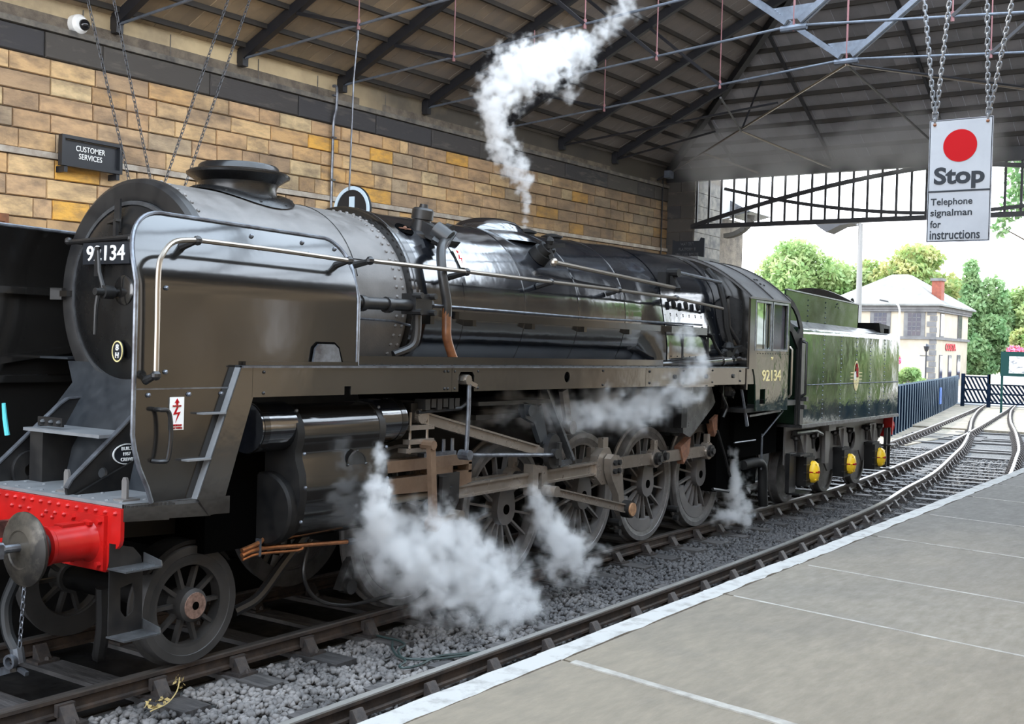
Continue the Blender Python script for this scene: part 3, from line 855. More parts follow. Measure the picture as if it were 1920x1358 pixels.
# ================================================================== SIGNS AND WALL FITTINGS
def frame_box(mb, x0, x1, z0, z1, y, d, t):
    mb.box(x0, x1, y - d, y, z1 - t, z1); mb.box(x0, x1, y - d, y, z0, z0 + t); mb.box(x0, x0 + t, y - d, y, z0 + t, z1 - t); mb.box(x1 - t, x1, y - d, y, z0 + t, z1 - t)
s = empty('wall_sign', (3.34, 5.35, 4.7), 'black framed sign on the stone wall reading CUSTOMER SERVICES', 'sign')
b = MB(); b.box(2.92, 3.76, 5.34, 5.38, 4.75, 5.05); build(b, 'board', 'signblack', s)
b = MB(); frame_box(b, 2.88, 3.80, 4.70, 5.10, 5.36, .08, .045); build(b, 'sign_frame', 'signblack', s)
for x in (2.93, 3.72):
    b = MB(); b.box(x, x + .05, 5.3, 5.5, 4.62, 4.70); build(b, 'bracket', 'signblack', s)
text('CUSTOMER', 'lettering', 'white', s, (3.34, 5.333, 4.955), '-y', .44, .072, bold=.002)
text('SERVICES', 'lettering', 'white', s, (3.34, 5.333, 4.855), '-y', .35, .072, bold=.002)

s = empty('hanging_platform_sign', (6.02, 3.12, 7.0), 'round black platform number 1 sign hung from a thin rod', 'sign')
b = MB(); b.cyl((6.0, 3.12, 4.38), (6.03, 3.12, 4.38), .345, n=48); build(b, 'sign_disc', 'signblack', s)
b = MB(); b.lathe([(.335, 0), (.335, .012), (.285, .012), (.285, 0)], (5.985, 3.12, 4.38), (1, 0, 0), 48, loop=True); build(b, 'white_ring', 'signblue', s)
b = MB(); b.box(5.988, 6.0, 3.07, 3.165, 4.15, 4.57); build(b, 'numeral', 'signblue', s)
b = MB(); b.tube([(5.98, 3.16, 4.66), (6.0, 3.15, 6.2), (6.02, 3.12, 6.78)], .013, 6); b.bar((6.02, 3.12, 6.76), (6.02, 3.12, 7.06), .03, .03); build(b, 'rod', 'bluesteel', s)

# stop sign, hung on four chains
def chain(a, b_, L=.075, wire=.009):
    a = Vector(a); b_ = Vector(b_); d = (b_ - a); n = max(2, int(d.length / (L * .74)))
    dd, sd, u = basis(d)
    mb = MB()
    for k in range(n):
        c = a + d * (k + .5) / n
        w_ = sd if k % 2 else u
        hw = L * .24; hl = L * .5 - hw
        pts = []
        for q in range(8):
            t = 2 * PI * q / 8
            pts.append(c + w_ * hw * math.cos(t) + dd * (hw * math.sin(t) + (hl if math.sin(t) > 0 else -hl)))
        pts.append(pts[0]); mb.tube(pts, wire, 4, caps=False)
    return mb
X0 = 6.0
s = empty('hanging_stop_sign', (X0, -5.02, 3.71), 'white sign with red disc reading Stop Telephone signalman for instructions', 'sign')
b = MB(); b.box(X0, X0 + .02, -5.32, -4.725, 3.71, 4.93); build(b, 'board', 'signwhite', s)
b = MB(); frame_box(b, -5.325, -4.72, 3.705, 4.935, 0, .03, .012)
b.v = [(X0 + .03 + q[1], q[0], q[2]) for q in b.v]; build(b, 'sign_frame', 'bluesteel', s)
b = MB(); b.cyl((X0 - .004, -5.02, 4.665), (X0, -5.02, 4.665), .162, n=48); build(b, 'red_disc', 'signred', s)
b = MB(); b.box(X0 - .004, X0, -5.32, -4.725, 4.205, 4.222); build(b, 'divider_line', 'signgrey', s)
text('Stop', 'lettering', 'signgrey', s, (X0 - .002, -5.02, 4.345), '-x', .485, .225, bold=.034)
for t_, z_, wd in (('Telephone', 4.10, .40), ('signalman', 3.99, .40), ('for', 3.885, .105), ('instructions', 3.775, .48)):
    text(t_, 'lettering', 'signgrey', s, (X0 - .002, -4.755, z_), '-x', wd, .088 if t_ != 'for' else .072, bold=.012, align='LEFT')
for hy, tops in ((-4.77, (-4.53, -4.93)), (-5.275, (-5.19, -5.6))):
    for ty in tops:
        # the two chains of each corner spread to hangers on the truss tie above
        build(chain((X0 + .01, hy, 4.90), (X0 + .02, ty, 6.95)), 'chain', 'chain', s)
    b = MB(); b.ball((X0 - .005, hy, 4.89), .018, 8); build(b, 'shackle', 'rustpipe', s)
b = MB(); b.bar((X0 + .02, -5.75, 6.97), (X0 + .02, -4.4, 7.09), .06, .06); build(b, 'hanger_bar', 'tie', s)

# hidden sign on chains above the smokebox
s = empty('hanging_board', (2.9, 3.2, 3.6), 'four thin chains hanging above the smokebox front', 'sign')
b = MB(); b.box(2.5, 2.92, 3.18, 3.2, 2.75, 3.62); build(b, 'board', 'signblack', s)
for a, t_ in (((2.57, 3.2, 3.6), (1.76, 3.2, 6.2)), ((2.57, 3.2, 3.6), (3.74, 3.2, 6.73)), ((2.86, 3.2, 3.6), (2.09, 3.2, 6.29)), ((2.86, 3.2, 3.6), (4.09, 3.2, 6.82))):
    d_ = Vector(t_) - Vector(a); e_ = Vector(a) + d_ * 1.25
    build(chain(a, e_, .07, .0055), 'chain', 'darkchain', s)
b = MB(); b.tube([(.9, 3.2, 6.9), (4.7, 3.2, 7.6)], .02, 6); build(b, 'hanger_bar', 'tie', s)

s = empty('direction_sign', (19.6, 4.4, 4.85), 'small grey sign on the wall end reading WAY OUT PLATFORM 1', 'sign')
b = MB(); b.prism([(4.82, 4.84), (3.97, 4.84), (3.97, 5.30), (4.06, 5.32), (4.10, 5.24), (4.72, 5.24), (4.82, 5.28)], 19.5, 19.55, 'x'); build(b, 'board', 'signgrey', s)
for t_, z_, wd in (('WAY OUT', 5.17, .36), ('VIA LEVEL ROUTE', 4.91, .62)):
    text(t_, 'lettering', 'bluesteel', s, (19.497, 4.42, z_), '-x', wd, .075, bold=.01)
text('PLATFORM', 'lettering', 'bluesteel', s, (19.497, 4.45, 5.04), '-x', .38, .075, bold=.01)
text('1', 'lettering', 'bluesteel', s, (19.497, 4.21, 5.04), '-x', .02, .075, bold=.01)
b = MB(); b.bar((19.55, 4.6, 5.1), (20.5, 4.95, 5.1), .04, .04); build(b, 'bracket', 'truss', s)

s = empty('dome_camera', (3.2, 5.5, 6.6), 'white dome security camera on the cream wall', 'camera')
b = MB(); b.cyl((3.2, 5.54, 6.6), (3.2, 5.47, 6.6), .13, .125, 24); build(b, 'mount', 'white', s)
b = MB(); b.lathe([(.13, 0), (.125, .05), (.09, .09)], (3.2, 5.47, 6.6), (0, -1, 0), 24); build(b, 'housing', 'white', s)
b = MB(); b.ball((3.23, 5.38, 6.59), .075, 16); build(b, 'lens_dome', 'lens', s)

s = MB(); s.tube(smooth([(8.0, 5.45, 6.78), (8.02, 5.38, 6.74), (8.02, 5.38, 6.4), (7.99, 5.40, 6.2), (8.0, 5.42, 5.7), (8.0, 5.42, 4.2)], 4), .025, 8)
for z_ in (6.6, 5.9, 5.2): s.box(7.96, 8.04, 5.37, 5.43, z_, z_ + .03)
build(s, 'conduit_pipe', 'bluesteel', label='thin grey conduit pipe running down the stone wall', cat='pipe')
s = MB(); s.tube([(20.1, 5.44, 6.9), (20.1, 5.44, 3.0)], .02, 6)
build(s, 'cable_pipe', 'truss', label='thin pipe in the dark corner by the wall end', cat='pipe')
s = empty('floodlight', (19.9, 5.4, 6.95), 'small grey floodlight in the roof corner', 'lamp')
b = MB(); b.box(19.78, 20.02, 5.1, 5.25, 6.88, 7.06); build(b, 'lamp_body', 'tie', s)
b = MB(); b.bar((19.9, 5.25, 6.97), (19.9, 5.5, 6.85), .04, .04); build(b, 'bracket', 'truss', s)
s = MB(); s.box(2.0, 2.22, 5.36, 5.47, 3.88, 4.0); s.box(2.03, 2.17, 5.34, 5.36, 3.90, 3.98)
build(s, 'wall_bracket', 'rustpipe', label='brown metal box on the stone wall at far left', cat='bracket')
# ================================================================== STEAM LOCOMOTIVE
loco = empty('steam_locomotive', (5, 0, 0), 'large black steam locomotive with red buffer beam and smoke deflectors, numbered 92134', 'locomotive')
ZC = 2.87
def P_(mb, name, m, **k):
    return build(mb, name, m, k.pop('parent', loco), **k)
# --- smokebox
b = MB()
b.lathe([(.93, .03), (.93, 2.34), (.90, 2.44)], (0, 0, ZC), (1, 0, 0), 72)
smokebox = P_(b, 'smokebox', 'smoke')
b = MB()
b.lathe([(.745, .05), (.76, 0), (.80, -.015), (.90, -.015), (.935, .01), (.942, .05), (.942, .075)], (0, 0, ZC), (1, 0, 0), 72)
P_(b, 'smokebox_ring', 'frame', parent=smokebox)
b = MB()
for k in range(56):
    a = 2 * PI * k / 56; n_ = (0, math.sin(a), math.cos(a)); b.rivet((.11, .932 * n_[1], ZC + .932 * n_[2]), n_, .019, .014)
for k in range(64):
    for dx, da in ((2.24, 0), (2.33, .5)):
        a = 2 * PI * (k + da * 0) / 64; n_ = (0, math.sin(a), math.cos(a)); b.rivet((dx, .93 * n_[1], ZC + .93 * n_[2]), n_, .019, .014)
P_(b, 'rivets', 'smoke', parent=smokebox, kind='stuff')
b = MB()
for x_, a0, a1 in ((1.72, -.2, 1.3),):
    pts = [(x_ + .0, -.933 * math.sin(a0 + (a1 - a0) * k / 12), ZC + .933 * math.cos(a0 + (a1 - a0) * k / 12)) for k in range(13)]
    b.tube(pts, .004, 4)
b.tube([(1.72, -.933 * math.sin(1.12), ZC + .933 * math.cos(1.12)), (2.42, -.933 * math.sin(1.12), ZC + .933 * math.cos(1.12))], .004, 4)
P_(b, 'seam', 'dark', parent=smokebox)
# door
b = MB()
b.lathe([(0.001, -.135), (.18, -.132), (.36, -.118), (.55, -.088), (.68, -.045), (.735, -.01), (.745, .02)], (0, 0, ZC), (1, 0, 0), 64)
door = P_(b, 'smokebox_door', 'door')
b = MB(); b.lathe([(.72, -.03), (.752, -.028), (.756, .01), (.72, .01)], (0, 0, ZC), (1, 0, 0), 64, loop=True)
P_(b, 'door_rim', 'ashpan', parent=door)
b = MB(); b.cyl((-.10, 0, ZC), (-.34, 0, ZC), .038, .03, 14); b.cyl((-.18, 0, ZC), (-.27, 0, ZC), .055, n=14)
P_(b, 'handle_boss', 'frame', parent=door)
b = MB(); b.tube([(-.30, .0, ZC + .02), (-.31, .02, ZC - .12), (-.31, .03, ZC - .34)], [.022, .018, .013], 8); P_(b, 'door_handle', 'frame', parent=door)
b = MB(); b.tube([(-.25, .0, ZC), (-.26, .06, ZC + .16), (-.26, .08, ZC + .33)], [.022, .018, .013], 8); P_(b, 'door_handle', 'frame', parent=door)
b = MB(); b.lathe([(.12, 0), (.12, -.02), (.1, -.03), (.001, -.035)], (-.12, -.09, ZC + .02), (1, 0, 0), 24); P_(b, 'locking_plate', 'panel', parent=door)
b = MB(); b.tube([(-.13, .66, 3.30), (-.16, .6, 3.29), (-.16, -.52, 3.32), (-.06, -.62, 3.33)], .021, 8)
for y_ in (.62, -.2): b.ball((-.16, y_, 3.30), .034, 10); b.cyl((-.16, y_, 3.30), (-.02, y_, 3.30), .02, n=8)
b.ball((-.06, -.62, 3.33), .04, 10)
P_(b, 'door_handrail', 'frame', parent=door)
b = MB(); b.bar((-.10, .06, 3.36), (-.10, .06, 3.63), .07, .018, up=(1, 0, 0)); b.bar((-.10, .17, 3.44), (-.16, -.03, 3.45), .045, .02); b.bar((-.16, .0, 3.32), (-.16, .0, 3.46), .035, .03)
P_(b, 'lamp_bracket', 'frame', parent=door)
b = MB(); b.bar((-.19, .19, 3.00), (-.19, .19, 3.24), .05, .018, up=(1, 0, 0)); b.bar((-.19, .19, 3.23), (-.13, .19, 3.23), .05, .02); P_(b, 'lamp_bracket', 'frame', parent=door)
b = MB(); b.box(-.175, -.155, -.20, .40, 3.10, 3.275); nb = P_(b, 'number_plate', 'signblack', parent=loco)
text('92134', 'numerals', 'white', nb, (-.178, .10, 3.188), '-x', .49, .125, bold=.014)
for z_ in (3.16, 2.62):
    b = MB(); b.bar((-.10, -.62, z_), (-.06, -.8, z_), .05, .10); b.cyl((-.07, -.74, z_ - .09), (-.07, -.74, z_ + .09), .03, n=10); P_(b, 'door_hinge', 'frame', parent=door)
b = MB(); b.bar((-.03, .86, ZC), (-.06, .98, ZC), .06, .10); b.bar((-.02, .8, ZC), (-.08, .8, ZC), .1, .05); P_(b, 'door_clip', 'panel', parent=door)
b = MB(); b.lathe([(.001, -.012), (.085, -.012), (.088, 0)], (-.135, -.04, 2.40), (1, 0, 0), 28, sx_=.78); sp = P_(b, 'shed_plate', 'signblack')
b = MB(); b.lathe([(.076, -.016), (.086, -.016), (.086, -.006), (.076, -.006)], (-.135, -.04, 2.40), (1, 0, 0), 28, loop=True, sx_=.78); P_(b, 'plate_border', 'cream', parent=sp)
text('8', 'numerals', 'white', sp, (-.15, -.04, 2.432), '-x', .036, .05, bold=.02)
text('H', 'numerals', 'white', sp, (-.15, -.04, 2.37), '-x', .04, .045, bold=.02)
# --- chimney, dome, valves
b = MB()
b.lathe([(.50, -.30), (.46, -.235), (.39, -.19), (.345, -.13), (.335, -.06), (.35, -.015), (.405, .025), (.45, .05), (.455, .068), (.43, .085), (.36, .095), (.35, .135), (.335, .15), (.28, .15), (.28, -.1), (.001, -.12)], (1.11, 0, 3.92), (0, 0, 1), 48)
for v_i in range(len(b.v)):
    x, y, z = b.v[v_i]
    if z < 3.76:      # saddle the base flange on to the smokebox top
        b.v[v_i] = (x, y, ZC + math.sqrt(max(0, .945 ** 2 - y * y)) + (.0 if z < 3.65 else .03 if z < 3.70 else .04))
P_(b, 'chimney', 'door')
b = MB()
for k in range(10):
    a = 2 * PI * k / 10; x, y = 1.11 + .47 * math.cos(a), .47 * math.sin(a); b.rivet((x, y, ZC + math.sqrt(.945 ** 2 - y * y) + .012), (0, y, .8), .018)
P_(b, 'chimney_bolts', 'dark', kind='stuff')
def br(x):   # boiler radius
    return .955 if x < 3.3 else (.955 + (x - 3.3) * .0125 if x < 7 else 1.0)
def bz(x): return 2.89 + (x - 2.4) * .008
b = MB()
secs = []
for k in range(25):
    x = 2.42 + (7.0 - 2.42) * k / 24
    secs.append([(x, br(x) * math.cos(2 * PI * q / 80), bz(x) + br(x) * math.sin(2 * PI * q / 80)) for q in range(80)])
b.loft(secs)
boiler = P_(b, 'boiler_barrel', 'gloss')
def ring(x, r, wd, th, name='boiler_band', m='gloss', parent=boiler):
    b = MB(); b.lathe([(r - .01, -wd / 2), (r + th, -wd / 2), (r + th, wd / 2), (r - .01, wd / 2)], (x, 0, bz(x)), (1, 0, 0), 72, loop=True)
    return P_(b, name, m, parent=parent)
b = MB(); b.lathe([(.945, -.02), (.975, -.015), (.975, .02), (.962, .03), (.962, .16)], (2.43, 0, bz(2.43)), (1, 0, 0), 80)
P_(b, 'cladding_ring', 'panel', parent=boiler)
for x in (2.62, 3.28, 4.36, 5.46, 6.56): ring(x, br(x), .055, .006)
ring(2.46, .962, .02, .014, 'cladding_edge', 'frame')
b = MB(); b.lathe([(.46, -.2), (.455, -.06), (.42, .0), (.34, .065), (.22, .105), (.001, .125)], (4.93, 0, 3.90), (0, 0, 1), 40)
P_(b, 'steam_dome', 'gloss')
b = MB(); b.lathe([(.62, -.17), (.60, -.14), (.47, -.06), (.45, -.05)], (4.93, 0, 3.90), (0, 0, 1), 40)
for i_, q in enumerate(b.v):
    x, y, z = q; b.v[i_] = (x, y, max(z - .0, bz(x) + math.sqrt(max(0, 1 - y * y)) - .03 if False else z - .35 * (y * y)))
P_(b, 'dome_skirt', 'gloss')
for x in (5.74, 6.35):
    b = MB(); b.lathe([(.17, -.1), (.17, .0), (.12, .03), (.11, .06), (.14, .07), (.14, .09), (.10, .10), (.05, .12), (.001, .125)], (x, 0, 3.86), (0, 0, 1), 20)
    P_(b, 'safety_valve', 'dark')
# inspection hole with studs
def on_b(x, ang, off=0.0, r=None):
    r = (r or br(x)) + off
    return V(x, -r * math.sin(ang), bz(x) + r * math.cos(ang))
def nb_(ang): return V(0, -math.sin(ang), math.cos(ang))
b = MB(); c = on_b(2.72, .66, .006); d, sd, u = basis(nb_(.66), (1, 0, 0))
b.lathe([(.115, 0), (.115, .004), (.001, .004)], c, nb_(.66), 24, sy_=.8); hole = P_(b, 'inspection_hole', 'shade_black', parent=boiler)
b = MB(); b.bar(c - Vector((.08, 0, 0)) + d * .006, c + Vector((.08, 0, 0)) + d * .006, .03, .012); b.ball(c + d * .012, .022, 8); P_(b, 'hole_cover_clamp', 'rust', parent=hole)
# clack valve and feed pipe
b = MB(); c = on_b(3.0, .62)
b.lathe([(.14, -.02), (.14, .02), (.10, .05), (.095, .16), (.11, .17), (.11, .26), (.09, .28), (.045, .285), (.04, .32), (.001, .32)], c - Vector((0, 0, .06)), (0, -.15, 1), 14)
b.bar(c + V(0, -.02, .04), c + V(.02, -.24, -.07), .15, .13); b.cyl(c + V(.0, -.2, -.0), c + V(.05, -.34, -.10), .09, n=12)
P_(b, 'clack_valve', 'frame')
b = MB(); b.bar(c + V(.0, -.22, -.04), c + V(.08, -.34, -.12), .24, .06, up=(0, 1, 0)); b.cyl(c + V(.1, -.26, .02), c + V(.1, -.33, .0), .05, n=8); P_(b, 'pipe_flange', 'frame')
pth = [c + V(.05, -.30, -.10), V(2.84, -.96, 3.46), V(2.75, -1.05, 3.22), V(2.78, -1.09, 2.95), V(2.79, -1.09, 2.80)]
b = MB(); b.tube(smooth(pth, 6), .047, 12); P_(b, 'feed_pipe', 'frame')
pth2 = [V(2.785, -1.09, 2.88), V(2.79, -1.09, 2.74), V(2.80, -1.09, 2.6), V(2.87, -1.09, 2.46), V(2.93, -1.09, 2.36), V(2.94, -1.09, 2.26)]
b = MB(); b.tube(smooth(pth2, 6), .046, 12); P_(b, 'feed_pipe_lower', 'rustpipe', label='brown painted lower feed pipe')
b = MB(); c = on_b(3.36, .78, .0); b.bar(c, c + nb_(.78) * .05, .18, .08); P_(b, 'pipe_clip', 'frame')
# --- firebox: loft from the round barrel to flat sided casing
def fsec(x, k):
    r, zc = 1.0, bz(x)
    rnd = [(r * math.sin(2 * PI * q / 64), zc + r * math.cos(2 * PI * q / 64)) for q in range(64)]
    out = []
    for q in range(64):
        a = 2 * PI * q / 64
        yr, z_ = rnd[q]
        # casing: round crown, upright sides at 1.05, foot at z = 2.05
        if a <= PI * .36 or a >= 2 * PI - PI * .36:
            aa = a if a < PI else a - 2 * PI
            yb, zb = 1.04 * math.sin(aa) * 1.02, zc + .015 + 1.0 * math.cos(aa)
        else:
            sgn = 1 if a < PI else -1
            t = (a if a < PI else 2 * PI - a)
            t = (t - PI * .36) / (PI - PI * .36)
            if t < .62:
                tt = t / .62; yb = sgn * (.96 + .14 * min(1, tt * 1.8)); zb = (zc + .015 + math.cos(PI * .36)) * (1 - tt) + 2.02 * tt
            else:
                tt = (t - .62) / .38; yb = sgn * 1.10 * (1 - tt); zb = 2.02
        out.append((x, yr * (1 - k) + yb * k, z_ * (1 - k) + zb * k))
    return out
b = MB(); b.loft([fsec(6.95, 0), fsec(7.08, .12), fsec(7.22, .5), fsec(7.36, .88), fsec(7.5, 1), fsec(8.2, 1), fsec(9.1, 1), fsec(9.8, 1)])
firebox = P_(b, 'firebox', 'gloss')
def fband(x, name='firebox_band'):
    s_ = fsec(x, 1); b = MB()
    o_ = [(x, q[1] * 1.008, bz(x) + (q[2] - bz(x)) * 1.006) for q in s_]
    b.loft([[(x - .025, q[1], q[2]) for q in o_], [(x + .025, q[1], q[2]) for q in o_]], caps=False)
    P_(b, name, 'gloss', parent=firebox)
fband(7.52); fband(9.2)
for x in (7.75, 8.12, 8.5, 8.85):
    b = MB(); b.lathe([(.03, -.03), (.03, .012), (.02, .016), (.018, .004), (.001, .004)], (x, -1.06, 3.15), (0, -1, .25), 14, sy_=1.9); P_(b, 'washout_plug', 'dark', parent=firebox)
b = MB()
for k in range(9): b.rivet((7.62 + k * .19, -1.10, 2.78), (0, -1, 0), .014, n=6); b.rivet((7.62 + k * .19, -1.10, 2.46), (0, -1, 0), .012, n=6); b.rivet((7.62 + k * .19, -1.07, 3.02), (0, -1, .2), .012, n=6)
P_(b, 'firebox_bolts', 'dark', parent=firebox, kind='stuff')
b = MB()
for x in (7.95, 8.75): b.box(x, x + .02, -1.113, -1.09, 2.05, 2.9)
P_(b, 'cladding_seam', 'frame', parent=firebox)
# regulator assembly and rods
c = on_b(4.9, .86)
b = MB(); b.cyl(c, c + nb_(.86) * .10, .13, .12, 18); b.cyl(c + nb_(.86) * .1, c + nb_(.86) * .17, .09, n=14); b.ball(c + nb_(.86) * .2 + V(0, 0, .05), .055, 8); b.ball(c + nb_(.86) * .2 + V(.05, 0, -.05), .05, 8)
b.bar(c + nb_(.86) * .18 + V(-.05, 0, 0), c + nb_(.86) * .20 + V(.22, -.05, .02), .06, .05); b.bar(c + nb_(.86) * .18 + V(.0, 0, .0), c + nb_(.86) * .22 + V(0.02, -.04, -.2), .05, .05)
P_(b, 'regulator_valve', 'dark')
rs = c + nb_(.86) * .22 + V(0.02, -.04, -.2)
b = MB(); b.tube([rs, (7.62, -1.12, 3.36)], .026, 8); b.ball(rs, .05, 10); P_(b, 'regulator_rod', 'pale')
b = MB(); b.bar((7.66, -1.0, 3.58), (7.66, -1.13, 3.36), .08, .08); b.cyl((7.66, -1.0, 3.56), (7.66, -1.16, 3.56), .06, n=10); b.ball((7.66, -1.14, 3.36), .05, 8); b.box(7.5, 7.64, -1.05, -.93, 3.4, 3.56); P_(b, 'crank_bracket', 'dark')
b = MB(); b.tube([(7.68, -1.12, 3.57), (9.05, -1.14, 3.52)], .024, 8); P_(b, 'regulator_rod', 'bluesteel')
# handrail along the boiler
b = MB(); b.tube([(1.6, -1.12, 3.245), (3.03, -1.12, 3.25), (6.09, -1.14, 3.24), (7.57, -1.18, 3.22), (9.05, -1.18, 3.15)], .021, 8)
rail_h = P_(b, 'handrail', 'pale')
for x, yi in ((1.63, -.86), (3.05, -.90), (4.59, -.94), (6.09, -.97), (7.57, -1.05)):
    b = MB(); yy = -1.12 if x < 5 else (-1.14 if x < 7 else -1.18)
    b.ball((x, yy, 3.245 if x < 7 else 3.22), .04, 10); b.tube([(x, yy, 3.24), (x + .01, yi, 3.20)], [.026, .034], 8); P_(b, 'handrail_stanchion', 'frame')
# running conduit and thin pipe
b = MB(); b.tube([(2.4, -1.07, 2.90), (5.5, -1.09, 2.885), (8.5, -1.12, 2.90)], .014, 6); P_(b, 'lubricator_pipe', 'bluesteel')
b = MB(); b.box(3.0, 7.5, -1.08, -1.0, 2.78, 2.855); b.box(7.5, 8.6, -1.16, -1.08, 2.76, 2.86)
for x in (2.62, 3.3, 4.38, 5.48, 6.58): b.box(x - .03, x + .03, -1.05, -.9, 2.72, 2.80)
P_(b, 'pipe_conduit', 'panel')
b = MB(); b.tube([(8.55, -1.12, 2.80), (8.75, -1.15, 2.77), (8.85, -1.18, 2.6), (9.0, -1.2, 2.5)], .02, 6); b.tube([(8.55, -1.10, 2.77), (8.8, -1.13, 2.74), (8.95, -1.2, 2.52), (9.2, -1.2, 2.46)], .02, 6); P_(b, 'pipe_ends', 'dark')
b = MB(); b.tube([(9.2, -.85, 3.72), (9.2, -1.05, 3.5), (9.22, -1.13, 3.2), (9.25, -1.15, 2.9), (9.35, -1.2, 2.6), (9.5, -1.22, 2.5)], .045, 8); P_(b, 'injector_pipe', 'dark')
b = MB(); b.tube([(9.35, -1.12, 3.3), (9.36, -1.15, 2.9), (9.5, -1.2, 2.74), (9.62, -1.22, 2.62)], .03, 8); P_(b, 'injector_pipe', 'frame')
b = MB()
for q, r_ in (((9.25, -1.2, 2.6), .09), ((9.4, -1.22, 2.52), .08), ((9.15, -1.18, 2.52), .07), ((9.3, -1.22, 2.44), .07)): b.ball(q, r_, 8)
b.bar((9.1, -1.2, 2.5), (9.6, -1.24, 2.6), .09, .09); P_(b, 'injector_valve', 'dark')
b = MB(); b.tube([(7.25, -1.05, 2.33), (7.45, -1.12, 2.35), (7.8, -1.18, 2.36), (9.78, -1.2, 2.44)], [.05, .055, .075, .075], 14); b.cyl((8.95, -1.2, 2.405), (9.0, -1.2, 2.407), .085, n=14); P_(b, 'injector_feed_pipe', 'panel')
# exhaust pipe and valve block behind the deflector
b = MB(); b.tube([(1.3, -1.12, 2.87), (2.2, -1.12, 2.88)], .055, 12)
for x in (1.5, 1.85): b.cyl((x, -1.12, 2.87), (x + .06, -1.12, 2.87), .072, n=12)
P_(b, 'ejector_pipe', 'frame')
b = MB(); b.box(2.18, 2.42, -1.2, -1.03, 2.80, 2.99)
for q in ((2.2, 2.82), (2.4, 2.82), (2.2, 2.97), (2.4, 2.97)): b.cyl((q[0], -1.16, q[1]), (q[0], -1.26, q[1]), .028, n=8)
b.cyl((2.3, -1.1, 2.98), (2.3, -1.1, 3.03), .04, n=8); b.cyl((2.38, -1.1, 2.9), (2.52, -1.1, 2.9), .05, n=10); P_(b, 'ejector_valve', 'frame')
b = MB(); b.tube(smooth([(2.3, -1.12, 2.82), (2.3, -1.12, 2.62), (2.26, -1.1, 2.5), (2.1, -1.02, 2.42)], 4), .042, 10); P_(b, 'ejector_drain_pipe', 'frame')
b = MB(); b.tube([(1.4, -1.0, 2.74), (2.1, -1.0, 2.73), (2.32, -1.02, 2.70)], .012, 6); P_(b, 'thin_pipe', 'bluesteel')
# warning plates
def warning_plate(parent, cx, cz, y, wd, ht, full=True, rot=None):
    b = MB(); b.box(cx - wd / 2, cx + wd / 2, y - .004, y, cz - ht / 2, cz + ht / 2); o = build(b, 'warning_plate', 'white', parent)
    b = MB(); yy = y - .007
    s_ = wd
    def pl(pp): b.prism([(cx + q[0] * s_, cz + q[1] * s_) for q in pp], yy, y - .003)
    pl([(-.16, .62), (.16, .62), (0, .86)]); pl([(-.07, .5), (.07, .5), (.07, .63), (-.07, .63)])
    pl([(-.02, .38), (.10, .38), (-.06, .05), (.26, .1), (-.1, -.52), (.06, -.02), (-.26, -.06)])
    build(b, 'red_symbol', 'signred', o)
    if full:
        text('DANGER', 'lettering', 'signred', o, (cx, yy, cz + .44 * s_), '-y', wd * .6, wd * .09)
        text('OVERHEAD', 'lettering', 'signred', o, (cx, yy, cz - .66 * s_), '-y', wd * .7, wd * .10)
        text('LIVE WIRES', 'lettering', 'signred', o, (cx, yy, cz - .82 * s_), '-y', wd * .76, wd * .10)
    return o
wp = warning_plate(loco, 0, 0, 0, .125, .22, False)
rm = Matrix.Translation(on_b(3.33, 1.02, .012) - WL[loco]) @ Matrix.Rotation(-(PI / 2 - 1.02), 4, 'X')
wp.location = rm.translation; wp.rotation_euler = rm.to_euler()
for o_ in [wp] + list(wp.children):
    o_.data.transform(Matrix.Translation(WL[loco]))
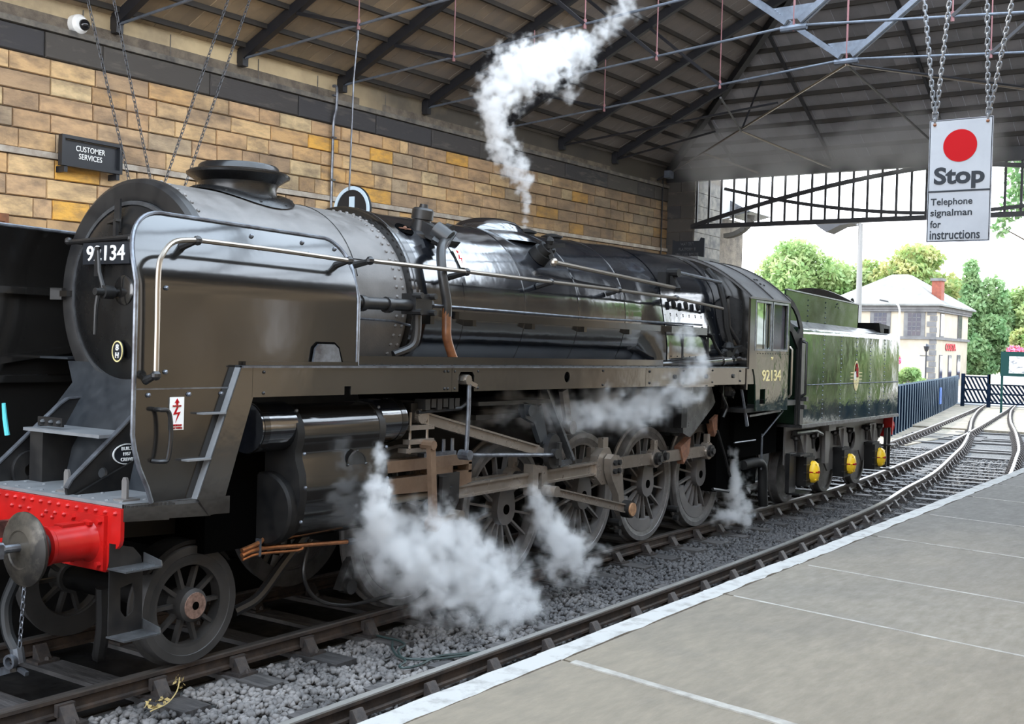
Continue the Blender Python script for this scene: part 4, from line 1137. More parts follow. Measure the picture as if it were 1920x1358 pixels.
# --- smoke deflectors
def deflector(sg):
    yb0 = 1.27
    def yz(z):
        if z < 2.86: return yb0
        t = min(1, (z - 2.86) / .56)
        return yb0 - .25 * (t ** 1.7)
    xf, xr = -.92, 1.33
    def zt(x):
        if x < xf + .40: t = (xf + .40 - x) / .40; return 3.42 - .40 * (1 - math.sqrt(max(0, 1 - t * t)))
        if x > xr - .2: t = (x - xr + .2) / .2; return 3.40 - .24 * (1 - math.sqrt(max(0, 1 - t * t)))
        return 3.42 - .02 * (x + .6) / 1.7
    def col_x(k, n=44):
        t = k / n; return xf + (xr - xf) * (.5 - .5 * math.cos(PI * t))
    b = MB(); nz = 26; n = 44
    fn = lambda i, j: (col_x(i * n), -sg * yz(2.165 + (zt(col_x(i * n)) - 2.165) * j), 2.165 + (zt(col_x(i * n)) - 2.165) * j)
    b.grid(fn, n, nz, thick=(0, sg * .012, 0))
    d_ = P_(b, 'smoke_deflector', 'panel')
    # lower panel with swept front edge
    b = MB()
    pl = [(xf, 2.16), (xf, 1.85), (xf + .02, 1.74), (xf + .06, 1.62), (xf + .13, 1.48), (xf + .17, 1.37), (-.28, 1.37), (.02, 2.16)] if sg > 0 else [(xf, 2.16), (xf, 1.85), (xf + .02, 1.74), (xf + .06, 1.62), (xf + .13, 1.48), (xf + .17, 1.37), (1.6, 1.37), (1.6, 2.16)]
    b.prism(pl, -sg * yb0, -sg * (yb0 - .012)); P_(b, 'lower_panel', 'panel', parent=d_)
    pts = [V(q[0], -sg * yb0, q[1]) for q in reversed(pl[:6])] + [V(xf, -sg * yb0, z) for z in (2.3, 2.6, 2.9)]
    for k in range(0, n + 1): x = col_x(k); pts.append(V(x, -sg * yz(zt(x)), zt(x)))
    pts += [V(xr, -sg * yb0, z) for z in (2.9, 2.6, 2.33)]
    b = MB(); b.tube(pts, .017, 8); P_(b, 'edge_bead', 'bluesteel', parent=d_)
    b = MB(); b.box(xf, .1, -sg * yb0 - .004, -sg * yb0 + .004, 2.157, 2.168); P_(b, 'panel_seam', 'bluesteel', parent=d_)
    b = MB()
    for x, z in ((.28, 3.33), (.31, 3.24), (.83, 3.33), (.86, 3.24), (1.2, 3.31), (1.22, 3.22), (-.74, 2.87), (-.67, 2.87), (-.74, 2.28), (-.66, 2.28), (-.8, 2.12), (-.45, 2.12), (-.15, 2.12)):
        b.rivet((x, -sg * (yz(z) + .002), z), (0, -sg, 0 if z < 3.1 else .5), .019, .02)
    P_(b, 'deflector_bolts', 'bluesteel', parent=d_, kind='stuff')
    if sg > 0:
        b = MB()
        pts = smooth([(-.80, -1.35, 2.26), (-.80, -1.35, 2.6), (-.80, -1.35, 2.98), (-.76, -1.345, 3.10), (-.66, -1.33, 3.19), (-.5, -1.32, 3.22), (-.3, -1.31, 3.225), (.4, -1.31, 3.22), (1.16, -1.31, 3.205)], 5)
        b.tube(pts, .019, 8); hr = P_(b, 'deflector_handrail', 'pale', parent=d_)
        for q, y1 in (((-.80, -1.35, 2.26), -1.26), ((-.44, -1.315, 3.222), -1.17), ((1.16, -1.31, 3.205), -1.16)):
            b = MB(); b.ball(q, .036, 10); b.tube([q, (q[0] - .02, y1, q[2] - .04)], [.022, .032], 8); P_(b, 'rail_stanchion', 'frame', parent=d_)
        b = MB(); b.tube(smooth([(-.74, -1.27, 2.02), (-.74, -1.34, 2.02), (-.68, -1.35, 2.0), (-.66, -1.35, 1.85), (-.68, -1.35, 1.68), (-.72, -1.34, 1.66), (-.75, -1.27, 1.66)], 4), .016, 8); P_(b, 'grab_handle', 'frame', parent=d_)
        b = MB(); b.prism([(.77, 2.32), (.80, 2.47), (.84, 2.505), (1.02, 2.505), (1.07, 2.47), (1.12, 2.32)], -1.30, -1.26); P_(b, 'foothold_cover', 'bluesteel', parent=d_)
        b = MB(); b.prism([(.76, 2.32), (.785, 2.48), (.84, 2.522), (1.04, 2.522), (1.10, 2.48), (1.16, 2.32)], -1.281, -1.262); P_(b, 'foothold_opening', 'shade_black', parent=d_)
        b = MB(); b.box(.05, 1.3, -1.31, -1.275, 2.31, 2.36); P_(b, 'foot_angle', 'panel', parent=d_)
        warning_plate(d_, -.555, 1.985, -1.274, .125, .235)
    else:
        for z0, z1 in ((2.89, 2.89), (2.22, 2.42), (2.13, 2.13)):
            b = MB(); b.bar((-.85, yb0 - .04, z0), (.5, yb0 - .04, z1), .05, .06); P_(b, 'stiffener_bar', 'panel', parent=d_)
        b = MB(); b.rivet((-.05, 1.25, 3.14), (0, -1, 0), .03); P_(b, 'stay_bolt', 'bluesteel', parent=d_)
    return d_
deflector(1); deflector(-1)
# --- saddle, front frames, platform
b = MB()
b.loft([[(-.02, -.80, 2.3), (1.9, -.80, 2.3), (1.9, .80, 2.3), (-.02, .80, 2.3)], [(-.04, -.70, 2.12), (1.95, -.7, 2.12), (1.95, .70, 2.12), (-.04, .70, 2.12)], [(-.34, -.86, 1.62), (2.0, -.86, 1.62), (2.0, .86, 1.62), (-.34, .86, 1.62)], [(-.40, -.9, 1.36), (2.0, -.9, 1.36), (2.0, .9, 1.36), (-.40, .9, 1.36)]])
P_(b, 'smokebox_saddle', 'deck')
for sg in (1, -1):
    b = MB(); y_ = -.5 * sg
    b.prism([(-.89, 1.35), (-.90, 1.41), (-.86, 1.47), (-.57, 1.72), (-.30, 1.95), (-.22, 2.0), (.3, 2.02), (.5, 1.35)], y_ - .014, y_ + .014, holes=[disc(16, .04, -.60, 1.50)])
    fp_ = P_(b, 'front_frame_plate', 'frame')
    b = MB()
    for a, c in (((-.90, 1.41), (-.86, 1.47)), ((-.86, 1.47), (-.30, 1.95)), ((-.30, 1.95), (-.22, 2.0)), ((-.22, 2.0), (.2, 2.02))): b.bar((a[0], y_, a[1]), (c[0], y_, c[1]), .05, .012)
    P_(b, 'frame_edge', 'bluesteel', parent=fp_)
    if sg > 0:
        b = MB(); b.lathe([(.001, .012), (.125, .012), (.128, 0)], (-.40, -.514, 1.63), (0, -1, 0), 40, sx_=1, sy_=.62); wpz = P_(b, 'works_plate', 'signblack', parent=fp_)
        b = MB(); b.lathe([(.117, .017), (.127, .017), (.127, .008), (.117, .008)], (-.40, -.514, 1.63), (0, -1, 0), 40, loop=True, sx_=1, sy_=.62); P_(b, 'plate_border', 'white', parent=fp_)
        for t_, z_, wd in (('BUILT', 1.672, .10), ('1957', 1.632, .065), ('CREWE', 1.59, .11)): text(t_, 'lettering', 'white', fp_, (-.40, -.529, z_), '-y', wd, .026, bold=.02)
b = MB(); b.lathe([(.052, -.02), (.15, -.02), (.155, 0), (.15, .02), (.052, .02)], (-.57, .465, 1.44), (0, 1, 0), 32, loop=True); P_(b, 'cover_disc', 'frame')
b = MB(); b.box(-.62, -.12, -.485, .485, 1.755, 1.78); P_(b, 'footstep_plate', 'platdeck')
b = MB(); b.box(-.60, -.2, .25, .42, 1.36, 1.755); P_(b, 'step_support', 'frame')
b = MB(); b.box(-.55, -.53, .08, .40, 1.80, 1.87)
for y_ in (.12, .22, .33): b.rivet((-.55, y_, 1.83), (-1, 0, 0), .028, .03)
P_(b, 'bolted_strip', 'frame')
b = MB()
b.prism([(-.925, -1.2), (-.6, -1.28), (-.28, -1.34), (-.20, -1.34), (-.20, 1.34), (-.28, 1.34), (-.6, 1.28), (-.925, 1.2)], 1.338, 1.362, 'z')
P_(b, 'front_platform', 'platdeck')
b = MB()
for y_ in np.linspace(-1.08, 1.1, 15): b.rivet((-.86, y_, 1.362), (0, 0, 1), .016, .008)
for y_ in np.linspace(-1.08, 1.1, 10): b.rivet((-.66, y_, 1.362), (0, 0, 1), .016, .008)
P_(b, 'platform_rivets', 'platdeck', kind='stuff')
for y_ in (-1.02, -.34):
    b = MB(); b.box(-.84, -.70, y_ - .06, y_ + .05, 1.362, 1.375); b.prism([(y_ - .028, 1.37), (y_ + .028, 1.37), (y_ + .028, 1.50), (y_ + .015, 1.525), (y_ - .015, 1.525), (y_ - .028, 1.50)], -.79, -.77, 'x'); P_(b, 'lamp_iron', 'wheel')
# side strip, sloping stringer with two steps, valance
for sg in (1, -1):
    b = MB()
    prof = [(-.925, -1.2), (-.6, -1.28), (-.28, -1.34), (-.1, -1.34)]
    for (x0, y0), (x1, y1) in zip(prof, prof[1:]):
        b.add([(x0, sg * y0, 1.245), (x1, sg * y1, 1.235), (x1, sg * y1, 1.365), (x0, sg * y0, 1.365), (x0, sg * (y0 + .015), 1.245), (x1, sg * (y1 + .015), 1.235), (x1, sg * (y1 + .015), 1.365), (x0, sg * (y0 + .015), 1.365)], [(0, 1, 2, 3), (7, 6, 5, 4), (0, 4, 5, 1), (3, 2, 6, 7), (0, 3, 7, 4), (1, 5, 6, 2)])
    P_(b, 'platform_side_strip', 'valance')
    b = MB(); b.prism([(-.48, 1.365), (-.30, 1.24), (-.21, 1.245), (-.17, 1.30), (.10, 2.09), (.16, 2.315), (-.02, 2.315)][1:] + [(-.40, 1.365)], -sg * 1.345, -sg * 1.33)
    st_ = P_(b, 'step_stringer', 'valance')
    b = MB()
    yi = 1.15 if sg > 0 else 1.29
    b.add([(-.40, -sg * 1.34, 1.365), (-.40, -sg * yi, 1.365), (-.02, -sg * yi, 2.315), (-.02, -sg * 1.34, 2.315)], [(0, 1, 2, 3)])
    b.add([(-.385, -sg * 1.34, 1.36), (-.385, -sg * yi, 1.36), (-.005, -sg * yi, 2.31), (-.005, -sg * 1.34, 2.31)], [(3, 2, 1, 0)])
    P_(b, 'step_riser', 'platdeck', parent=st_)
    for z_, x0, x1 in ((1.655, -.50, -.24), (1.985, -.37, -.12)):
        yi = 1.1 if sg > 0 else 1.29; b = MB(); b.box(x0, x1, min(-sg * 1.34, -sg * yi), max(-sg * 1.34, -sg * yi), z_ - .012, z_); P_(b, 'step_tread', 'platdeck', parent=st_)
VY = -1.335
def valance(x0, x1, z0=2.09, z1=2.315, y=VY):
    b = MB(); b.box(x0, x1, y - .012, y, z0, z1); return b
run = MB(); run.box(-.02, 9.8, -1.345, -.8, 2.312, 2.33); run.box(-.02, 9.8, .8, 1.345, 2.312, 2.33)
run_o = P_(run, 'running_plate', 'deck')
b = MB(); b.box(-.02, 9.8, 1.335, 1.345, 2.09, 2.315); P_(b, 'valance_panel', 'valance', parent=run_o)
b = MB(); b.prism([(.09, 2.315), (.09, 2.09), (1.10, 2.09), (1.10, 2.16), (1.18, 2.16), (1.18, 2.09), (2.56, 2.09), (2.56, 2.315)], VY - .012, VY); P_(b, 'valance_panel', 'valance', parent=run_o)
b = MB(); b.prism([(2.56, 2.09), (2.66, 2.09), (2.66, 2.24), (2.69, 2.275), (2.88, 2.275), (2.91, 2.24), (2.91, 2.09), (3.02, 2.09), (3.02, 2.315), (2.56, 2.315)], VY - .016, VY); P_(b, 'notched_panel', 'valance', parent=run_o)
b = MB(); b.prism([(3.02, 2.09), (6.45, 2.085), (6.45, 2.315), (3.02, 2.315)], VY - .012, VY, holes=[disc(20, .058, 4.62, 2.215)]); P_(b, 'valance_panel', 'valance', parent=run_o)
b = MB(); b.prism([(6.455, 2.085), (9.3, 2.08), (9.3, 2.315), (6.455, 2.315)], VY - .012, VY); P_(b, 'valance_panel', 'valance', parent=run_o)
b = MB(); b.box(9.305, 9.86, VY - .012, VY, 2.08, 2.315); P_(b, 'valance_panel', 'valance', parent=run_o)
b = MB(); b.box(-.02, 9.8, VY - .03, VY + .01, 2.312, 2.325); P_(b, 'plate_edge_angle', 'bluesteel', parent=run_o)
b = MB(); b.box(1.3, 7.3, -1.15, -1.13, 2.33, 2.41); P_(b, 'foot_plate_angle', 'panel', parent=run_o)
b = MB()
for x in (.2, 2.5, 2.45, 2.6, 2.97, 5.4, 7.5, 8.4): b.rivet((x, VY - .013, 2.28), (0, -1, 0), .014, .012); b.rivet((x, VY - .013, 2.12), (0, -1, 0), .014, .012)
for x in np.arange(.2, 9.6, .22): b.rivet((x, -1.30, 2.33), (0, 0, 1), .014, .008)
for x in (6.55, 9.35): b.rivet((x, VY - .013, 2.27), (0, -1, 0), .018, .014); b.rivet((x, VY - .013, 2.13), (0, -1, 0), .018, .014)
for x in (7.25, 8.2, 9.1): b.cyl((x, VY - .01, 2.2), (x, VY - .03, 2.2), .03, n=10)
P_(b, 'valance_bolts', 'frame', parent=run_o, kind='stuff')
# --- buffer beam, buffers, coupling
b = MB()
beam = [(-1.2, 1.335), (-1.2, 1.12), (-1.185, 1.08), (-1.12, 1.03), (-1.08, .96), (-1.06, .90), (-1.04, .88), (-.30, .88), (.30, .88), (1.04, .88), (1.06, .90), (1.08, .96), (1.12, 1.03), (1.185, 1.08), (1.2, 1.12), (1.2, 1.335)]
b.prism(beam, -.945, -.915, 'x'); bb = P_(b, 'buffer_beam', 'red')
b = MB()
for k in range(22):
    y_ = -1.14 + k * .108; b.rivet((-.945, y_, 1.30 - .0), (-1, 0, 0), .02, .022)
    if k % 4 in (1, 2, 3) : b.rivet((-.945, y_ + .04, 1.235), (-1, 0, 0), .02, .022)
for y_ in (-.42, -.30, .30, .42):
    for z_ in (1.2, 1.1, 1.0): b.rivet((-.945, y_, z_), (-1, 0, 0), .02, .022)
P_(b, 'beam_rivets', 'red', parent=bb, kind='stuff')
for sg in (1, -1):
    y_ = -.865 * sg; zb = 1.085
    b = MB(); b.box(-.975, -.945, y_ - .19, y_ + .19, zb - .19, zb + .19); bu = P_(b, 'buffer', 'red')
    b = MB(); b.lathe([(.15, 0), (.14, -.02), (.128, -.05), (.126, -.30), (.135, -.31), (.135, -.335), (.12, -.34)], (-.975, y_, zb), (1, 0, 0), 32); P_(b, 'buffer_housing', 'red', parent=bu)
    b = MB(); b.box(-1.2, -1.03, y_ - .05, y_ + .05, zb + .118, zb + .137); b.box(-1.02, -.99, y_ - .09, y_ - .02, zb + .12, zb + .14); P_(b, 'buffer_step', 'red', parent=bu)
    b = MB()
    for dy in (-.15, .15):
        for dz in (-.15, .15): b.cyl((-.975, y_ + dy, zb + dz), (-1.005, y_ + dy, zb + dz), .022, n=6)
    P_(b, 'flange_bolts', 'red', parent=bu, kind='stuff')
    b = MB(); b.cyl((-1.29, y_, zb), (-1.45, y_, zb), .10, n=24); P_(b, 'buffer_shank', 'rubber', parent=bu)
    b = MB(); b.lathe([(.10, .03), (.235, .02), (.25, .0), (.25, -.015), (.22, -.035), (.13, -.05), (.12, -.042), (.001, -.045)], (-1.44, y_, zb), (1, 0, 0), 48); P_(b, 'buffer_head', 'greasy', parent=bu)
b = MB(); b.cyl((-1.48, -.86, 1.10), (-1.62, -.85, 1.10), .028, n=10); b.cyl((-1.60, -.85, 1.10), (-1.85, -.84, 1.10), .05, n=10); b.box(-1.78, -1.62, -.91, -.79, 1.05, 1.14); P_(b, 'draw_link', 'bluesteel')
# coupling / draw hook shackle at the left edge
b = MB(); b.box(-1.25, -.945, -.035, .035, 1.02, 1.14); b.tube(smooth([(-1.25, 0, 1.1), (-1.36, 0, 1.14), (-1.40, 0, 1.05), (-1.33, 0, .97), (-1.24, 0, .99)], 4), .036, 8); P_(b, 'draw_hook', 'greasy')
b = MB(); b.tube([(-1.32, -.05, 1.06), (-1.52, -.16, 1.09)], .04, 10); b.tube([(-1.3, -.08, 1.03), (-1.42, -.12, .7)], .02, 8); P_(b, 'screw_coupling', 'bluesteel')
b = MB(); b.tube(smooth([(-.96, -.10, .86), (-.97, -.02, .70), (-1.0, .05, .5), (-1.0, .02, .3), (-.98, -.06, .17)], 6), .045, 10); vh = P_(b, 'vacuum_hose', 'rubber')
b = MB(); b.cyl((-.98, -.06, .19), (-.97, -.08, .08), .05, n=10); b.lathe([(.035, -.02), (.055, -.02), (.055, .02), (.035, .02)], (-1.03, -.07, .10), (1, .2, 0), 16, loop=True); b.bar((-.98, -.02, .03), (-.98, .12, -.02), .05, .06); b.bar((-.98, -.1, .04), (-.98, -.2, .02), .03, .03); P_(b, 'hose_coupling', 'bluesteel', parent=vh)
P_(chain((-.97, -.14, .82), (-.98, -.10, .2), .06, .006), 'hose_chain', 'bluesteel', parent=vh)
# front footsteps
b = MB()
y_ = -1.14
b.prism([(-.99, 1.10), (-.92, 1.08), (-.80, 1.05), (-.735, .98), (-.715, .90), (-.715, .45), (-.99, .45), (-.99, .9)], y_ - .012, y_, holes=[[(-.90, .78), (-.80, .80), (-.775, .7), (-.79, .60), (-.85, .56), (-.895, .62)]])
fs_ = P_(b, 'front_footstep', 'frame')
for z_ in (.93, .46):
    b = MB(); b.add([(-1.0, y_, z_), (-.70, y_, z_), (-.70, y_ - .2, z_ + .0), (-1.0, y_ - .2, z_), (-1.0, y_, z_ - .012), (-.70, y_, z_ - .012), (-.70, y_ - .2, z_ - .012), (-1.0, y_ - .2, z_ - .012)], [(0, 1, 2, 3), (7, 6, 5, 4), (0, 4, 5, 1), (1, 5, 6, 2), (2, 6, 7, 3), (3, 7, 4, 0)])
    b.prism([(y_, z_), (y_ - .2, z_), (y_ - .19, z_ + .035), (y_, z_ + .07)], -.705, -.695, 'x'); P_(b, 'footstep_tread', 'ashpan', parent=fs_)
# --- frames and dark underside
for sg in (1, -1):
    b = MB(); b.prism([(-.9, 1.34), (-.5, 1.0), (.5, .95), (1.0, .9), (2.0, .62), (9.9, .62), (10.8, .7), (10.8, 1.6), (2.0, 2.0), (-.3, 1.6)], sg * .52, sg * .55); P_(b, 'main_frame', 'dark')
b = MB(); b.box(2.0, 10.8, -.5, .5, .9, 2.1); b.box(.2, 2.1, -.5, .5, .8, 1.5); P_(b, 'frame_stretcher', 'shade_black')
b = MB(); b.box(3.2, 4.6, -1.2, -.55, 1.93, 1.97); b.box(3.3, 4.5, -1.1, -.56, 1.78, 1.83); P_(b, 'air_pipe_shelf', 'frame')
# --- wheels
def wheel(name, r, nsp, hub_r, tyre_w, crank, bal, axle_m, spw, wm='wheel'):
    o = MB(); yo = -.82   # outer face plane, wheel local origin at axle on y = 0
    ri = r - .075
    o.lathe([(ri - .06, yo + .02), (r - .07, yo + .005), (r - .065, yo), (r - .005, yo), (r, yo + .01), (r + .004, yo + .1), (r + .03, yo + .115), (r + .03, yo + .14), (ri - .06, yo + .14)], (0, 0, 0), (0, 1, 0), 64, loop=True)
    wo = build(o, name, 'tyre' if crank else wm, loco, loc=(0, 0, 0), local=True)
    q = MB(); q.lathe([(ri + .02, yo + .012), (ri - .075, yo + .02), (ri - .075, yo + .11), (ri + .02, yo + .12)], (0, 0, 0), (0, 1, 0), 64, loop=True); build(q, 'rim', wm, wo, loc=(0, 0, 0), local=True)
    q = MB()
    if crank:
        pr_ = []
        for k in range(40):
            a = 2 * PI * k / 40; rr = hub_r
            x, z = rr * math.cos(a), rr * math.sin(a)
            if z > .02: z = z + (z / rr) ** 2 * .26; x *= 1 - .22 * (z / (rr + .26)) ** 2
            pr_.append((x, z))
        q.prism(pr_, yo - .035, yo + .13)
        q.lathe([(.05, 0), (.05, -.004), (.001, -.004)], (0, yo - .035, 0), (0, 1, 0), 20)
    else:
        q.lathe([(.001, yo - .05), (hub_r * .8, yo - .05), (hub_r, yo - .03), (hub_r, yo + .13)], (0, 0, 0), (0, 1, 0), 32)
    build(q, 'hub', wm, wo, loc=(0, 0, 0), local=True)
    q = MB()
    if crank: q.lathe([(.001, -.037), (.055, -.037), (.055, -.03)], (0, yo - .003, 0), (0, 1, 0), 24); build(q, 'axle_hole', 'shade_black', wo, loc=(0, 0, 0), local=True)
    else:
        q.lathe([(.03, -.052), (.10, -.052), (.105, -.045)], (0, yo - .003, 0), (0, 1, 0), 24); q.lathe([(.001, -.052), (.001, -.05)], (0, yo, 0), (0, 1, 0), 8); build(q, 'axle_end', axle_m, wo, loc=(0, 0, 0), local=True)
        q = MB(); q.lathe([(.001, -.054), (.032, -.054), (.032, -.05)], (0, yo - .003, 0), (0, 1, 0), 16); build(q, 'axle_hole', 'shade_black', wo, loc=(0, 0, 0), local=True)
    q = MB()
    q.bar((0, yo + .07, hub_r * .8), (0, yo + .07, ri - .06), spw[0], spw[1], up=(0, 1, 0), w2=spw[0] * .8)
    spm = mesh_of(q, 'spoke', wm)
    for k in range(nsp):
        inst(spm, 'spoke', wo, (0, 0, 0), rot=(0, 2 * PI * (k + .5) / nsp, 0))
    if bal:
        pr_ = [(( ri - .05) * math.cos(a), (ri - .05) * math.sin(a)) for a in np.linspace(R(bal[0]), R(bal[1]), 24)] + [((ri - .05 - bal[2]) * math.cos(a), (ri - .05 - bal[2]) * math.sin(a)) for a in np.linspace(R(bal[1]), R(bal[0]), 24)]
        q = MB(); q.prism(pr_, yo + .012, yo + .10); build(q, 'balance_weight', 'wheel', wo, loc=(0, 0, 0), local=True)
    q = MB(); q.cyl((0, yo + .1, 0), (0, -yo - .1, 0), .1, n=16); build(q, 'axle', 'dark', wo, loc=(0, 0, 0), local=True)
    return wo
RD = .762
XD = [2.591, 4.242, 5.893, 7.544, 9.195]
dw = wheel('driving_wheel', RD - .006, 16, .17, .14, True, (195, 290, .15), None, (.028, .055))
dw.location = V(XD[0], 0, RD) - WL[loco]; WL[dw] = V(XD[0], 0, RD)
for x in XD[1:]: dup(dw, loco, (x, 0, RD))
pw = wheel('pony_wheel', .457, 10, .13, .14, False, None, 'pinkhub', (.034, .05), 'pony')
pw.location = V(0, 0, .457) - WL[loco]; WL[pw] = V(0, 0, .457)
# far side wheels: same wheels turned about
for x in XD:
    c_ = dup(dw, loco, (x, 0, RD)); c_.rotation_euler = (0, 0, PI)
c_ = dup(pw, loco, (0, 0, .457)); c_.rotation_euler = (0, 0, PI)
# brake gear between the wheels
for x in (3.42, 5.07, 6.72, 8.37):
    b = MB(); b.bar((x - .05, -.72, 1.2), (x + .03, -.72, .34), .07, .05, up=(0, 1, 0)); b.prism([(x + .05, .35), (x + .13, .36), (x + .06, .6), (x - .02, .75), (x - .06, .6)], -.78, -.68); b.cyl((x + .02, -.9, .34), (x + .02, -.6, .34), .045, n=10); b.cyl((x + .02, -.9, .22), (x + .02, -.84, .22), .04, n=8); P_(b, 'brake_hanger', 'frame')
b = MB(); b.prism([(1.72, .28), (1.80, .27), (1.98, .55), (1.92, .86), (1.84, .86), (1.86, .55)], -.78, -.70); b.cyl((1.84, -.82, .3), (1.84, -.7, .3), .07, n=12); P_(b, 'brake_hanger', 'frame')
b = MB(); b.tube(smooth([(1.3, -.8, .8), (1.22, -.82, .5), (1.35, -.85, .28), (1.7, -.85, .16), (2.1, -.85, .14), (2.4, -.84, .14)], 6), .018, 8); P_(b, 'brake_pipe', 'frame')
b = MB(); b.tube(smooth([(.50, -.75, .30), (.75, -.76, .38), (1.0, -.78, .62), (1.25, -.8, .85)], 5), .045, 8); P_(b, 'pony_truck_arm', 'frame')
b = MB(); b.tube(smooth([(-.75, -.75, .7), (-.72, -.72, .4), (-.7, -.66, .2), (-.66, -.6, .16)], 4), .05, 8); P_(b, 'life_guard', 'dark')
b = MB(); b.lathe([(.47, -.10), (.50, -.10), (.50, .12), (.47, .12)], (0, -.7, .457), (0, 1, 0), 40, loop=True); b.v = [(x, y, max(z, .75)) for x, y, z in b.v]; P_(b, 'pony_wheel_guard', 'dark')
# copper drain pipes
b = MB()
b.tube(smooth([(.36, -.98, .85), (.53, -.98, .885), (.64, -.98, .93), (.72, -.98, .935)], 3), .020, 8); P_(b, 'drain_pipe', 'copper')
b = MB(); b.tube(smooth([(.36, -.98, .81), (.52, -.98, .84), (.9, -.98, .815), (1.58, -.98, .765)], 3), .020, 8); P_(b, 'drain_pipe', 'copper')
b = MB(); b.tube(smooth([(.37, -.98, .775), (.54, -.98, .80), (.98, -.98, .77), (1.04, -.98, .80)], 3), .013, 8); P_(b, 'drain_pipe', 'copper')
b = MB(); b.box(.53, .55, -1.0, -.95, .78, .92); b.cyl((.72, -.98, .935), (.77, -.98, .935), .04, n=6); b.cyl((.77, -.98, .935), (.98, -.98, .93), .022, n=8); b.cyl((1.58, -.98, .765), (1.66, -.98, .762), .035, n=6); b.cyl((1.66, -.98, .762), (1.86, -.98, .755), .022, n=8); P_(b, 'pipe_unions', 'bluesteel')
# --- cylinder and valve chest
b = MB()
yc = -1.29
pr_ = [(-.75, 1.98), (-.98, 2.0), (-1.12, 1.985), (-1.20, 1.93), (-1.245, 1.86), (-1.262, 1.78), (-1.255, 1.70), (-1.232, 1.635), (-1.24, 1.57), (-1.285, 1.45), (-1.30, 1.28), (-1.27, 1.1), (-1.2, .98), (-1.08, .90), (-.75, .86)]
b.prism(pr_, .70, 1.70, 'x'); cyl_ = P_(b, 'cylinder', 'panel')
for x0, x1 in ((.66, .74), (1.66, 1.74)):
    b = MB(); b.prism([(-.98 + (y + .98) * 1.012 if y < -.9 else y, 1.45 + (z - 1.45) * 1.012) for y, z in pr_], x0, x1, 'x')
    P_(b, 'cylinder_edge_band', 'dark' if x0 < 1 else 'frame', parent=cyl_)  # front band blacker than the rear: shade put into its colour
b = MB()
for x in (.70, 1.70):
    for y_, z_ in ((-1.19, 1.95), (-1.29, 1.62), (-1.31, 1.35), (-1.27, 1.07)): b.rivet((x, y_ - .012, z_ + (.012 if z_ > 1.9 else 0)), (0, -1, .0 if z_ < 1.9 else .7), .016, .016)
b.v = b.v; P_(b, 'band_bolts', 'bluesteel', parent=cyl_, kind='stuff')
b = MB(); b.lathe([(.12, .0), (.122, .006), (.108, .007), (.107, .003), (.001, .003)], (1.36, -1.268, 1.49), (0, -1, .0), 32)
for a in range(4): b.rivet((1.36 + .114 * math.cos(a * PI / 2), -1.274, 1.49 + .114 * math.sin(a * PI / 2)), (0, -1, 0), .012, .012)
P_(b, 'inspection_cover', 'panel', parent=cyl_)
vc = (-1.05, 1.80)
for x0, x1 in ((.30, .68), (1.72, 2.06)):
    b = MB(); b.lathe([(.001, 0), (.20, 0), (.20, x1 - x0), (.001, x1 - x0)], (x0, vc[0], vc[1] + .03), (1, 0, 0), 32); vcv = P_(b, 'valve_chest_cover', 'gloss', parent=cyl_)
    b = MB(); xx = x0 + .02 if x0 < 1 else x1 - .08; b.lathe([(.205, 0), (.205, .06), (.19, .06), (.19, 0)], (xx, vc[0], vc[1] + .03), (1, 0, 0), 32, loop=True); P_(b, 'cover_rim', 'panel', parent=cyl_)
b = MB(); b.lathe([(.001, 0), (.28, 0), (.30, .02), (.30, .10)], (.58, -.98, 1.16), (1, 0, 0), 36); P_(b, 'cylinder_end_cover', 'dark', parent=cyl_); b = MB(); b.lathe([(.30, 0), (.28, .08), (.001, .08)], (1.76, -.98, 1.16), (1, 0, 0), 36); P_(b, 'cylinder_end_cover', 'panel', parent=cyl_)  # front cover likewise black, shade put into its colour
b = MB(); b.box(.05, 2.0, -.9, -.5, .85, 1.95); b.v = [(x, y, z) for x, y, z in b.v]; P_(b, 'cylinder_casting', 'shade_black', parent=cyl_)
b = MB(); b.prism([(-y, z) for y, z in pr_], .70, 1.70, 'x'); P_(b, 'far_cylinder', 'dark')
# slide bars, crosshead, piston rod
b = MB(); b.prism([(1.80, 1.42), (1.85, 1.465), (2.9, 1.465), (3.17, 1.43), (3.17, 1.36), (1.80, 1.36)], -1.16, -1.02); P_(b, 'slide_bar', 'bar')
b = MB(); b.prism([(1.80, 1.30), (3.17, 1.30), (3.17, 1.18), (2.9, 1.135), (1.85, 1.165), (1.80, 1.21)], -1.16, -1.02); P_(b, 'slide_bar', 'bar')
b = MB(); b.box(3.12, 3.17, -1.16, -1.02, 1.28, 1.38); b.box(2.55, 2.85, -1.17, -1.01, 1.29, 1.37); P_(b, 'crosshead_slipper', 'bar')
b = MB(); b.box(2.45, 2.95, -1.13, -1.05, 1.46, 1.5)
for x in (2.62, 2.78, 2.92): b.cyl((x, -1.1, 1.48), (x, -1.1, 1.62), .02, n=8)
P_(b, 'oil_box', 'bluesteel')
b = MB(); b.cyl((1.78, -1.08, 1.10), (2.6, -1.08, 1.10), .042, n=14); b.cyl((1.76, -1.08, 1.10), (1.9, -1.08, 1.10), .08, n=12); P_(b, 'piston_rod', 'pale')
b = MB(); b.prism([(2.60, 1.3), (2.92, 1.3), (2.92, 1.02), (2.84, .92), (2.80, .80), (2.72, .80), (2.70, 1.0), (2.60, 1.02)], -1.20, -1.05); b.cyl((2.78, -1.24, 1.10), (2.78, -1.0, 1.10), .075, n=16); b.box(2.6, 2.72, -1.24, -1.18, 1.0, 1.28); P_(b, 'crosshead', 'frame')
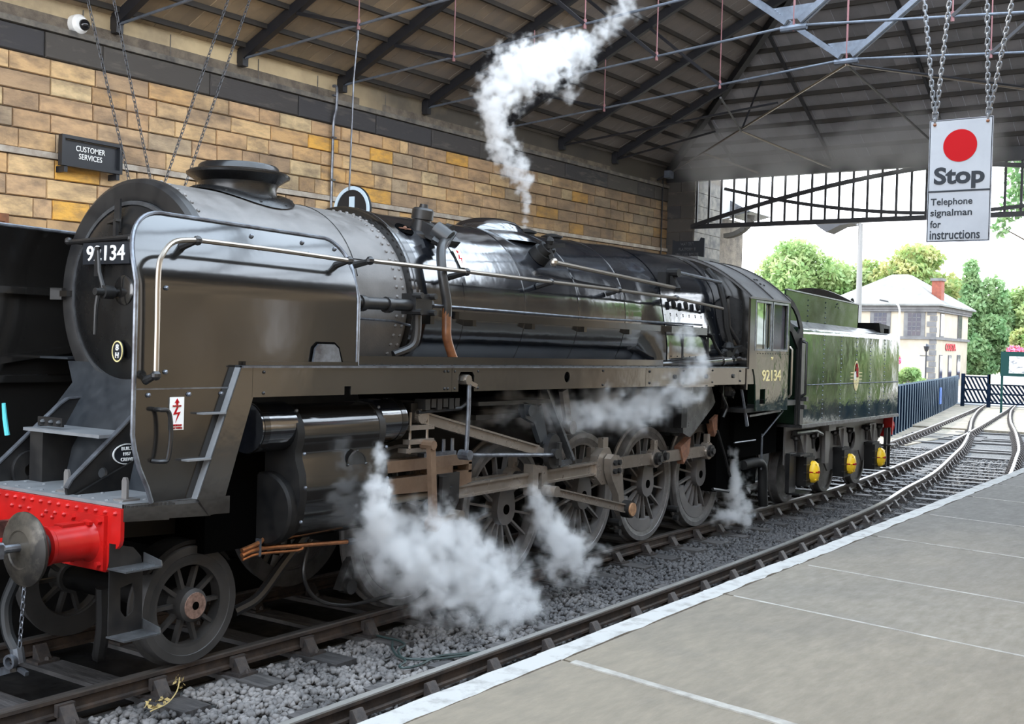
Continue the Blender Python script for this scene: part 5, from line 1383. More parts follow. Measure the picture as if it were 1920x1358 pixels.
# combination lever and union link
b = MB(); b.bar((2.33, -1.30, 1.62), (2.40, -1.30, .86), .075, .05, up=(0, 1, 0)); b.cyl((2.33, -1.34, 1.6), (2.33, -1.2, 1.6), .045, n=10); b.lathe([(.001, -.04), (.08, -.04), (.08, .04), (.001, .04)], (2.41, -1.29, .87), (0, 1, 0), 18); P_(b, 'combination_lever', 'bar')
b = MB(); b.bar((2.41, -1.27, .87), (2.80, -1.25, .90), .05, .06, up=(0, 1, 0)); b.cyl((2.81, -1.32, .90), (2.81, -1.18, .90), .05, n=12); P_(b, 'union_link', 'rod')
# valve spindle guide bars
b = MB()
for z_ in (1.76, 1.63): b.box(2.12, 2.48, -1.22, -1.14, z_ - .022, z_ + .022)
for x in (2.17, 2.42): b.cyl((x, -1.18, 1.52), (x, -1.18, 1.9), .014, n=8)
b.box(2.1, 2.46, -1.2, -1.1, 1.53, 1.57)
P_(b, 'valve_guide', 'rod')
b = MB(); b.cyl((2.06, -1.05, 1.82), (2.4, -1.05, 1.82), .03, n=10); b.box(2.2, 2.34, -1.16, -1.0, 1.83, 1.98); P_(b, 'valve_crosshead', 'frame')
# radius rod (channel section)
def ibeam(a, c, h0, h1, t, y, name, m='rod'):
    a = V(a[0], y, a[1]); c = V(c[0], y, c[1]); b = MB()
    d, sd, u = basis(c - a, (0, 1, 0))
    b.bar(a, c, h0 * .8, t * .4, up=(0, 1, 0), w2=h1 * .8)
    for s_ in (1, -1): b.bar(a + sd * s_ * h0 * .42, c + sd * s_ * h1 * .42, h0 * .17, t, up=(0, 1, 0), w2=h1 * .17)
    return b
b = ibeam((2.30, 1.86), (4.35, 1.42), .11, .11, .06, -1.16, 'r'); b.lathe([(.001, -.05), (.07, -.05), (.07, .05), (.001, .05)], (2.32, -1.16, 1.86), (0, 1, 0), 16); b.bar((4.3, -1.16, 1.43), (4.75, -1.16, 1.30), .09, .07, up=(0, 1, 0)); P_(b, 'radius_rod', 'rod')
# lubricator drive rods
b = MB(); b.tube([(2.79, -1.38, 2.2), (2.82, -1.36, 1.9), (2.84, -1.33, 1.47)], .021, 8); b.cyl((2.84, -1.38, 1.48), (2.84, -1.26, 1.48), .05, n=10); P_(b, 'lubricator_rod', 'bluesteel')
b = MB(); b.tube([(2.84, -1.3, 1.475), (4.5, -1.26, 1.37)], .02, 8); P_(b, 'lubricator_rod', 'bluesteel')
b = MB(); b.bar((2.7, -1.36, 2.21), (2.9, -1.38, 2.14), .04, .04); b.cyl((2.76, -1.4, 2.2), (2.76, -1.3, 2.2), .05, n=8); P_(b, 'lubricator_arm', 'pale')
b = MB()
for k in range(6): b.box(2.3 + k * .09, 2.37 + k * .09, -1.25, -1.12, 1.92 + .02 * (k % 2), 2.02)
b.tube([(2.25, -1.2, 1.9), (2.9, -1.2, 1.92), (3.0, -1.22, 1.98)], .02, 6); P_(b, 'lubricator', 'frame')
# expansion link bracket and link
b = MB(); b.prism([(4.50, 2.08), (4.66, 2.08), (4.90, 1.55), (5.02, 1.26), (4.96, 1.22), (4.80, 1.33), (4.6, 1.3), (4.5, 1.5)], -1.08, -1.05); P_(b, 'motion_bracket', 'frame')
b = MB(); b.bar((4.47, -1.15, 2.08), (5.0, -1.2, 1.28), .035, .09, up=(0, 1, 0)); b.bar((4.78, -1.18, 1.24), (5.0, -1.2, 1.27), .03, .06); P_(b, 'bracket_rib', 'ashpan')
b = MB(); b.prism([(4.0, 1.95), (4.28, 1.9), (4.42, 1.55), (4.36, 1.5), (4.22, 1.72), (4.05, 1.78)], -1.2, -1.14); b.bar((4.32, -1.18, 1.9), (4.46, -1.18, 1.5), .1, .03, up=(0, 1, 0)); b.cyl((4.1, -1.24, 1.86), (4.1, -1.1, 1.86), .06, n=12); P_(b, 'lifting_arm', 'deck')
b = MB(); b.lathe([(.001, -.06), (.14, -.06), (.15, 0), (.001, 0)], (4.58, -1.18, 1.40), (0, 1, 0), 24, sy_=1.35); b.cyl((4.55, -1.3, 1.38), (4.55, -1.2, 1.38), .055, n=12); b.bar((4.62, -1.27, 1.5), (4.62, -1.27, 1.25), .05, .04, up=(0, 1, 0)); P_(b, 'expansion_link', 'frame')
b = MB(); b.prism([(4.22, 1.28), (4.5, 1.24), (4.52, 1.0), (4.40, .90), (4.22, .95)], -1.2, -1.08, holes=[[(4.33, 1.18), (4.40, 1.18), (4.40, 1.0), (4.33, 1.0)]]); P_(b, 'link_foot', 'rod')
b = MB(); b.bar((4.87, -1.15, 2.06), (5.0, -1.15, 1.62), .12, .05, up=(0, 1, 0), w2=.1); b.cyl((4.99, -1.22, 1.64), (4.99, -1.1, 1.64), .075, n=16); P_(b, 'spring_link', 'wheel')
b = MB(); b.prism([(5.35, 1.66), (5.55, 1.66), (5.85, 1.36), (5.9, 1.2), (5.4, 1.2), (5.2, 1.5)], -.66, -.62); P_(b, 'frame_gusset', 'deck')
# rods: connecting, coupling, return crank, eccentric rod
pin = [(x - .05, RD + .352) for x in XD]
b = ibeam((2.84, 1.095), (5.70, 1.13), .13, .155, .075, -1.12, 'r'); b.lathe([(.001, -.07), (.11, -.07), (.11, .06), (.001, .06)], (2.80, -1.12, 1.10), (0, 1, 0), 20); P_(b, 'connecting_rod', 'rod')
b = MB(); b.prism([(5.62, 1.03), (5.66, 1.27), (5.78, 1.36), (5.92, 1.36), (6.0, 1.26), (6.02, 1.05), (5.95, .93), (5.75, .93)], -1.17, -1.06); b.prism([(5.80, 1.36), (5.92, 1.36), (5.92, 1.48), (5.80, 1.48)], -1.15, -1.08); P_(b, 'big_end', 'rod')
b = MB(); b.prism([(5.78, 1.24), (5.86, 1.29), (5.98, 1.27), (6.06, 1.16), (6.09, .98), (6.15, .68), (6.21, .60), (6.12, .53), (6.04, .60), (5.99, .8), (5.83, 1.0), (5.78, 1.1)], -1.27, -1.18)
P_(b, 'return_crank', 'rod')
b = MB()
for dx in (.0, .1):
    for dz in (.0, .1): b.cyl((5.87 + dx, -1.27, 1.09 + dz), (5.87 + dx, -1.30, 1.09 + dz), .034, n=6)
P_(b, 'crank_bolts', 'dark')
b = ibeam((4.45, .985), (6.10, .63), .085, .105, .055, -1.31, 'r'); b.cyl((4.45, -1.37, .985), (4.45, -1.2, .985), .06, n=16); P_(b, 'eccentric_rod', 'rod')
b = MB(); b.cyl((6.15, -1.26, .62), (6.15, -1.37, .62), .105, n=28); ee = P_(b, 'eccentric_end', 'dark')
b = MB(); b.cyl((6.15, -1.37, .62), (6.15, -1.39, .62), .08, n=24); P_(b, 'pin_cover', 'bronze', parent=ee)
for i in range(4):
    a, c = pin[i], pin[i + 1]
    b = MB(); yy = -.95
    b.bar((a[0] + .05, yy, a[1]), (c[0] - .05, yy, c[1]), .15 if i > 1 else .12, .055, up=(0, 1, 0)); P_(b, 'coupling_rod', 'rod')
for i, (px_, pz_) in enumerate(pin):
    b = MB(); b.lathe([(.001, -.055), (.12, -.055), (.125, -.04), (.125, .05), (.001, .05)], (px_, -.95, pz_), (0, 1, 0), 28); b.prism([(px_ - .045, pz_ + .1), (px_ + .045, pz_ + .1), (px_ + .045, pz_ + .24), (px_ - .045, pz_ + .24)], -.985, -.925); cb = P_(b, 'rod_bush', 'rod')
    b = MB(); b.cyl((px_, -1.0, pz_), (px_, -1.05, pz_), .085, n=20); b.cyl((px_, -1.05, pz_), (px_, -1.08, pz_), .045, n=8); P_(b, 'crank_pin', 'frame', parent=cb)
b = MB(); b.lathe([(.001, -.05), (.075, -.05), (.075, .05), (.001, .05)], (7.73, -.95, 1.13), (0, 1, 0), 18); b.cyl((7.73, -1.0, 1.13), (7.73, -1.05, 1.13), .05, n=10); P_(b, 'knuckle_joint', 'frame')
# ashpan, lower firebox
b = MB(); b.prism([(7.95, 2.08), (8.95, 2.08), (9.12, 1.82), (9.05, 1.76), (8.45, 1.42), (8.30, 1.36), (8.10, 1.42), (8.05, 1.75)], -1.08, -.6); P_(b, 'ashpan', 'ashpan')
b = MB(); b.box(7.95, 8.12, -1.12, -1.0, 1.5, 1.76); P_(b, 'damper_box', 'dark')
for x, z in ((8.2, 1.22), (9.2, 1.55)):
    b = MB(); b.prism([(x, z), (x + .32, z + .12), (x + .28, z - .1), (x + .12, z - .24)], -1.0, -.9); P_(b, 'ash_chute', 'rust')
b = MB(); b.box(8.1, 10.6, -.95, -.55, 1.5, 2.1); b.box(9.4, 10.9, -1.0, -.5, .5, 1.7); P_(b, 'rear_underside', 'shade_black')
b = MB(); b.tube(smooth([(9.2, -1.15, 2.05), (9.15, -1.18, 1.9), (9.3, -1.18, 1.75), (9.25, -1.15, 1.6)], 4), .02, 6); b.ball((9.35, -1.15, 1.98), .09, 8); b.ball((9.5, -1.15, 1.95), .07, 8); b.bar((9.3, -1.1, 2.0), (9.6, -1.12, 1.9), .08, .08); P_(b, 'injector', 'frame')
b = MB(); b.tube([(9.6, -1.25, 2.08), (9.7, -1.27, 1.8), (9.82, -1.28, 1.46)], [.02, .02, .028], 8); P_(b, 'overflow_pipe', 'bluesteel')
b = MB(); b.tube([(9.3, -1.0, .55), (9.75, -1.05, .48)], .025, 6); b.tube([(9.3, -1.05, 1.4), (9.6, -1.05, 1.0), (9.8, -1.05, .7)], .02, 6); P_(b, 'sand_pipe', 'frame')
# --- cab
CY = -1.36
cabo = [(9.78, 3.33), (9.78, 2.33), (9.86, 2.2), (9.90, 2.06), (9.94, 1.68), (11.22, 1.66), (11.22, 3.33)]
w1 = [(9.84, 2.60), (10.38, 2.60), (10.40, 2.62), (10.40, 3.26), (10.38, 3.28), (9.84, 3.28), (9.82, 3.26), (9.82, 2.62)]
w2 = [(x + .68, z) for x, z in w1]; w2 = [(min(x, 11.12), z) for x, z in w2]
hole_ = [(10.08, 1.78), (10.29, 1.78), (10.29, 2.0), (10.08, 2.0)]
cabside = []
for sg in (1, -1):
    b = MB(); b.prism(cabo, sg * CY, sg * CY + sg * .02, holes=[w1, w2, hole_] if sg > 0 else [w1, w2]); cs_ = P_(b, 'cab_side', 'tender'); cabside.append(cs_)
    for wv, fm in ((w1, 'wood'), (w2, 'frame')):
        xs = [q[0] for q in wv]; x0, x1 = min(xs), max(xs)
        b = MB(); frame_box(b, x0 - .03, x1 + .03, 2.57, 3.31, sg * CY + (0 if sg > 0 else .02), .02, .03); P_(b, 'window_frame', 'bluesteel', parent=cs_)
        b = MB(); xp0, xp1 = (x1 - .16, x1) if fm == 'wood' else (x0, x1)
        yi_ = sg * (CY + .03)
        b.box(x0, x1, min(yi_, yi_ + sg * .015), max(yi_, yi_ + sg * .015), 2.6, 3.28); P_(b, 'window_pane', 'mirrorpane' if fm == 'wood' else 'pane', parent=cs_)
        b = MB(); b.box(xp0 - .04, xp0, min(yi_, yi_ + sg * .03), max(yi_, yi_ + sg * .03), 2.6, 3.28); P_(b, 'sash', fm, parent=cs_)
cs_ = cabside[0]
text('92134', 'numerals', 'cream', cs_, (10.52, CY - .003, 2.20), '-y', .75, .17, bold=.012)
text('9F', 'lettering', 'cream', cs_, (10.52, CY - .003, 2.46), '-y', .09, .045)
b = MB()
for x in np.arange(9.85, 11.2, .1): b.rivet((x, CY - .002, 3.36), (0, -1, 0), .012, .014); b.rivet((x, CY - .001, 2.53), (0, -1, 0), .008, .006)
P_(b, 'cab_rivets', 'frame', parent=cs_, kind='stuff')
def roof_y(t):   # half arc across the cab, t -1..1
    a = t * 1.0
    return 1.37 * math.sin(a * PI / 2) if abs(t) < 1 else 1.37 * t
def cabroof(x0, x1, zoff=0, name='cab_roof', m='roofblack'):
    prof = []
    for k in range(29):
        y = -1.39 + 2.78 * k / 28
        z = 3.97 - .62 * (abs(y) / 1.39) ** 2.1
        prof.append((y, z + zoff))
    b = MB(); b.prism(prof + [(y, z - .03) for y, z in reversed(prof)], x0, x1, 'x'); return P_(b, name, m)
cr_ = cabroof(9.55, 11.15)
for x in (9.57, 10.4, 11.13):
    prof = [(-1.395 + 2.79 * k / 28, 3.975 - .62 * (abs(-1.39 + 2.78 * k / 28) / 1.39) ** 2.1) for k in range(29)]
    b = MB()
    for a, c in zip(prof, prof[1:]): b.bar((x, a[0], a[1]), (x, c[0], c[1]), .03, .02)
    P_(b, 'roof_rib', 'frame', parent=cr_)
b = MB(); b.box(9.95, 10.75, -.35, .35, 3.93, 3.985); P_(b, 'roof_ventilator', 'roofblack', parent=cr_)
b = MB()
for q in ((10.6, -1.0), (10.7, -1.0), (10.6, -1.1), (10.7, -1.12)): b.rivet((q[0], q[1], 3.97 - .62 * (abs(q[1]) / 1.39) ** 2.1), (0, -.5, 1), .022)
P_(b, 'roof_bolts', 'dark', parent=cr_, kind='stuff')
# spectacle plate (cab front), with window
b = MB()
prof = [(-1.36 + 2.72 * k / 24, 3.95 - .62 * (abs(-1.36 + 2.72 * k / 24) / 1.39) ** 2.1) for k in range(25)]
b.prism(prof + [(1.36, 2.0), (-1.36, 2.0)], 9.56, 9.60, 'x', holes=[[(-1.26, 2.72), (-1.02, 2.72), (-1.0, 2.75), (-1.0, 3.32), (-1.04, 3.36), (-1.24, 3.30), (-1.27, 3.25)]])
sp_ = P_(b, 'cab_front', 'panel')
b = MB(); b.box(9.6, 9.61, -1.28, -.98, 2.71, 3.37); P_(b, 'window_pane', 'door', parent=sp_)
b = MB(); b.box(9.6, 9.86, -1.375, -1.34, 2.3, 3.36); b.v = [(x, y, z) for x, y, z in b.v]; P_(b, 'cab_front_corner', 'panel')
b = MB(); b.box(9.6, 11.2, -1.33, 1.33, 1.66, 1.72); b.box(9.62, 9.7, -1.0, 1.0, 1.7, 2.6); P_(b, 'cab_floor', 'dark')
b = MB(); b.box(11.2, 11.75, -1.30, -.9, 1.72, 1.80); P_(b, 'fall_plate', 'ashpan')
b = MB(); b.tube([(11.3, -1.34, 2.65), (11.3, -1.38, 2.6), (11.3, -1.38, 1.9), (11.3, -1.34, 1.85)], .018, 6); P_(b, 'cab_handrail', 'pale')
b = MB(); b.box(9.9, 11.6, -1.05, 1.05, .95, 1.66); P_(b, 'drag_box', 'shade_black')
b = MB(); b.bar((9.95, -1.25, 1.60), (11.2, -1.25, 1.64), .03, .03); b.tube([(11.2, -1.3, 1.64), (10.6, -1.2, 1.25)], .012, 6); b.tube([(9.8, -1.1, 1.2), (10.6, -1.1, 1.2)], .012, 6); b.tube([(10.62, -1.2, 1.3), (10.62, -1.2, .75)], .016, 6); P_(b, 'stay_rods', 'bluesteel')
b = MB(); b.tube(smooth([(10.1, -1.12, .85), (10.5, -1.16, .87), (10.68, -1.18, .82), (10.74, -1.18, .68), (10.76, -1.18, .4), (10.8, -1.18, .18)], 5), .075, 12); P_(b, 'water_hose', 'dark')

# ================================================================== TENDER
ten = empty('tender', (14.8, 0, 0), 'green tinted black riveted tender with lion crest coupled behind the locomotive', 'tender')
def T_(mb, name, m, **k): return build(mb, name, m, k.pop('parent', ten), **k)
TX0, TX1 = 12.02, 17.62; TY = 1.29
b = MB()
pr_ = [(-TY, 1.38), (-TY, 2.86), (-TY + .012, 2.91), (-TY + .04, 2.95), (-TY + .085, 2.975), (TY - .085, 2.975), (TY - .04, 2.95), (TY - .012, 2.91), (TY, 2.86), (TY, 1.38)]
b.prism(pr_, TX0, TX1, 'x'); tank = T_(b, 'tank', 'tender', ang=50)
b = MB(); b.add([(TX0, -1.19, 2.98), (TX1, -1.19, 2.98), (TX1, -.98, 3.06), (TX0, -.98, 3.10), (TX0, .98, 3.10), (TX1, .98, 3.06), (TX1, 1.19, 2.98), (TX0, 1.19, 2.98)], [(0, 1, 2, 3), (3, 2, 5, 4), (4, 5, 6, 7), (1, 6, 5, 2), (0, 3, 4, 7)]); T_(b, 'tank_top', 'tanktop', parent=tank)
b = MB()
for x in (13.05, 13.98, 14.85, 15.7, 16.62):
    for z in np.arange(1.46, 2.9, .078): b.rivet((x, -TY, z), (0, -1, 0), .014, .012)
for x in np.arange(TX0 + .05, TX1, .062): b.rivet((x, -TY, 2.035), (0, -1, 0), .014, .012)
T_(b, 'tank_rivets', 'bluesteel', parent=tank, kind='stuff')
b = MB(); b.box(TX0, TX1, -TY - .03, TY + .03, 1.33, 1.385); T_(b, 'tank_footing', 'ashpan', parent=tank)
# crest: gold edged oval with red lion over a white wheel, gold bars each side
y0 = -TY - .004
b = MB(); b.lathe([(.245, 0), (.275, 0), (.275, .004), (.245, .004)], (14.85, y0, 2.17), (0, -1, 0), 40, loop=True, sx_=.56); cz_ = T_(b, 'crest', 'cream', parent=tank)
lion = [(-.06, -.02), (-.02, .0), (.04, -.03), (.10, -.02), (.09, .04), (.06, .08), (.10, .10), (.09, .15), (.05, .16), (.05, .20), (.01, .235), (-.04, .22), (-.05, .18), (-.02, .14), (-.06, .13), (-.05, .09), (-.01, .08), (-.03, .04)]
b = MB(); b.prism([(14.87 + q[0], 2.17 + q[1]) for q in lion], y0 - .004, y0); T_(b, 'crest_lion', 'signred', parent=cz_)
b = MB(); b.lathe([(.001, .004), (.062, .004), (.062, 0)], (14.77, y0 - .002, 2.17), (0, -1, 0), 24, sy_=1.3); T_(b, 'crest_wheel', 'white', parent=cz_)
b = MB(); b.prism([(14.85 + .13 * math.cos(t), 2.14 + .21 * math.sin(t)) for t in np.linspace(PI, 2 * PI, 21)], y0 - .004, y0); T_(b, 'crest_roundel', 'cream', parent=cz_)
for s_ in (-1, 1):
    for k in range(3):
        b = MB(); xa = 14.85 + s_ * .17; xb = 14.85 + s_ * .33; b.box(min(xa, xb), max(xa, xb), y0 - .004, y0, 2.10 + k * .06, 2.115 + k * .06); T_(b, 'crest_bar', 'cream', parent=cz_)
# coal bunker
b = MB(); b.prism([(12.05, 2.95), (15.9, 2.95), (15.9, 3.52), (15.7, 3.54), (12.3, 3.60), (12.05, 3.60)], -.97, -.94); bk = T_(b, 'bunker_side', 'bunker')
b = MB(); b.prism([(12.05, 2.95), (15.9, 2.95), (15.9, 3.52), (15.7, 3.54), (12.3, 3.60), (12.05, 3.60)], .94, .97); T_(b, 'bunker_side', 'bunker')
b = MB(); b.bar((12.05, -.97, 3.60), (15.9, -.97, 3.525), .05, .02); T_(b, 'bunker_edge', 'bluesteel', parent=bk)
b = MB()
for x in (13.1, 14.0):
    for z in np.arange(3.02, 3.55, .09): b.rivet((x, -.97, z), (0, -1, 0), .018, .014)
for q in ((14.6, 3.47), (14.55, 3.42), (14.7, 3.41), (14.65, 3.48)): b.rivet((q[0], -.97, q[1]), (0, -1, 0), .016)
T_(b, 'bunker_rivets', 'bunker', parent=bk, kind='stuff')
b = MB(); b.prism([(-.97 + 1.94 * k / 20, 3.52 + .33 * math.sin(PI * k / 20)) for k in range(21)] + [(.97, 2.95), (-.97, 2.95)], 15.86, 15.9, 'x'); T_(b, 'bunker_back_plate', 'door')
b = MB(); b.prism([(-.9 + 1.8 * k / 20, 3.3 + .3 * math.sin(PI * k / 20)) for k in range(21)] + [(.9, 2.95), (-.9, 2.95)], 12.6, 15.85, 'x'); T_(b, 'coal_load', 'coal')
# front shelter with side window
b = MB(); b.prism([(11.2, 3.46), (11.5, 3.37), (11.75, 3.22), (11.92, 3.02), (11.99, 2.78), (12.02, 1.40), (11.75, 1.40), (11.75, 2.62), (11.45, 2.88), (11.2, 2.95)], -1.31, -1.28, holes=[[(11.38, 3.04), (11.38, 3.30), (11.52, 3.25), (11.70, 3.12), (11.82, 2.95), (11.74, 2.86), (11.55, 2.94)]]); T_(b, 'front_side_sheet', 'dark')
b = MB(); b.prism([(-1.29, 1.4), (-1.29, 2.95), (-.96, 3.0), (-.96, 3.5), (.96, 3.5), (.96, 3.0), (1.29, 2.95), (1.29, 1.4)], 12.0, 12.03, 'x'); T_(b, 'front_bulkhead', 'bunker')
b = MB(); b.tube([(11.9, -1.33, 2.75), (11.9, -1.40, 2.72), (11.9, -1.40, 1.9), (11.9, -1.33, 1.85)], .022, 8); T_(b, 'front_handrail', 'frame')
b = MB(); b.box(11.85, 12.0, -1.34, -1.29, 1.4, 2.8); T_(b, 'front_pillar', 'frame')
b = MB(); b.box(11.88, 12.0, -1.4, -1.3, 1.65, 1.72); b.box(11.9, 12.0, -1.42, -1.34, 1.78, 1.85); T_(b, 'hand_brake_bracket', 'frame')
# rear top fittings
b = MB(); b.prism([(16.9, 2.97), (17.5, 2.97), (17.5, 3.16), (16.75, 3.2)], -1.12, -.65); T_(b, 'tool_box', 'dark')
b = MB(); b.box(17.1, 17.42, -1.123, -1.115, 3.0, 3.1); T_(b, 'box_opening', 'shade_black')
b = MB(); b.tube([(16.0, -.5, 3.40), (17.0, -.5, 3.36), (17.25, -.5, 3.38)], .035, 8); b.box(17.1, 17.2, -.55, -.45, 3.05, 3.42); T_(b, 'filler_rod', 'bluesteel')
b = MB(); b.tube(smooth([(16.62, -.6, 3.05), (16.6, -.6, 3.5), (16.66, -.6, 3.66), (16.74, -.6, 3.5), (16.74, -.6, 3.05)], 5), .028, 8); T_(b, 'lifting_loop', 'dark')
# underframe, axle boxes, wheels
b = MB(); b.prism([(12.05, 1.33), (17.6, 1.33), (17.55, 1.05), (17.15, .80), (16.9, .55), (16.2, .5), (16.0, .72), (15.3, .75), (15.0, .5), (14.2, .45), (13.9, .72), (13.3, .7), (13.1, .42), (12.3, .4), (12.05, .7)], -1.03, -1.0, holes=[disc(20, .2, 15.55, .96), disc(20, .16, 13.65, .98)]); fr_ = T_(b, 'tender_frame', 'wheel')
b = MB(); b.box(12.1, 17.4, -.98, .98, .95, 1.33); T_(b, 'tender_underside', 'shade_black')
tw = None
for x in (12.75, 14.72, 16.58):
    b = MB(); b.box(x - .24, x + .16, -1.24, -1.03, .33, .82); b.box(x - .27, x + .19, -1.2, -1.03, .80, .86); ab = T_(b, 'axle_box', 'dark')
    b = MB()
    for z in (.42, .55, .68): b.box(x - .26, x + .18, -1.25, -1.2, z, z + .02)
    T_(b, 'box_ribs', 'frame', parent=ab)
    b = MB(); b.lathe([(.001, .12), (.06, .12), (.10, .09), (.12, .05), (.12, 0)], (x + .03, -1.24, .56), (0, -1, 0), 24, sy_=1.55)
    for a in range(6): b.cyl((x + .03 + .1 * math.cos(a * PI / 3), -1.29, .56 + .15 * math.sin(a * PI / 3)), (x + .03 + .1 * math.cos(a * PI / 3), -1.34, .56 + .15 * math.sin(a * PI / 3)), .018, n=6)
    rc = T_(b, 'bearing_cover', 'yellow', parent=ab)
    b = MB(); b.lathe([(.001, .126), (.062, .126), (.104, .094), (.124, .05), (.124, 0)], (x + .03, -1.24, .56), (0, -1, 0), 24, sy_=.3); T_(b, 'red_stripe', 'signred', parent=ab)
    b = MB(); b.prism([(x - .22, 1.22), (x + .2, 1.22), (x + .22, 1.16), (x + .03, .88), (x - .05, .88), (x - .24, 1.16)], -1.12, -1.04); b.box(x - .03, x + .0, -1.15, -1.1, .86, 1.2); T_(b, 'spring_bracket', 'wheel')
    for dx in (-.42, .40):
        b = MB(); b.ball((x + dx, -1.12, 1.14), .065, 10); b.tube([(x + dx, -1.12, 1.12), (x + dx, -1.12, .92)], [.04, .025], 8); b.cyl((x + dx, -1.2, 1.16), (x + dx, -1.0, 1.16), .04, n=8); T_(b, 'spring_hanger', 'frame')
    if tw is None:
        b = MB(); b.lathe([(.001, -.78), (.42, -.78), (.43, -.82), (.49, -.82), (.50, -.81), (.505, -.70), (.535, -.69), (.535, -.67), (.45, -.67), (.44, -.70), (.001, -.70)], (0, 0, 0), (0, 1, 0), 48); tw = build(b, 'tender_wheel', 'tyre', ten, loc=(x, 0, .5), local=True)
    else: dup(tw, ten, (x, 0, .5))
    c_ = dup(tw, ten, (x, 0, .5)); c_.rotation_euler = (0, 0, PI)
b = MB(); b.prism([(13.75, 1.33), (14.05, 1.33), (14.05, 1.22), (13.98, .62), (13.80, .62), (13.76, 1.2)], -1.12, -1.05); b.box(13.72, 14.08, -1.2, -1.04, 1.2, 1.33); T_(b, 'hanging_bracket', 'wheel')
b = MB(); b.tube([(12.3, -1.1, 1.22), (13.2, -1.12, 1.22), (13.6, -1.1, 1.14)], .05, 10); T_(b, 'brake_pipe', 'frame')
b = MB(); b.box(12.05, 12.35, -1.12, -1.05, .25, .9); b.box(12.1, 12.6, -1.28, -1.05, .22, .25); b.box(12.1, 12.55, -1.28, -1.05, .86, .89); T_(b, 'front_step', 'frame')
b = MB(); b.box(17.25, 17.3, -1.2, -1.14, .3, 1.1); b.box(17.2, 17.6, -1.3, -1.1, .74, .77); b.box(17.2, 17.6, -1.3, -1.1, .26, .29); b.box(17.5, 17.53, -1.2, -1.14, .3, 1.1); T_(b, 'rear_step', 'frame')
b = MB(); b.box(17.62, 17.67, -1.2, 1.2, .95, 1.33); T_(b, 'rear_buffer_beam', 'red')
b = MB(); b.lathe([(.16, 0), (.13, .05), (.13, .28), (.12, .3), (.12, .4), (.22, .42), (.24, .46)], (17.67, -.865, 1.1), (1, 0, 0), 24); T_(b, 'rear_buffer', 'red')
# ================================================================== BACKGROUND
# ---- navy fence along the track
fc = empty('board_fence', (36, 3.75, -.2), 'navy board fence curving beside the track behind the tender', 'fence')
def fpt(x): return V(x, 3.75 + (x - 36) * .155 - .0 + max(0, x - 50) ** 2 * .0006, 0)
fb = MB(); fb.box(-.06, .06, -.09, .09, -.2, 1.5); fb.box(.06, .80, .0, .05, -.1, 1.42); slat_me = mesh_of(fb, 'fence_board', 'fence', flat=True)
cpm = MB(); cpm.prism([(-.10, 1.50), (.10, 1.50), (.10, 1.53), (-.10, 1.58)], -.08, .08, 'x'); cap_me = mesh_of(cpm, 'board_cap', 'fencepale', flat=True)
edm = MB(); edm.box(-.065, .065, -.108, -.088, -.2, 1.5); edge_me = mesh_of(edm, 'sunlit_edge', 'fencepale', flat=True)  # pale strip: sunlight on the post side put in as colour
x = 33.0
while x < 66:
    p_ = fpt(x); o = inst(slat_me, 'fence_board', fc, p_, rot=(0, 0, .15))
    c_ = inst(cap_me, 'board_cap', o, p_); c_.location = (0, 0, 0); c_.rotation_euler = (0, 0, 0)
    c_ = inst(edge_me, 'sunlit_edge', o, p_); c_.location = (0, 0, 0)
    x += .86
b = MB()
for z_ in (.35, 1.2): b.bar(fpt(33) + V(0, .08, z_), fpt(50) + V(0, .08, z_), .06, .12); b.bar(fpt(50) + V(0, .08, z_), fpt(66) + V(0, .08, z_), .06, .12)
build(b, 'fence_rail', 'fence', fc)
# ---- level crossing gate with lattice
gt = empty('crossing_gate', (62, 6, 0), 'navy lattice crossing gate with white top board beyond the tracks', 'gate')
def lattice(y0, y1, z0, z1, x):
    for k in range(3):
        b = MB(); z = z0 + (z1 - z0) * k / 2; b.box(x - .05, x + .05, y1, y0, z - .04, z + .04); build(b, 'gate_rail', 'fence', gt, flat=True)
    y = y0
    while y > y1 - .7:
        a_, c_ = V(x, y + .0, z0), V(x, y + .75, z1)
        if c_.y > y0: t = (y0 - a_.y) / (c_.y - a_.y); c_ = a_.lerp(c_, t)
        if a_.y < y1: t = (y1 - a_.y) / (c_.y - a_.y); a_ = a_.lerp(c_, t)
        if (c_ - a_).length > .1:
            b = MB(); b.bar(a_, c_, .05, .09); build(b, 'lattice_slat', 'fence', gt, flat=True)
        y -= .22
lattice(7.25, 5.95, .1, 1.55, 62)
lattice(5.85, -3.0, .1, 1.15, 62)
for y_ in (7.3, 5.9, 3.2, .5, -2.6):
    b = MB(); b.box(61.9, 62.1, y_ - .09, y_ + .09, -.2, 1.72 if y_ > 5 else 1.2); build(b, 'gate_post', 'fence', gt, flat=True)
b = MB(); b.box(61.9, 62.0, -3.0, 5.9, 1.18, 1.72); build(b, 'white_board', 'whitepaint', gt, flat=True)
s = empty('fire_hydrant_post', (61.5, 4.32, 1.7), 'small red lamp on top of the white crossing gate', 'lamp')
b = MB(); b.lathe([(.16, 0), (.16, .1), (.11, .14), (.11, .36), (.14, .38), (.10, .5), (.001, .55)], (61.95, 4.32, 1.72), (0, 0, 1), 14); build(b, 'lamp_body', 'signred', s)
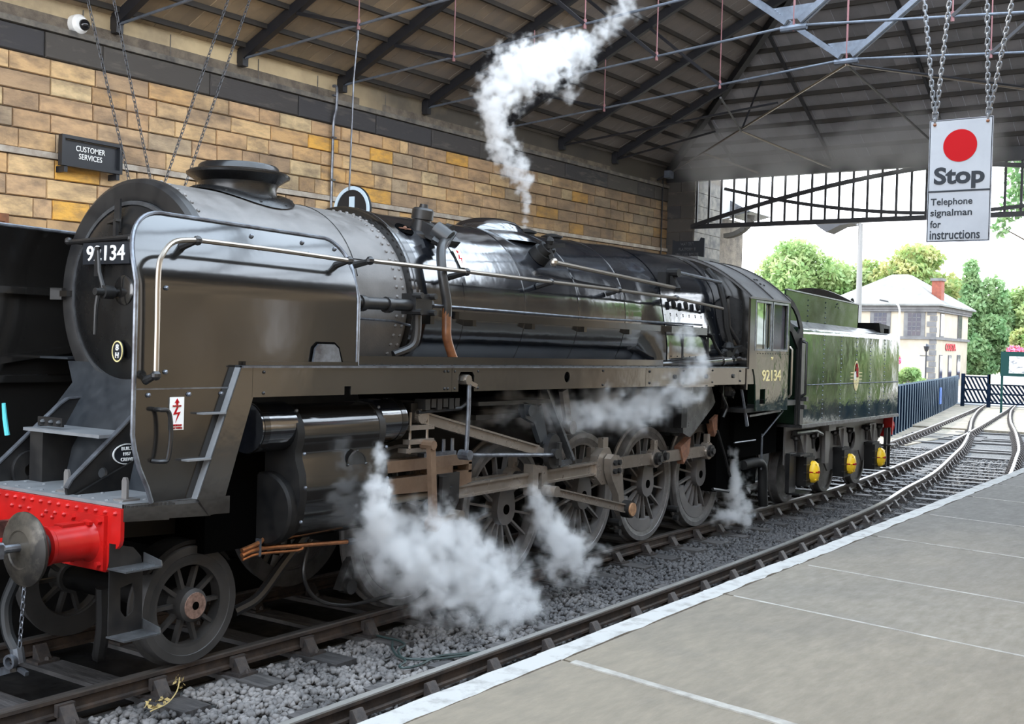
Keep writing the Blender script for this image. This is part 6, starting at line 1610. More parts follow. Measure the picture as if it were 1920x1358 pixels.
# ---- picture board
s = empty('display_board', (55, 3.3, 0), 'dark green framed display board with an old grey photograph behind the gate', 'board')
b = MB(); b.box(55, 55.12, 1.6, 3.98, 1.75, 2.98); build(b, 'board', 'navy', s)
K['photo'] = mat('faded photograph', (.62, .62, .60), .5, c2=(.16, .16, .17), scale=2.2, stretch=(1, 1, 2.5), lo=.5, hi=.6)
b = MB(); b.box(54.98, 55.0, 1.7, 3.58, 1.9, 2.75); build(b, 'photograph', 'photo', s)
for y_ in (3.9, 1.7):
    b = MB(); b.box(55.02, 55.1, y_ - .05, y_ + .05, -.2, 1.75); build(b, 'board_post', 'navy', s)
# ---- cafe building: hipped roof, stone walls, windows built as frames and panes
bd = empty('stone_building', (80, 13.4, 0), 'cream stone building with pale hipped roof, red chimney and COSTA lettering', 'building')
BX0, BX1, BY0, BY1, BE = 80.0, 90.5, 13.4, 21.4, 6.5
b = MB(); b.box(BX0, BX1, BY0, BY1, -.2, BE); wl2 = build(b, 'wall', 'limestone', bd, flat=True)
b = MB(); b.add([(BX0 - .5, BY0 - .5, BE), (BX1 + .5, BY0 - .5, BE), (BX1 + .5, BY1 + .5, BE), (BX0 - .5, BY1 + .5, BE), (84.6, 16.7, 9.05), (86, 16.7, 9.05), (86, 17.9, 9.05), (84.6, 17.9, 9.05)], [(0, 1, 5, 4), (1, 2, 6, 5), (2, 3, 7, 6), (3, 0, 4, 7), (4, 5, 6, 7), (0, 3, 2, 1)])
b.box(BX0 - .5, BX1 + .5, BY0 - .5, BY1 + .5, BE - .12, BE); build(b, 'roof', 'slate', bd, flat=True)
b = MB(); b.box(BX0 - .2, BX1 + .2, BY0 - .2, BY1 + .2, 5.95, 6.08); b.box(BX0 - .15, BX1 + .15, BY0 - .15, BY1 + .15, 3.92, 4.12); b.box(BX0 - .25, BX1 + .25, BY0 - .25, BY1 + .25, BE - .4, BE - .1); build(b, 'string_course', 'quoin', bd, flat=True)
z_ = -.2; k = 0
while z_ < 6.0:
    b = MB(); w_ = .55 if k % 2 else .35; b.box(BX0 - .04, BX0 + w_, BY0 - .04, BY0 + (.9 - w_), z_ + .02, z_ + .4); build(b, 'quoin', 'quoin', bd, flat=True); z_ += .42; k += 1
def win_front(y0, y1, z0, z1, m='pane', fr=.3, name='window'):
    b = MB(); b.box(BX0 - .08, BX0 + .02, y0 - fr, y1 + fr, z0 - .2, z1 + fr)
    fo = build(b, name + '_surround', 'quoin', bd, flat=True)
    b = MB(); b.box(BX0 - .10, BX0 - .06, y0, y1, z0, z1); build(b, 'pane', m, fo, flat=True)
    b = MB()
    for k in range(1, 3): b.box(BX0 - .115, BX0 - .095, y0 + (y1 - y0) * k / 3 - .02, y0 + (y1 - y0) * k / 3 + .02, z0, z1)
    for k in range(1, 5): b.box(BX0 - .115, BX0 - .095, y0, y1, z0 + (z1 - z0) * k / 5 - .02, z0 + (z1 - z0) * k / 5 + .02)
    build(b, 'glazing_bars', 'quoin', fo, flat=True)
for yc_ in (14.85, 17.35, 19.95): win_front(yc_ - .46, yc_ + .46, 4.2, 5.85)
b = MB(); b.box(BX0 - .1, BX0 + .02, 14.0, 15.7, 0, 2.6); b.prism([(14.2 + .65 + .75 * math.cos(a), 2.2 + .75 * math.sin(a)) for a in np.linspace(0, PI, 17)], BX0 - .14, BX0 - .06, 'x'); sh_ = build(b, 'shopfront', 'whitepaint', bd)
b = MB(); b.box(BX0 - .15, BX0 - .09, 14.35, 15.4, 0, 1.75); build(b, 'doorway', 'pane', sh_, flat=True)
def win_side(x0, x1, z0, z1):
    b = MB(); b.box(x0 - .06, x1 + .06, BY0 - .05, BY0 + .02, z0 - .08, z1 + .06); fo = build(b, 'window_surround', 'quoin', bd, flat=True)
    b = MB(); b.box(x0, x1, BY0 - .07, BY0 - .04, z0, z1); build(b, 'pane', 'pane', fo, flat=True)
for x0, x1, z0, z1 in ((81.5, 82.5, 4.2, 5.85), (87.0, 88.2, 4.2, 5.9), (81.6, 82.4, .9, 2.75), (84.3, 85.2, .95, 2.75), (87.1, 88.0, 1.0, 2.8)): win_side(x0, x1, z0, z1)
text('COSTA', 'lettering', 'costared', bd, (84.85, BY0 - .06, 3.42), '-y', 3.2, .55, ext=.02, bold=.03)
b = MB(); b.box(82.0, 82.9, 13.5, 14.2, 6.4, 8.35); ck = build(b, 'chimney_stack', 'chimbrick', bd, flat=True)
b = MB(); b.box(81.9, 83.0, 13.4, 14.3, 8.35, 8.55); build(b, 'chimney_cap', 'quoin', ck, flat=True)
# low wall and objects in front
b = MB(); b.box(72, 72.4, 6, 30, -.2, .75); build(b, 'garden_wall', 'stonewallfar', label='low pale stone wall in front of the cream building', cat='wall', flat=True)
b = MB(); b.box(74, 74.4, -10, 9.8, -.2, 1.5); build(b, 'roadside_wall', 'stonewallfar', label='pale stone wall across the road behind the crossing gate', cat='wall', flat=True)
# chimney of a house behind the trees
hs = empty('distant_house', (110, 38, 0), 'house behind the tender trees showing only its brick chimney', 'house')
b = MB(); b.box(110, 118, 34, 44, 0, 7); build(b, 'wall', 'chimbrick', hs, flat=True)
b = MB(); b.box(109, 110.2, 33.2, 35.2, 6.5, 9.9); build(b, 'chimney_stack', 'chimbrick', hs, flat=True)
for y_ in (33.8, 34.6):
    b = MB(); b.cyl((109.6, y_, 9.9), (109.6, y_, 11.1), .22, .17, 10); build(b, 'chimney_pot', 'bronze', hs)
hs = empty('far_house', (130, 16, 0), 'distant cream house with small window at the right edge', 'house')
b = MB(); b.box(130, 138, 10, 16.0, 0, 8.5); build(b, 'wall', 'limestone', hs, flat=True)
b = MB(); b.add([(129.6, 9.6, 8.4), (138.4, 9.6, 8.4), (138.4, 16.4, 8.4), (129.6, 16.4, 8.4), (129.6, 13, 12), (138.4, 13, 12)], [(0, 1, 5, 4), (2, 3, 4, 5), (0, 4, 3), (1, 2, 5)]); build(b, 'roof', 'slate', hs, flat=True)
b = MB(); b.box(129.9, 130, 13.6, 14.8, 5, 7); build(b, 'window_pane', 'pane', hs, flat=True)
# gable end of the next building just beyond the shed
hs = empty('canopy_gable', (23.5, 5.6, 6), 'pale gable and gutter of a canopy just outside the shed end', 'building')
b = MB(); b.prism([(5.3, 6.2), (4.85, 6.25), (4.85, 6.75), (5.0, 7.05), (6.5, 7.4), (6.5, 6.2)], 23.2, 23.4, 'x'); build(b, 'gable_board', 'whitepaint', hs)
b = MB(); b.add([(23.1, 4.9, 6.7), (23.1, 4.3, 6.38), (24.6, 4.3, 6.38), (24.6, 4.9, 6.7), (23.1, 4.9, 6.25), (24.6, 4.9, 6.25)], [(0, 1, 2, 3), (1, 4, 5, 2), (0, 4, 1), (3, 2, 5)]); build(b, 'gutter_roof', 'bluesteel', hs, flat=True)
b = MB(); b.box(22.1, 25, 5.3, 6.5, -.3, 6.3); build(b, 'wall', 'mortar', hs, flat=True)
b = MB()
pts = [(23.3, 5.1 - .75 * math.sin(a), 5.75 + .55 * (1 - math.cos(a))) for a in np.linspace(0, PI / 2, 8)]
for a_, c_ in zip(pts, pts[1:]): b.bar(a_, c_, .25, .12)
build(b, 'curved_bracket', 'creamwall', hs)
# ---- lamps
s = empty('floodlight_mast', (36, 5.4, 0), 'tall grey floodlight mast behind the tender with wide lamp heads', 'lamp')
mx, my_ = 36.0, 5.27
b = MB(); b.tube([(mx, my_, -.2), (mx, my_ + .03, 4), (mx, my_ + .06, 7.55)], [.13, .115, .085], 12); build(b, 'mast', 'lamppost', s)
b = MB(); b.prism([(7.05, 7.62), (5.55, 7.58), (5.5, 7.42), (5.95, 7.36), (6.45, 7.12), (6.75, 7.32)], mx - .5, mx + .4, 'x'); build(b, 'lamp_head', 'truss', s)
b = MB(); b.bar((mx, my_ - .35, 7.35), (mx, my_ + .35, 7.62), .12, .10); b.bar((mx, my_ + .3, 7.5), (mx, my_ - .1, 7.62), .25, .12); build(b, 'lamp_arm', 'whitepaint', s)
s = empty('street_lamp', (70, 13.1, 0), 'white swan neck street lamp in front of the cream building', 'lamp')
b = MB(); b.tube([(70, 13.15, -.2), (70, 13.2, 5.6)] + [(70, 13.2 + .55 * (1 - math.cos(a)), 5.6 + .62 * math.sin(a)) for a in np.linspace(.2, PI * .6, 8)], .06, 8); build(b, 'lamp_post', 'whitepaint', s)
b = MB(); b.bar((70, 13.95, 6.2), (70, 14.5, 6.32), .2, .1); build(b, 'lamp_head', 'truss', s)
s = empty('street_lamp', (66, 3.2, 0), 'thin white street lamp post at the far right by the trees', 'lamp')
b = MB(); b.tube([(66, 3.25, -.2), (66, 3.28, 5.5)], .05, 8); b.bar((66, 3.1, 5.5), (66, 3.6, 5.55), .1, .06); build(b, 'lamp_post', 'whitepaint', s)
s = empty('lamp_standard', (74.5, 11.5, 0), 'black lantern post with hanging red flowers by the shop door', 'lamp')
b = MB(); b.tube([(74.5, 12.55, 0), (74.5, 12.55, 3.0)], .05, 8); b.bar((74.5, 12.4, 2.7), (74.5, 13.0, 2.7), .05, .05); build(b, 'lamp_post', 'truss', s)
b = MB(); b.lathe([(.1, 0), (.2, .35), (.1, .5), (.001, .55)], (74.5, 12.55, 3.0), (0, 0, 1), 8); build(b, 'lantern', 'truss', s)
# ---- plants
def leaves(n, blobs, size, seed):
    r_ = np.random.default_rng(seed)
    P = []
    vol = np.array([b_[3] * b_[4] * b_[5] for b_ in blobs]) ** .75; vol = vol / vol.sum()
    for b_, c in zip(blobs, (vol * n).astype(int)):
        d = r_.normal(size=(c, 3)); d /= np.linalg.norm(d, axis=1)[:, None]
        rad = r_.uniform(.55, 1.05, (c, 1))
        P.append(np.array(b_[:3]) + d * rad * np.array(b_[3:6]))
    P = np.concatenate(P); n = len(P)
    a = r_.normal(size=(n, 3)); a /= np.linalg.norm(a, axis=1)[:, None]
    c = np.cross(a, r_.normal(size=(n, 3))); c /= np.linalg.norm(c, axis=1)[:, None]
    s_ = size * r_.uniform(.6, 1.3, (n, 1))
    q = np.stack([P - a * s_, P + c * s_ * .55, P + a * s_, P - c * s_ * .55], 1).reshape(-1, 3)
    return q
def leaf_mesh(name, q, m, off):
    me = bpy.data.meshes.new(name); n = len(q)
    me.vertices.add(n); me.vertices.foreach_set('co', (q - np.array(off)).ravel())
    me.loops.add(n); me.loops.foreach_set('vertex_index', np.arange(n))
    me.polygons.add(n // 4); me.polygons.foreach_set('loop_start', np.arange(0, n, 4)); me.polygons.foreach_set('loop_total', np.full(n // 4, 4))
    me.update(calc_edges=True); me.materials.append(K[m]); return me
def tree(name, label, cat, base, blobs, n, size, m, seed, trunk=.3):
    t = empty(name, base, label, cat, 'trees beyond the station' if cat == 'tree' else None)
    o = bpy.data.objects.new('foliage', leaf_mesh('foliage', leaves(n, blobs, size, seed), m, base)); link(o, t)
    o['kind'] = 'stuff'
    b = MB(); top = max(blobs, key=lambda q: q[2])
    b.tube([base, (base[0], base[1], base[2] + (top[2] - base[2]) * .5), top[:3]], [trunk, trunk * .8, trunk * .2], 8)
    for q in blobs[:7]: b.tube([(base[0], base[1], base[2] + (q[2] - base[2]) * .45), q[:3]], [trunk * .45, trunk * .1], 5)
    build(b, 'trunk', 'bark', t)
    return t
def crown(cx, cy_, cz, rx, rz, k, seed, sub=.42):
    r_ = random.Random(seed); out = []
    for i in range(k):
        a = r_.uniform(0, 2 * PI); u_ = r_.uniform(-.8, 1); rr = math.sqrt(1 - u_ * u_ * .9) * r_.uniform(.45, .8)
        out.append((cx + rx * rr * math.cos(a), cy_ + rx * rr * math.sin(a), cz + rz * u_ * .68, rx * sub * r_.uniform(.7, 1.2), rx * sub * r_.uniform(.7, 1.2), rz * sub * r_.uniform(.6, 1)))
    return out
tree('broadleaf_tree', 'rounded bright green tree behind the tender bunker', 'tree', (100, 31, 0), crown(100, 31, 8.2, 5.2, 5.6, 26, 1), 22000, .26, 'leafa', 11)
tree('broadleaf_tree', 'low green tree beside the floodlight mast, left of the pale roof', 'tree', (104, 26.5, 0), crown(104, 26.3, 6.6, 4.0, 4.6, 18, 2), 14000, .26, 'leafa', 12)
tree('broadleaf_tree', 'wide golden green tree rising behind the pale hipped roof', 'tree', (105, 22.5, 0), crown(105, 22.3, 9.2, 5.6, 4.6, 30, 3, .32), 20000, .26, 'leafc', 13)
bl = [(100, 14.7 + .1 * k, 2.2 + k * 1.15, 1.9 - .17 * k, 1.9 - .17 * k, 1.3) for k in range(8)] + crown(100, 14.0, 5.5, 2.6, 4.5, 14, 4, .4)
tree('birch_tree', 'tall loose feathery tree right of the cream building', 'tree', (100, 14.5, 0), bl, 20000, .22, 'leafb', 14, .2)
tree('broadleaf_tree', 'dense bright green tree right of the feathery tree', 'tree', (104, 12, 0), crown(104, 12.0, 4.6, 3.2, 4.6, 20, 5), 16000, .26, 'leafa', 15)
tree('broadleaf_tree', 'small yellow green tree low at the right by the street lamp', 'tree', (92, 8.6, 0), crown(92, 8.9, 2.6, 2.0, 2.6, 12, 6), 9000, .2, 'leafc', 16, .15)
tree('broadleaf_tree', 'hazy green trees at the far right edge', 'tree', (120, 10, 0), crown(120, 9.5, 5, 4.6, 5, 16, 7), 10000, .3, 'leafb', 17)
tree('broadleaf_tree', 'leafy tree seen through the cab window', 'tree', (40, 12.5, 0), crown(40, 12.5, 3.2, 2.6, 3.4, 16, 8), 7000, .2, 'leafa', 18, .16)
tree('broadleaf_tree', 'overhanging leafy branch at the right edge outside the shed screen', 'tree', (30, -6.9, 0), [(26.5, -2.2, 8.4, .6, .6, 1.0), (26.2, -1.95, 7.4, .5, .42, .75), (26.0, -1.8, 6.6, .35, .34, .45), (26.0, -1.5, 6.05, .22, .24, .3), (26.5, -3.4, 7.6, .8, .8, 1.3), (28, -4.6, 8.6, 1.2, 1.3, 1.6), (29, -6.3, 9.2, 1.3, 1.4, 1.6)], 9000, .10, 'leafb', 19, .16)
# what stands across the line on the camera side (mirrored in the polished tender): trees, a station building, a fence
tree('broadleaf_tree', 'sunlit tree across the line on the camera side, nearest the shed', 'tree', (38, -17, 0), crown(38, -17, 5.5, 4.6, 5.4, 18, 9), 6000, .35, 'leafa', 20)
tree('broadleaf_tree', 'second sunlit tree across the line on the camera side', 'tree', (47, -18, 0), crown(47, -18, 5.0, 5, 5.4, 18, 10), 6000, .4, 'leafa', 21)
tree('broadleaf_tree', 'third sunlit tree across the line on the camera side', 'tree', (58, -18, 0), crown(58, -18, 4.0, 5.5, 5.0, 18, 30), 6000, .4, 'leafa', 32)
tree('broadleaf_tree', 'fourth sunlit tree across the line on the camera side', 'tree', (70, -20, 0), crown(70, -20, 6, 6, 7, 18, 31), 6000, .5, 'leafc', 33)
tree('broadleaf_tree', 'tall tree behind the station house across the line', 'tree', (30, -20, 0), crown(30, -20, 7, 5, 6, 18, 34), 6000, .4, 'leafb', 34)
hs = empty('station_house', (34, -13, 0), 'low tan stone station house across the line outside the shed', 'building')
b = MB(); b.box(29, 41, -16, -12.5, -.2, 2.9); build(b, 'wall', 'limestone', hs, flat=True)
b = MB(); b.add([(28.6, -12.1, 2.9), (41.4, -12.1, 2.9), (41.4, -16.4, 2.9), (28.6, -16.4, 2.9), (28.6, -14.2, 4.3), (41.4, -14.2, 4.3)], [(0, 1, 5, 4), (2, 3, 4, 5), (0, 4, 3), (1, 2, 5)]); build(b, 'roof', 'slate', hs, flat=True)
for x in (31, 34, 37.5):
    b = MB(); b.box(x, x + 1.0, -12.52, -12.45, .9, 2.3); build(b, 'window', 'pane', hs, flat=True)
hs = empty('far_fence', (40, -8.5, 0), 'long navy fence across the line on the camera side', 'fence')
b = MB(); b.box(24, 62, -8.6, -8.5, -.2, 1.1); build(b, 'fence_panel', 'fence', hs, flat=True)
tree('shrub', 'round green shrub in front of the shop doorway', 'shrub', (68, 12.3, 0), crown(68, 11.9, .9, 1.1, 1.1, 8, 21), 2500, .13, 'leafa', 22, .05)
tree('flower_basket', 'hanging basket of yellow green leaves and pink flowers behind the tender', 'flowers', (66, 12.6, 2.2), crown(66, 12.75, 2.65, .75, .5, 7, 22), 1500, .1, 'leafc', 23, .03)
o = bpy.data.objects.new('flowers', leaf_mesh('flowers', leaves(160, [(65.6, 12.1, 2.35, .3, .3, .3)], .09, 24), 'pink', (66, 12.6, 2.2))); link(o, bpy.data.objects['flower_basket']); o['kind'] = 'stuff'
b = MB(); b.tube([(66, 12.6, -.2), (66, 12.65, 2.2)], .04, 6); build(b, 'basket_post', 'truss', bpy.data.objects['flower_basket'])
tree('flower_basket', 'pink and cream flower basket on top of the green display board', 'flowers', (60, 4.05, 2.9), crown(60, 4.2, 3.05, .45, .25, 6, 25), 900, .08, 'leafc', 26, .03)
o = bpy.data.objects.new('flowers', leaf_mesh('flowers', leaves(300, [(59.8, 4.2, 3.1, .45, .45, .25)], .08, 27), 'pink', (60, 4.05, 2.9))); link(o, bpy.data.objects['flower_basket.001']); o['kind'] = 'stuff'
b = MB(); b.box(63, 63.2, 11.4, 13, -.2, 1.9)
b.v = list(b.v); build(b, 'green_bin_screen', 'navy', label='small dark teal timber screen beside the shrub', cat='screen', flat=True)
# ---- cars beyond the wall
def car(loc, m, label):
    t = empty('car', loc, label, 'car'); x, y, z = loc
    b = MB(); b.prism([(y + 2.0, .35), (y + 2.0, .8), (y + 1.3, .95), (y + .8, 1.42), (y - 1.1, 1.45), (y - 1.8, 1.0), (y - 2.1, .95), (y - 2.1, .35)], x, x + 1.6, 'x'); build(b, 'body', m, t)
    b = MB(); b.prism([(y + 1.1, .98), (y + .75, 1.36), (y - 1.0, 1.38), (y - 1.55, 1.0)], x - .01, x, 'x'); build(b, 'window', 'pane', t)
    for yy in (y + 1.25, y - 1.3):
        b = MB(); b.cyl((x - .02, yy, .33), (x + .2, yy, .33), .33, n=16); build(b, 'wheel', 'rubber', t)
car((98, 10.6, 0), 'carblue', 'small blue car parked under the trees at right'); car((101, 8.0, 0), 'whitepaint', 'white car parked beside the blue car at right')
# ---- small things by the track
b = MB(); b.tube(smooth([(2.08, -.86, -.17), (2.05, -1.05, -.165), (2.04, -1.21, -.16), (1.96, -1.36, -.16), (1.80, -1.42, -.16), (1.66, -1.56, -.16), (1.56, -1.70, -.16), (1.42, -1.75, -.16), (1.40, -1.82, -.16), (1.55, -1.86, -.16), (1.85, -1.82, -.16), (2.05, -1.92, -.16), (2.3, -2.1, -.16), (2.5, -2.3, -.17)], 6), .011, 6)
build(b, 'trackside_cable', 'cable', label='thin dark cable looped on the ballast between the rails', cat='cable')
b = MB(); b.tube(smooth([(1.98, -1.2, -.16), (1.75, -1.4, -.155), (1.62, -1.62, -.16), (1.78, -1.85, -.16), (2.1, -2.02, -.16), (2.45, -2.32, -.17)], 6), .011, 6)
build(b, 'trackside_cable', 'cable', label='second dark cable strand lying outside the cable loop', cat='cable')
b = MB(); b.tube(smooth([(-1.6, -1.8, -.16), (-1.0, -1.95, -.155), (-.4, -2.1, -.15), (.0, -2.2, -.16)], 6), .010, 6)
build(b, 'trackside_cable', 'cable', label='dark cable lying on the ballast at the bottom left', cat='cable')
s = empty('dry_weed', (-.4, -1.05, -.18), 'dry yellow weed lying on the ballast beside a sleeper end', 'plant')
b = MB(); b.tube(smooth([(-.62, -1.15, -.15), (-.45, -1.12, -.14), (-.28, -1.02, -.11), (-.2, -.95, -.04)], 5), .005, 5); build(b, 'stem', 'dryplant', s)
o = bpy.data.objects.new('leaves', leaf_mesh('leaves', leaves(40, [(-.5, -1.08, -.13, .12, .06, .03), (-.22, -.98, -.06, .05, .05, .05)], .022, 31), 'dryplant', (-.4, -1.05, -.18))); link(o, s); o['kind'] = 'stuff'
b = MB(); b.tube([(-.40, 1.12, 1.93), (-.38, 1.13, 1.80), (-.355, 1.13, 1.66)], [.016, .02, .022], 8)
build(b, 'cyan_strap', 'cyan', label='short cyan strap hanging at the left edge beside the buffer beam', cat='strap')
b = MB()
b.box(50.3, 50.6, 5.72, 5.76, .35, 1.15); build(b, 'blue_notice', 'carblue', label='small blue notice fixed to the navy fence', cat='notice', flat=True)

# ================================================================== STEAM
def steam_mat(name, dens, alb=(.93, .93, .93)):
    m = bpy.data.materials.new(name); m.use_nodes = True; t = m.node_tree; t.nodes.clear()
    o_ = t.nodes.new('ShaderNodeOutputMaterial'); v_ = t.nodes.new('ShaderNodeVolumePrincipled')
    v_.inputs['Color'].default_value = (*alb, 1); v_.inputs['Density'].default_value = dens; v_.inputs['Anisotropy'].default_value = .25
    t.links.new(v_.outputs[0], o_.inputs['Volume']); return m
def steam(label, pts, dens, nscale, warp, res=72, thr=.0, name='steam_plume', seed=0.0, k=4):
    """a cloud of white steam: points with radii, turned into a fog grid by geometry nodes"""
    P = []
    for (a, c) in zip(pts, pts[1:]):
        for j in range(k): P.append(tuple(a[i] + (c[i] - a[i]) * j / k for i in range(4)))
    P.append(pts[-1])
    org = Vector(P[0][:3])
    me = bpy.data.meshes.new(name); me.from_pydata([Vector(q[:3]) - org for q in P], [], [])
    at = me.attributes.new('rad', 'FLOAT', 'POINT'); at.data.foreach_set('value', [q[3] for q in P])
    o = bpy.data.objects.new(name, me); link(o, None, org); tag(o, label, 'steam', kind='stuff')
    M_ = steam_mat(name + ' vapour', dens); me.materials.append(M_)
    lo = [min(q[i] - q[3] * 1.5 for q in P) - org[i] for i in range(3)]; hi = [max(q[i] + q[3] * 1.5 for q in P) - org[i] for i in range(3)]
    g_ = bpy.data.node_groups.new(name, 'GeometryNodeTree')
    g_.interface.new_socket('Geometry', in_out='INPUT', socket_type='NodeSocketGeometry'); g_.interface.new_socket('Geometry', in_out='OUTPUT', socket_type='NodeSocketGeometry')
    N = g_.nodes.new; L = g_.links.new
    gi = N('NodeGroupInput'); go = N('NodeGroupOutput')
    vc = N('GeometryNodeVolumeCube'); vc.inputs['Min'].default_value = lo; vc.inputs['Max'].default_value = hi
    ext = [h - l for l, h in zip(lo, hi)]; mxe = max(ext)
    for i, ax in enumerate('XYZ'): vc.inputs['Resolution ' + ax].default_value = max(16, int(res * ext[i] / mxe))
    pos = N('GeometryNodeInputPosition')
    def noise(scale, det, off):
        ad = N('ShaderNodeVectorMath'); ad.operation = 'ADD'; ad.inputs[1].default_value = (off, off * .7, -off); L(pos.outputs[0], ad.inputs[0])
        n = N('ShaderNodeTexNoise'); n.inputs['Scale'].default_value = scale; n.inputs['Detail'].default_value = det; n.inputs['Roughness'].default_value = .6; L(ad.outputs[0], n.inputs['Vector']); return n
    n1 = noise(nscale, 5, seed)
    sb = N('ShaderNodeVectorMath'); sb.operation = 'SUBTRACT'; sb.inputs[1].default_value = (.5, .5, .5); L(n1.outputs['Color'], sb.inputs[0])
    sn0 = N('GeometryNodeSampleNearest'); sn0.domain = 'POINT'; L(gi.outputs[0], sn0.inputs['Geometry']); L(pos.outputs[0], sn0.inputs['Sample Position'])
    s0 = N('GeometryNodeSampleIndex'); s0.data_type = 'FLOAT'; s0.domain = 'POINT'; L(gi.outputs[0], s0.inputs['Geometry']); L(sn0.outputs[0], s0.inputs['Index'])
    na0 = N('GeometryNodeInputNamedAttribute'); na0.data_type = 'FLOAT'; na0.inputs['Name'].default_value = 'rad'; L(na0.outputs['Attribute'], s0.inputs['Value'])
    wm = N('ShaderNodeMath'); wm.operation = 'MULTIPLY'; wm.inputs[1].default_value = warp * 4.5; L(s0.outputs[0], wm.inputs[0])
    sc_ = N('ShaderNodeVectorMath'); sc_.operation = 'SCALE'; L(wm.outputs[0], sc_.inputs['Scale']); L(sb.outputs[0], sc_.inputs[0])
    ad = N('ShaderNodeVectorMath'); ad.operation = 'ADD'; L(pos.outputs[0], ad.inputs[0]); L(sc_.outputs[0], ad.inputs[1])
    sn = N('GeometryNodeSampleNearest'); sn.domain = 'POINT'; L(gi.outputs[0], sn.inputs['Geometry']); L(ad.outputs[0], sn.inputs['Sample Position'])
    s1 = N('GeometryNodeSampleIndex'); s1.data_type = 'FLOAT_VECTOR'; s1.domain = 'POINT'; L(gi.outputs[0], s1.inputs['Geometry']); L(sn.outputs[0], s1.inputs['Index'])
    p2 = N('GeometryNodeInputPosition'); L(p2.outputs[0], s1.inputs['Value'])
    s2 = N('GeometryNodeSampleIndex'); s2.data_type = 'FLOAT'; s2.domain = 'POINT'; L(gi.outputs[0], s2.inputs['Geometry']); L(sn.outputs[0], s2.inputs['Index'])
    na = N('GeometryNodeInputNamedAttribute'); na.data_type = 'FLOAT'; na.inputs['Name'].default_value = 'rad'; L(na.outputs['Attribute'], s2.inputs['Value'])
    ds = N('ShaderNodeVectorMath'); ds.operation = 'DISTANCE'; L(ad.outputs[0], ds.inputs[0]); L(s1.outputs[0], ds.inputs[1])
    dv = N('ShaderNodeMath'); dv.operation = 'DIVIDE'; L(ds.outputs['Value'], dv.inputs[0]); L(s2.outputs[0], dv.inputs[1])
    m1 = N('ShaderNodeMath'); m1.operation = 'SUBTRACT'; m1.inputs[0].default_value = 1.0; L(dv.outputs[0], m1.inputs[1])
    n2 = noise(nscale * 2.6, 6, seed + 5)
    mm = N('ShaderNodeMapRange'); mm.inputs['From Min'].default_value = .38 + thr; mm.inputs['From Max'].default_value = .68 + thr; mm.inputs['To Min'].default_value = -.55; mm.inputs['To Max'].default_value = .75; L(n2.outputs['Fac'], mm.inputs['Value'])
    a2 = N('ShaderNodeMath'); a2.operation = 'ADD'; L(m1.outputs[0], a2.inputs[0]); L(mm.outputs[0], a2.inputs[1])
    st = N('ShaderNodeMapRange'); st.interpolation_type = 'SMOOTHSTEP'; st.inputs['From Min'].default_value = .12; st.inputs['From Max'].default_value = 1.0; L(a2.outputs[0], st.inputs['Value'])
    # fade to nothing outside the cloud's own radius
    fd = N('ShaderNodeMapRange'); fd.interpolation_type = 'SMOOTHSTEP'; fd.inputs['From Min'].default_value = -.35; fd.inputs['From Max'].default_value = .35; L(m1.outputs[0], fd.inputs['Value'])
    ml = N('ShaderNodeMath'); ml.operation = 'MULTIPLY'; L(st.outputs[0], ml.inputs[0]); L(fd.outputs[0], ml.inputs[1])
    L(ml.outputs[0], vc.inputs['Density'])
    sm_ = N('GeometryNodeSetMaterial'); sm_.inputs['Material'].default_value = M_; L(vc.outputs[0], sm_.inputs[0]); L(sm_.outputs[0], go.inputs[0])
    md = o.modifiers.new('fog', 'NODES'); md.node_group = g_
    return o
steam('white steam plume rising from the safety valve to the roof', [(5.71, 0, 4.0, .04), (5.70, 0, 4.25, .075), (5.66, 0, 4.5, .13), (5.42, 0, 4.72, .22), (5.12, 0, 4.95, .22), (5.0, 0, 5.25, .24), (5.08, 0, 5.5, .28), (5.35, 0, 5.75, .36), (5.75, 0, 5.95, .38), (6.2, 0, 6.15, .36), (6.7, 0, 6.42, .28), (7.05, 0, 6.62, .18)], 13.0, 3.0, .6, 200, thr=.02, seed=1.0)
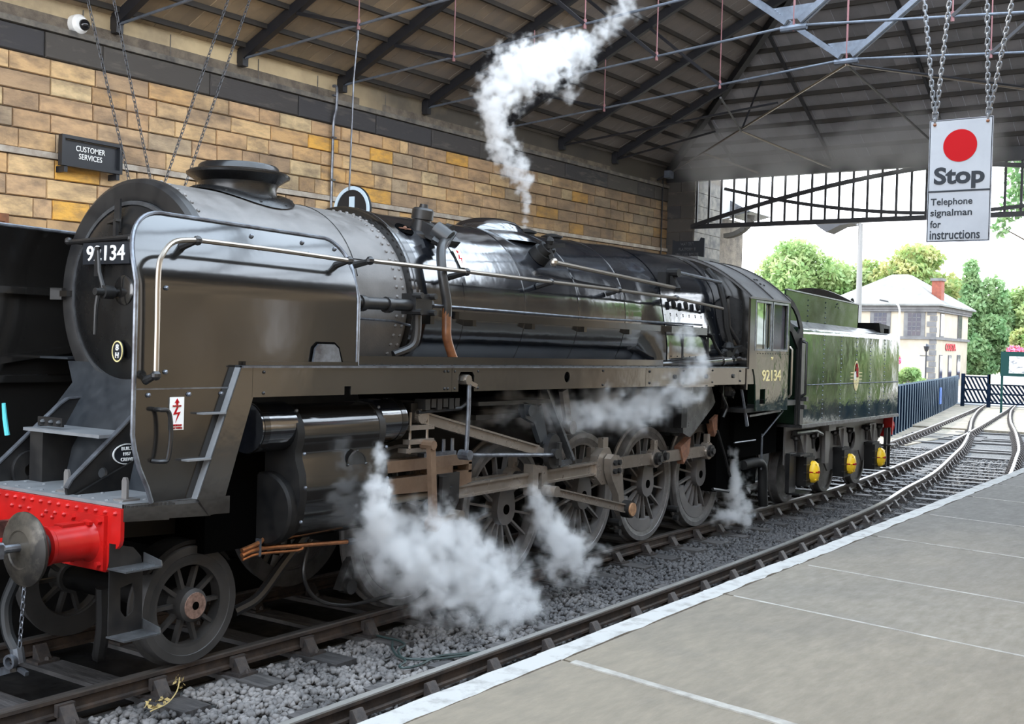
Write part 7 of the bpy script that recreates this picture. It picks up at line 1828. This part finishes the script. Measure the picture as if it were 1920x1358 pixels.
steam('thin wisps of steam drifting under the roof beside the plume', [(6.9, .1, 5.9, .16), (7.0, .1, 6.25, .2), (7.3, .1, 6.6, .16), (8.0, .1, 7.15, .2), (8.4, .1, 7.45, .22)], 9.0, 2.6, .5, 90, thr=.05, seed=2.0)
steam('billowing steam around the driving wheels beside the cylinder', [(1.62, -1.3, 1.0, .26), (1.75, -1.25, .82, .36), (2.1, -1.25, .66, .48), (2.6, -1.3, .45, .52), (3.0, -1.4, .22, .48), (3.35, -1.5, .02, .40)], 9.0, 2.4, .55, 130, seed=3.0)
steam('wisp of steam leaking in front of the cylinder', [(1.46, -1.45, 1.62, .08), (1.42, -1.45, 1.4, .12), (1.42, -1.45, 1.15, .17), (1.5, -1.45, 1.0, .16)], 14.0, 3.2, .4, 70, seed=4.0)
steam('steam billowing over the third driving wheel', [(4.2, -1.25, .95, .2), (4.35, -1.3, .7, .26), (4.6, -1.35, .42, .3), (4.85, -1.4, .2, .3), (4.5, -1.4, .25, .28)], 9.0, 2.4, .55, 90, seed=5.0)
steam('steam drifting below the running plate', [(3.3, -1.0, 1.75, .14), (3.9, -1.05, 1.88, .2), (4.9, -1.15, 1.82, .26), (5.6, -1.15, 1.82, .32), (6.4, -1.2, 1.80, .32), (7.1, -1.25, 1.92, .28), (7.6, -1.42, 2.1, .22), (7.85, -1.45, 2.4, .16)], 6.0, 2.4, .55, 130, seed=6.0)
steam('steam wisp rising beside the firebox', [(7.9, -1.45, 2.3, .1), (7.75, -1.42, 2.5, .14), (7.55, -1.35, 2.75, .16)], 5.0, 2.8, .4, 50, seed=7.0)
steam('steam escaping to the rails behind the last driving wheel', [(9.85, -.95, 1.1, .12), (9.95, -1.0, .75, .2), (10.1, -1.05, .4, .26), (10.15, -1.1, .1, .26), (9.7, -1.0, .15, .2)], 10.0, 2.4, .45, 80, seed=8.0)
steam('faint blue haze of smoke under the far end of the shed roof', [(18.8, 3.6, 7.1, .75), (19.4, 2.0, 7.25, .85), (19.6, 0, 7.35, .85), (19.4, -2.4, 7.35, .8)], .75, .5, .3, 50, thr=-.1, name='smoke_haze', seed=9.0)
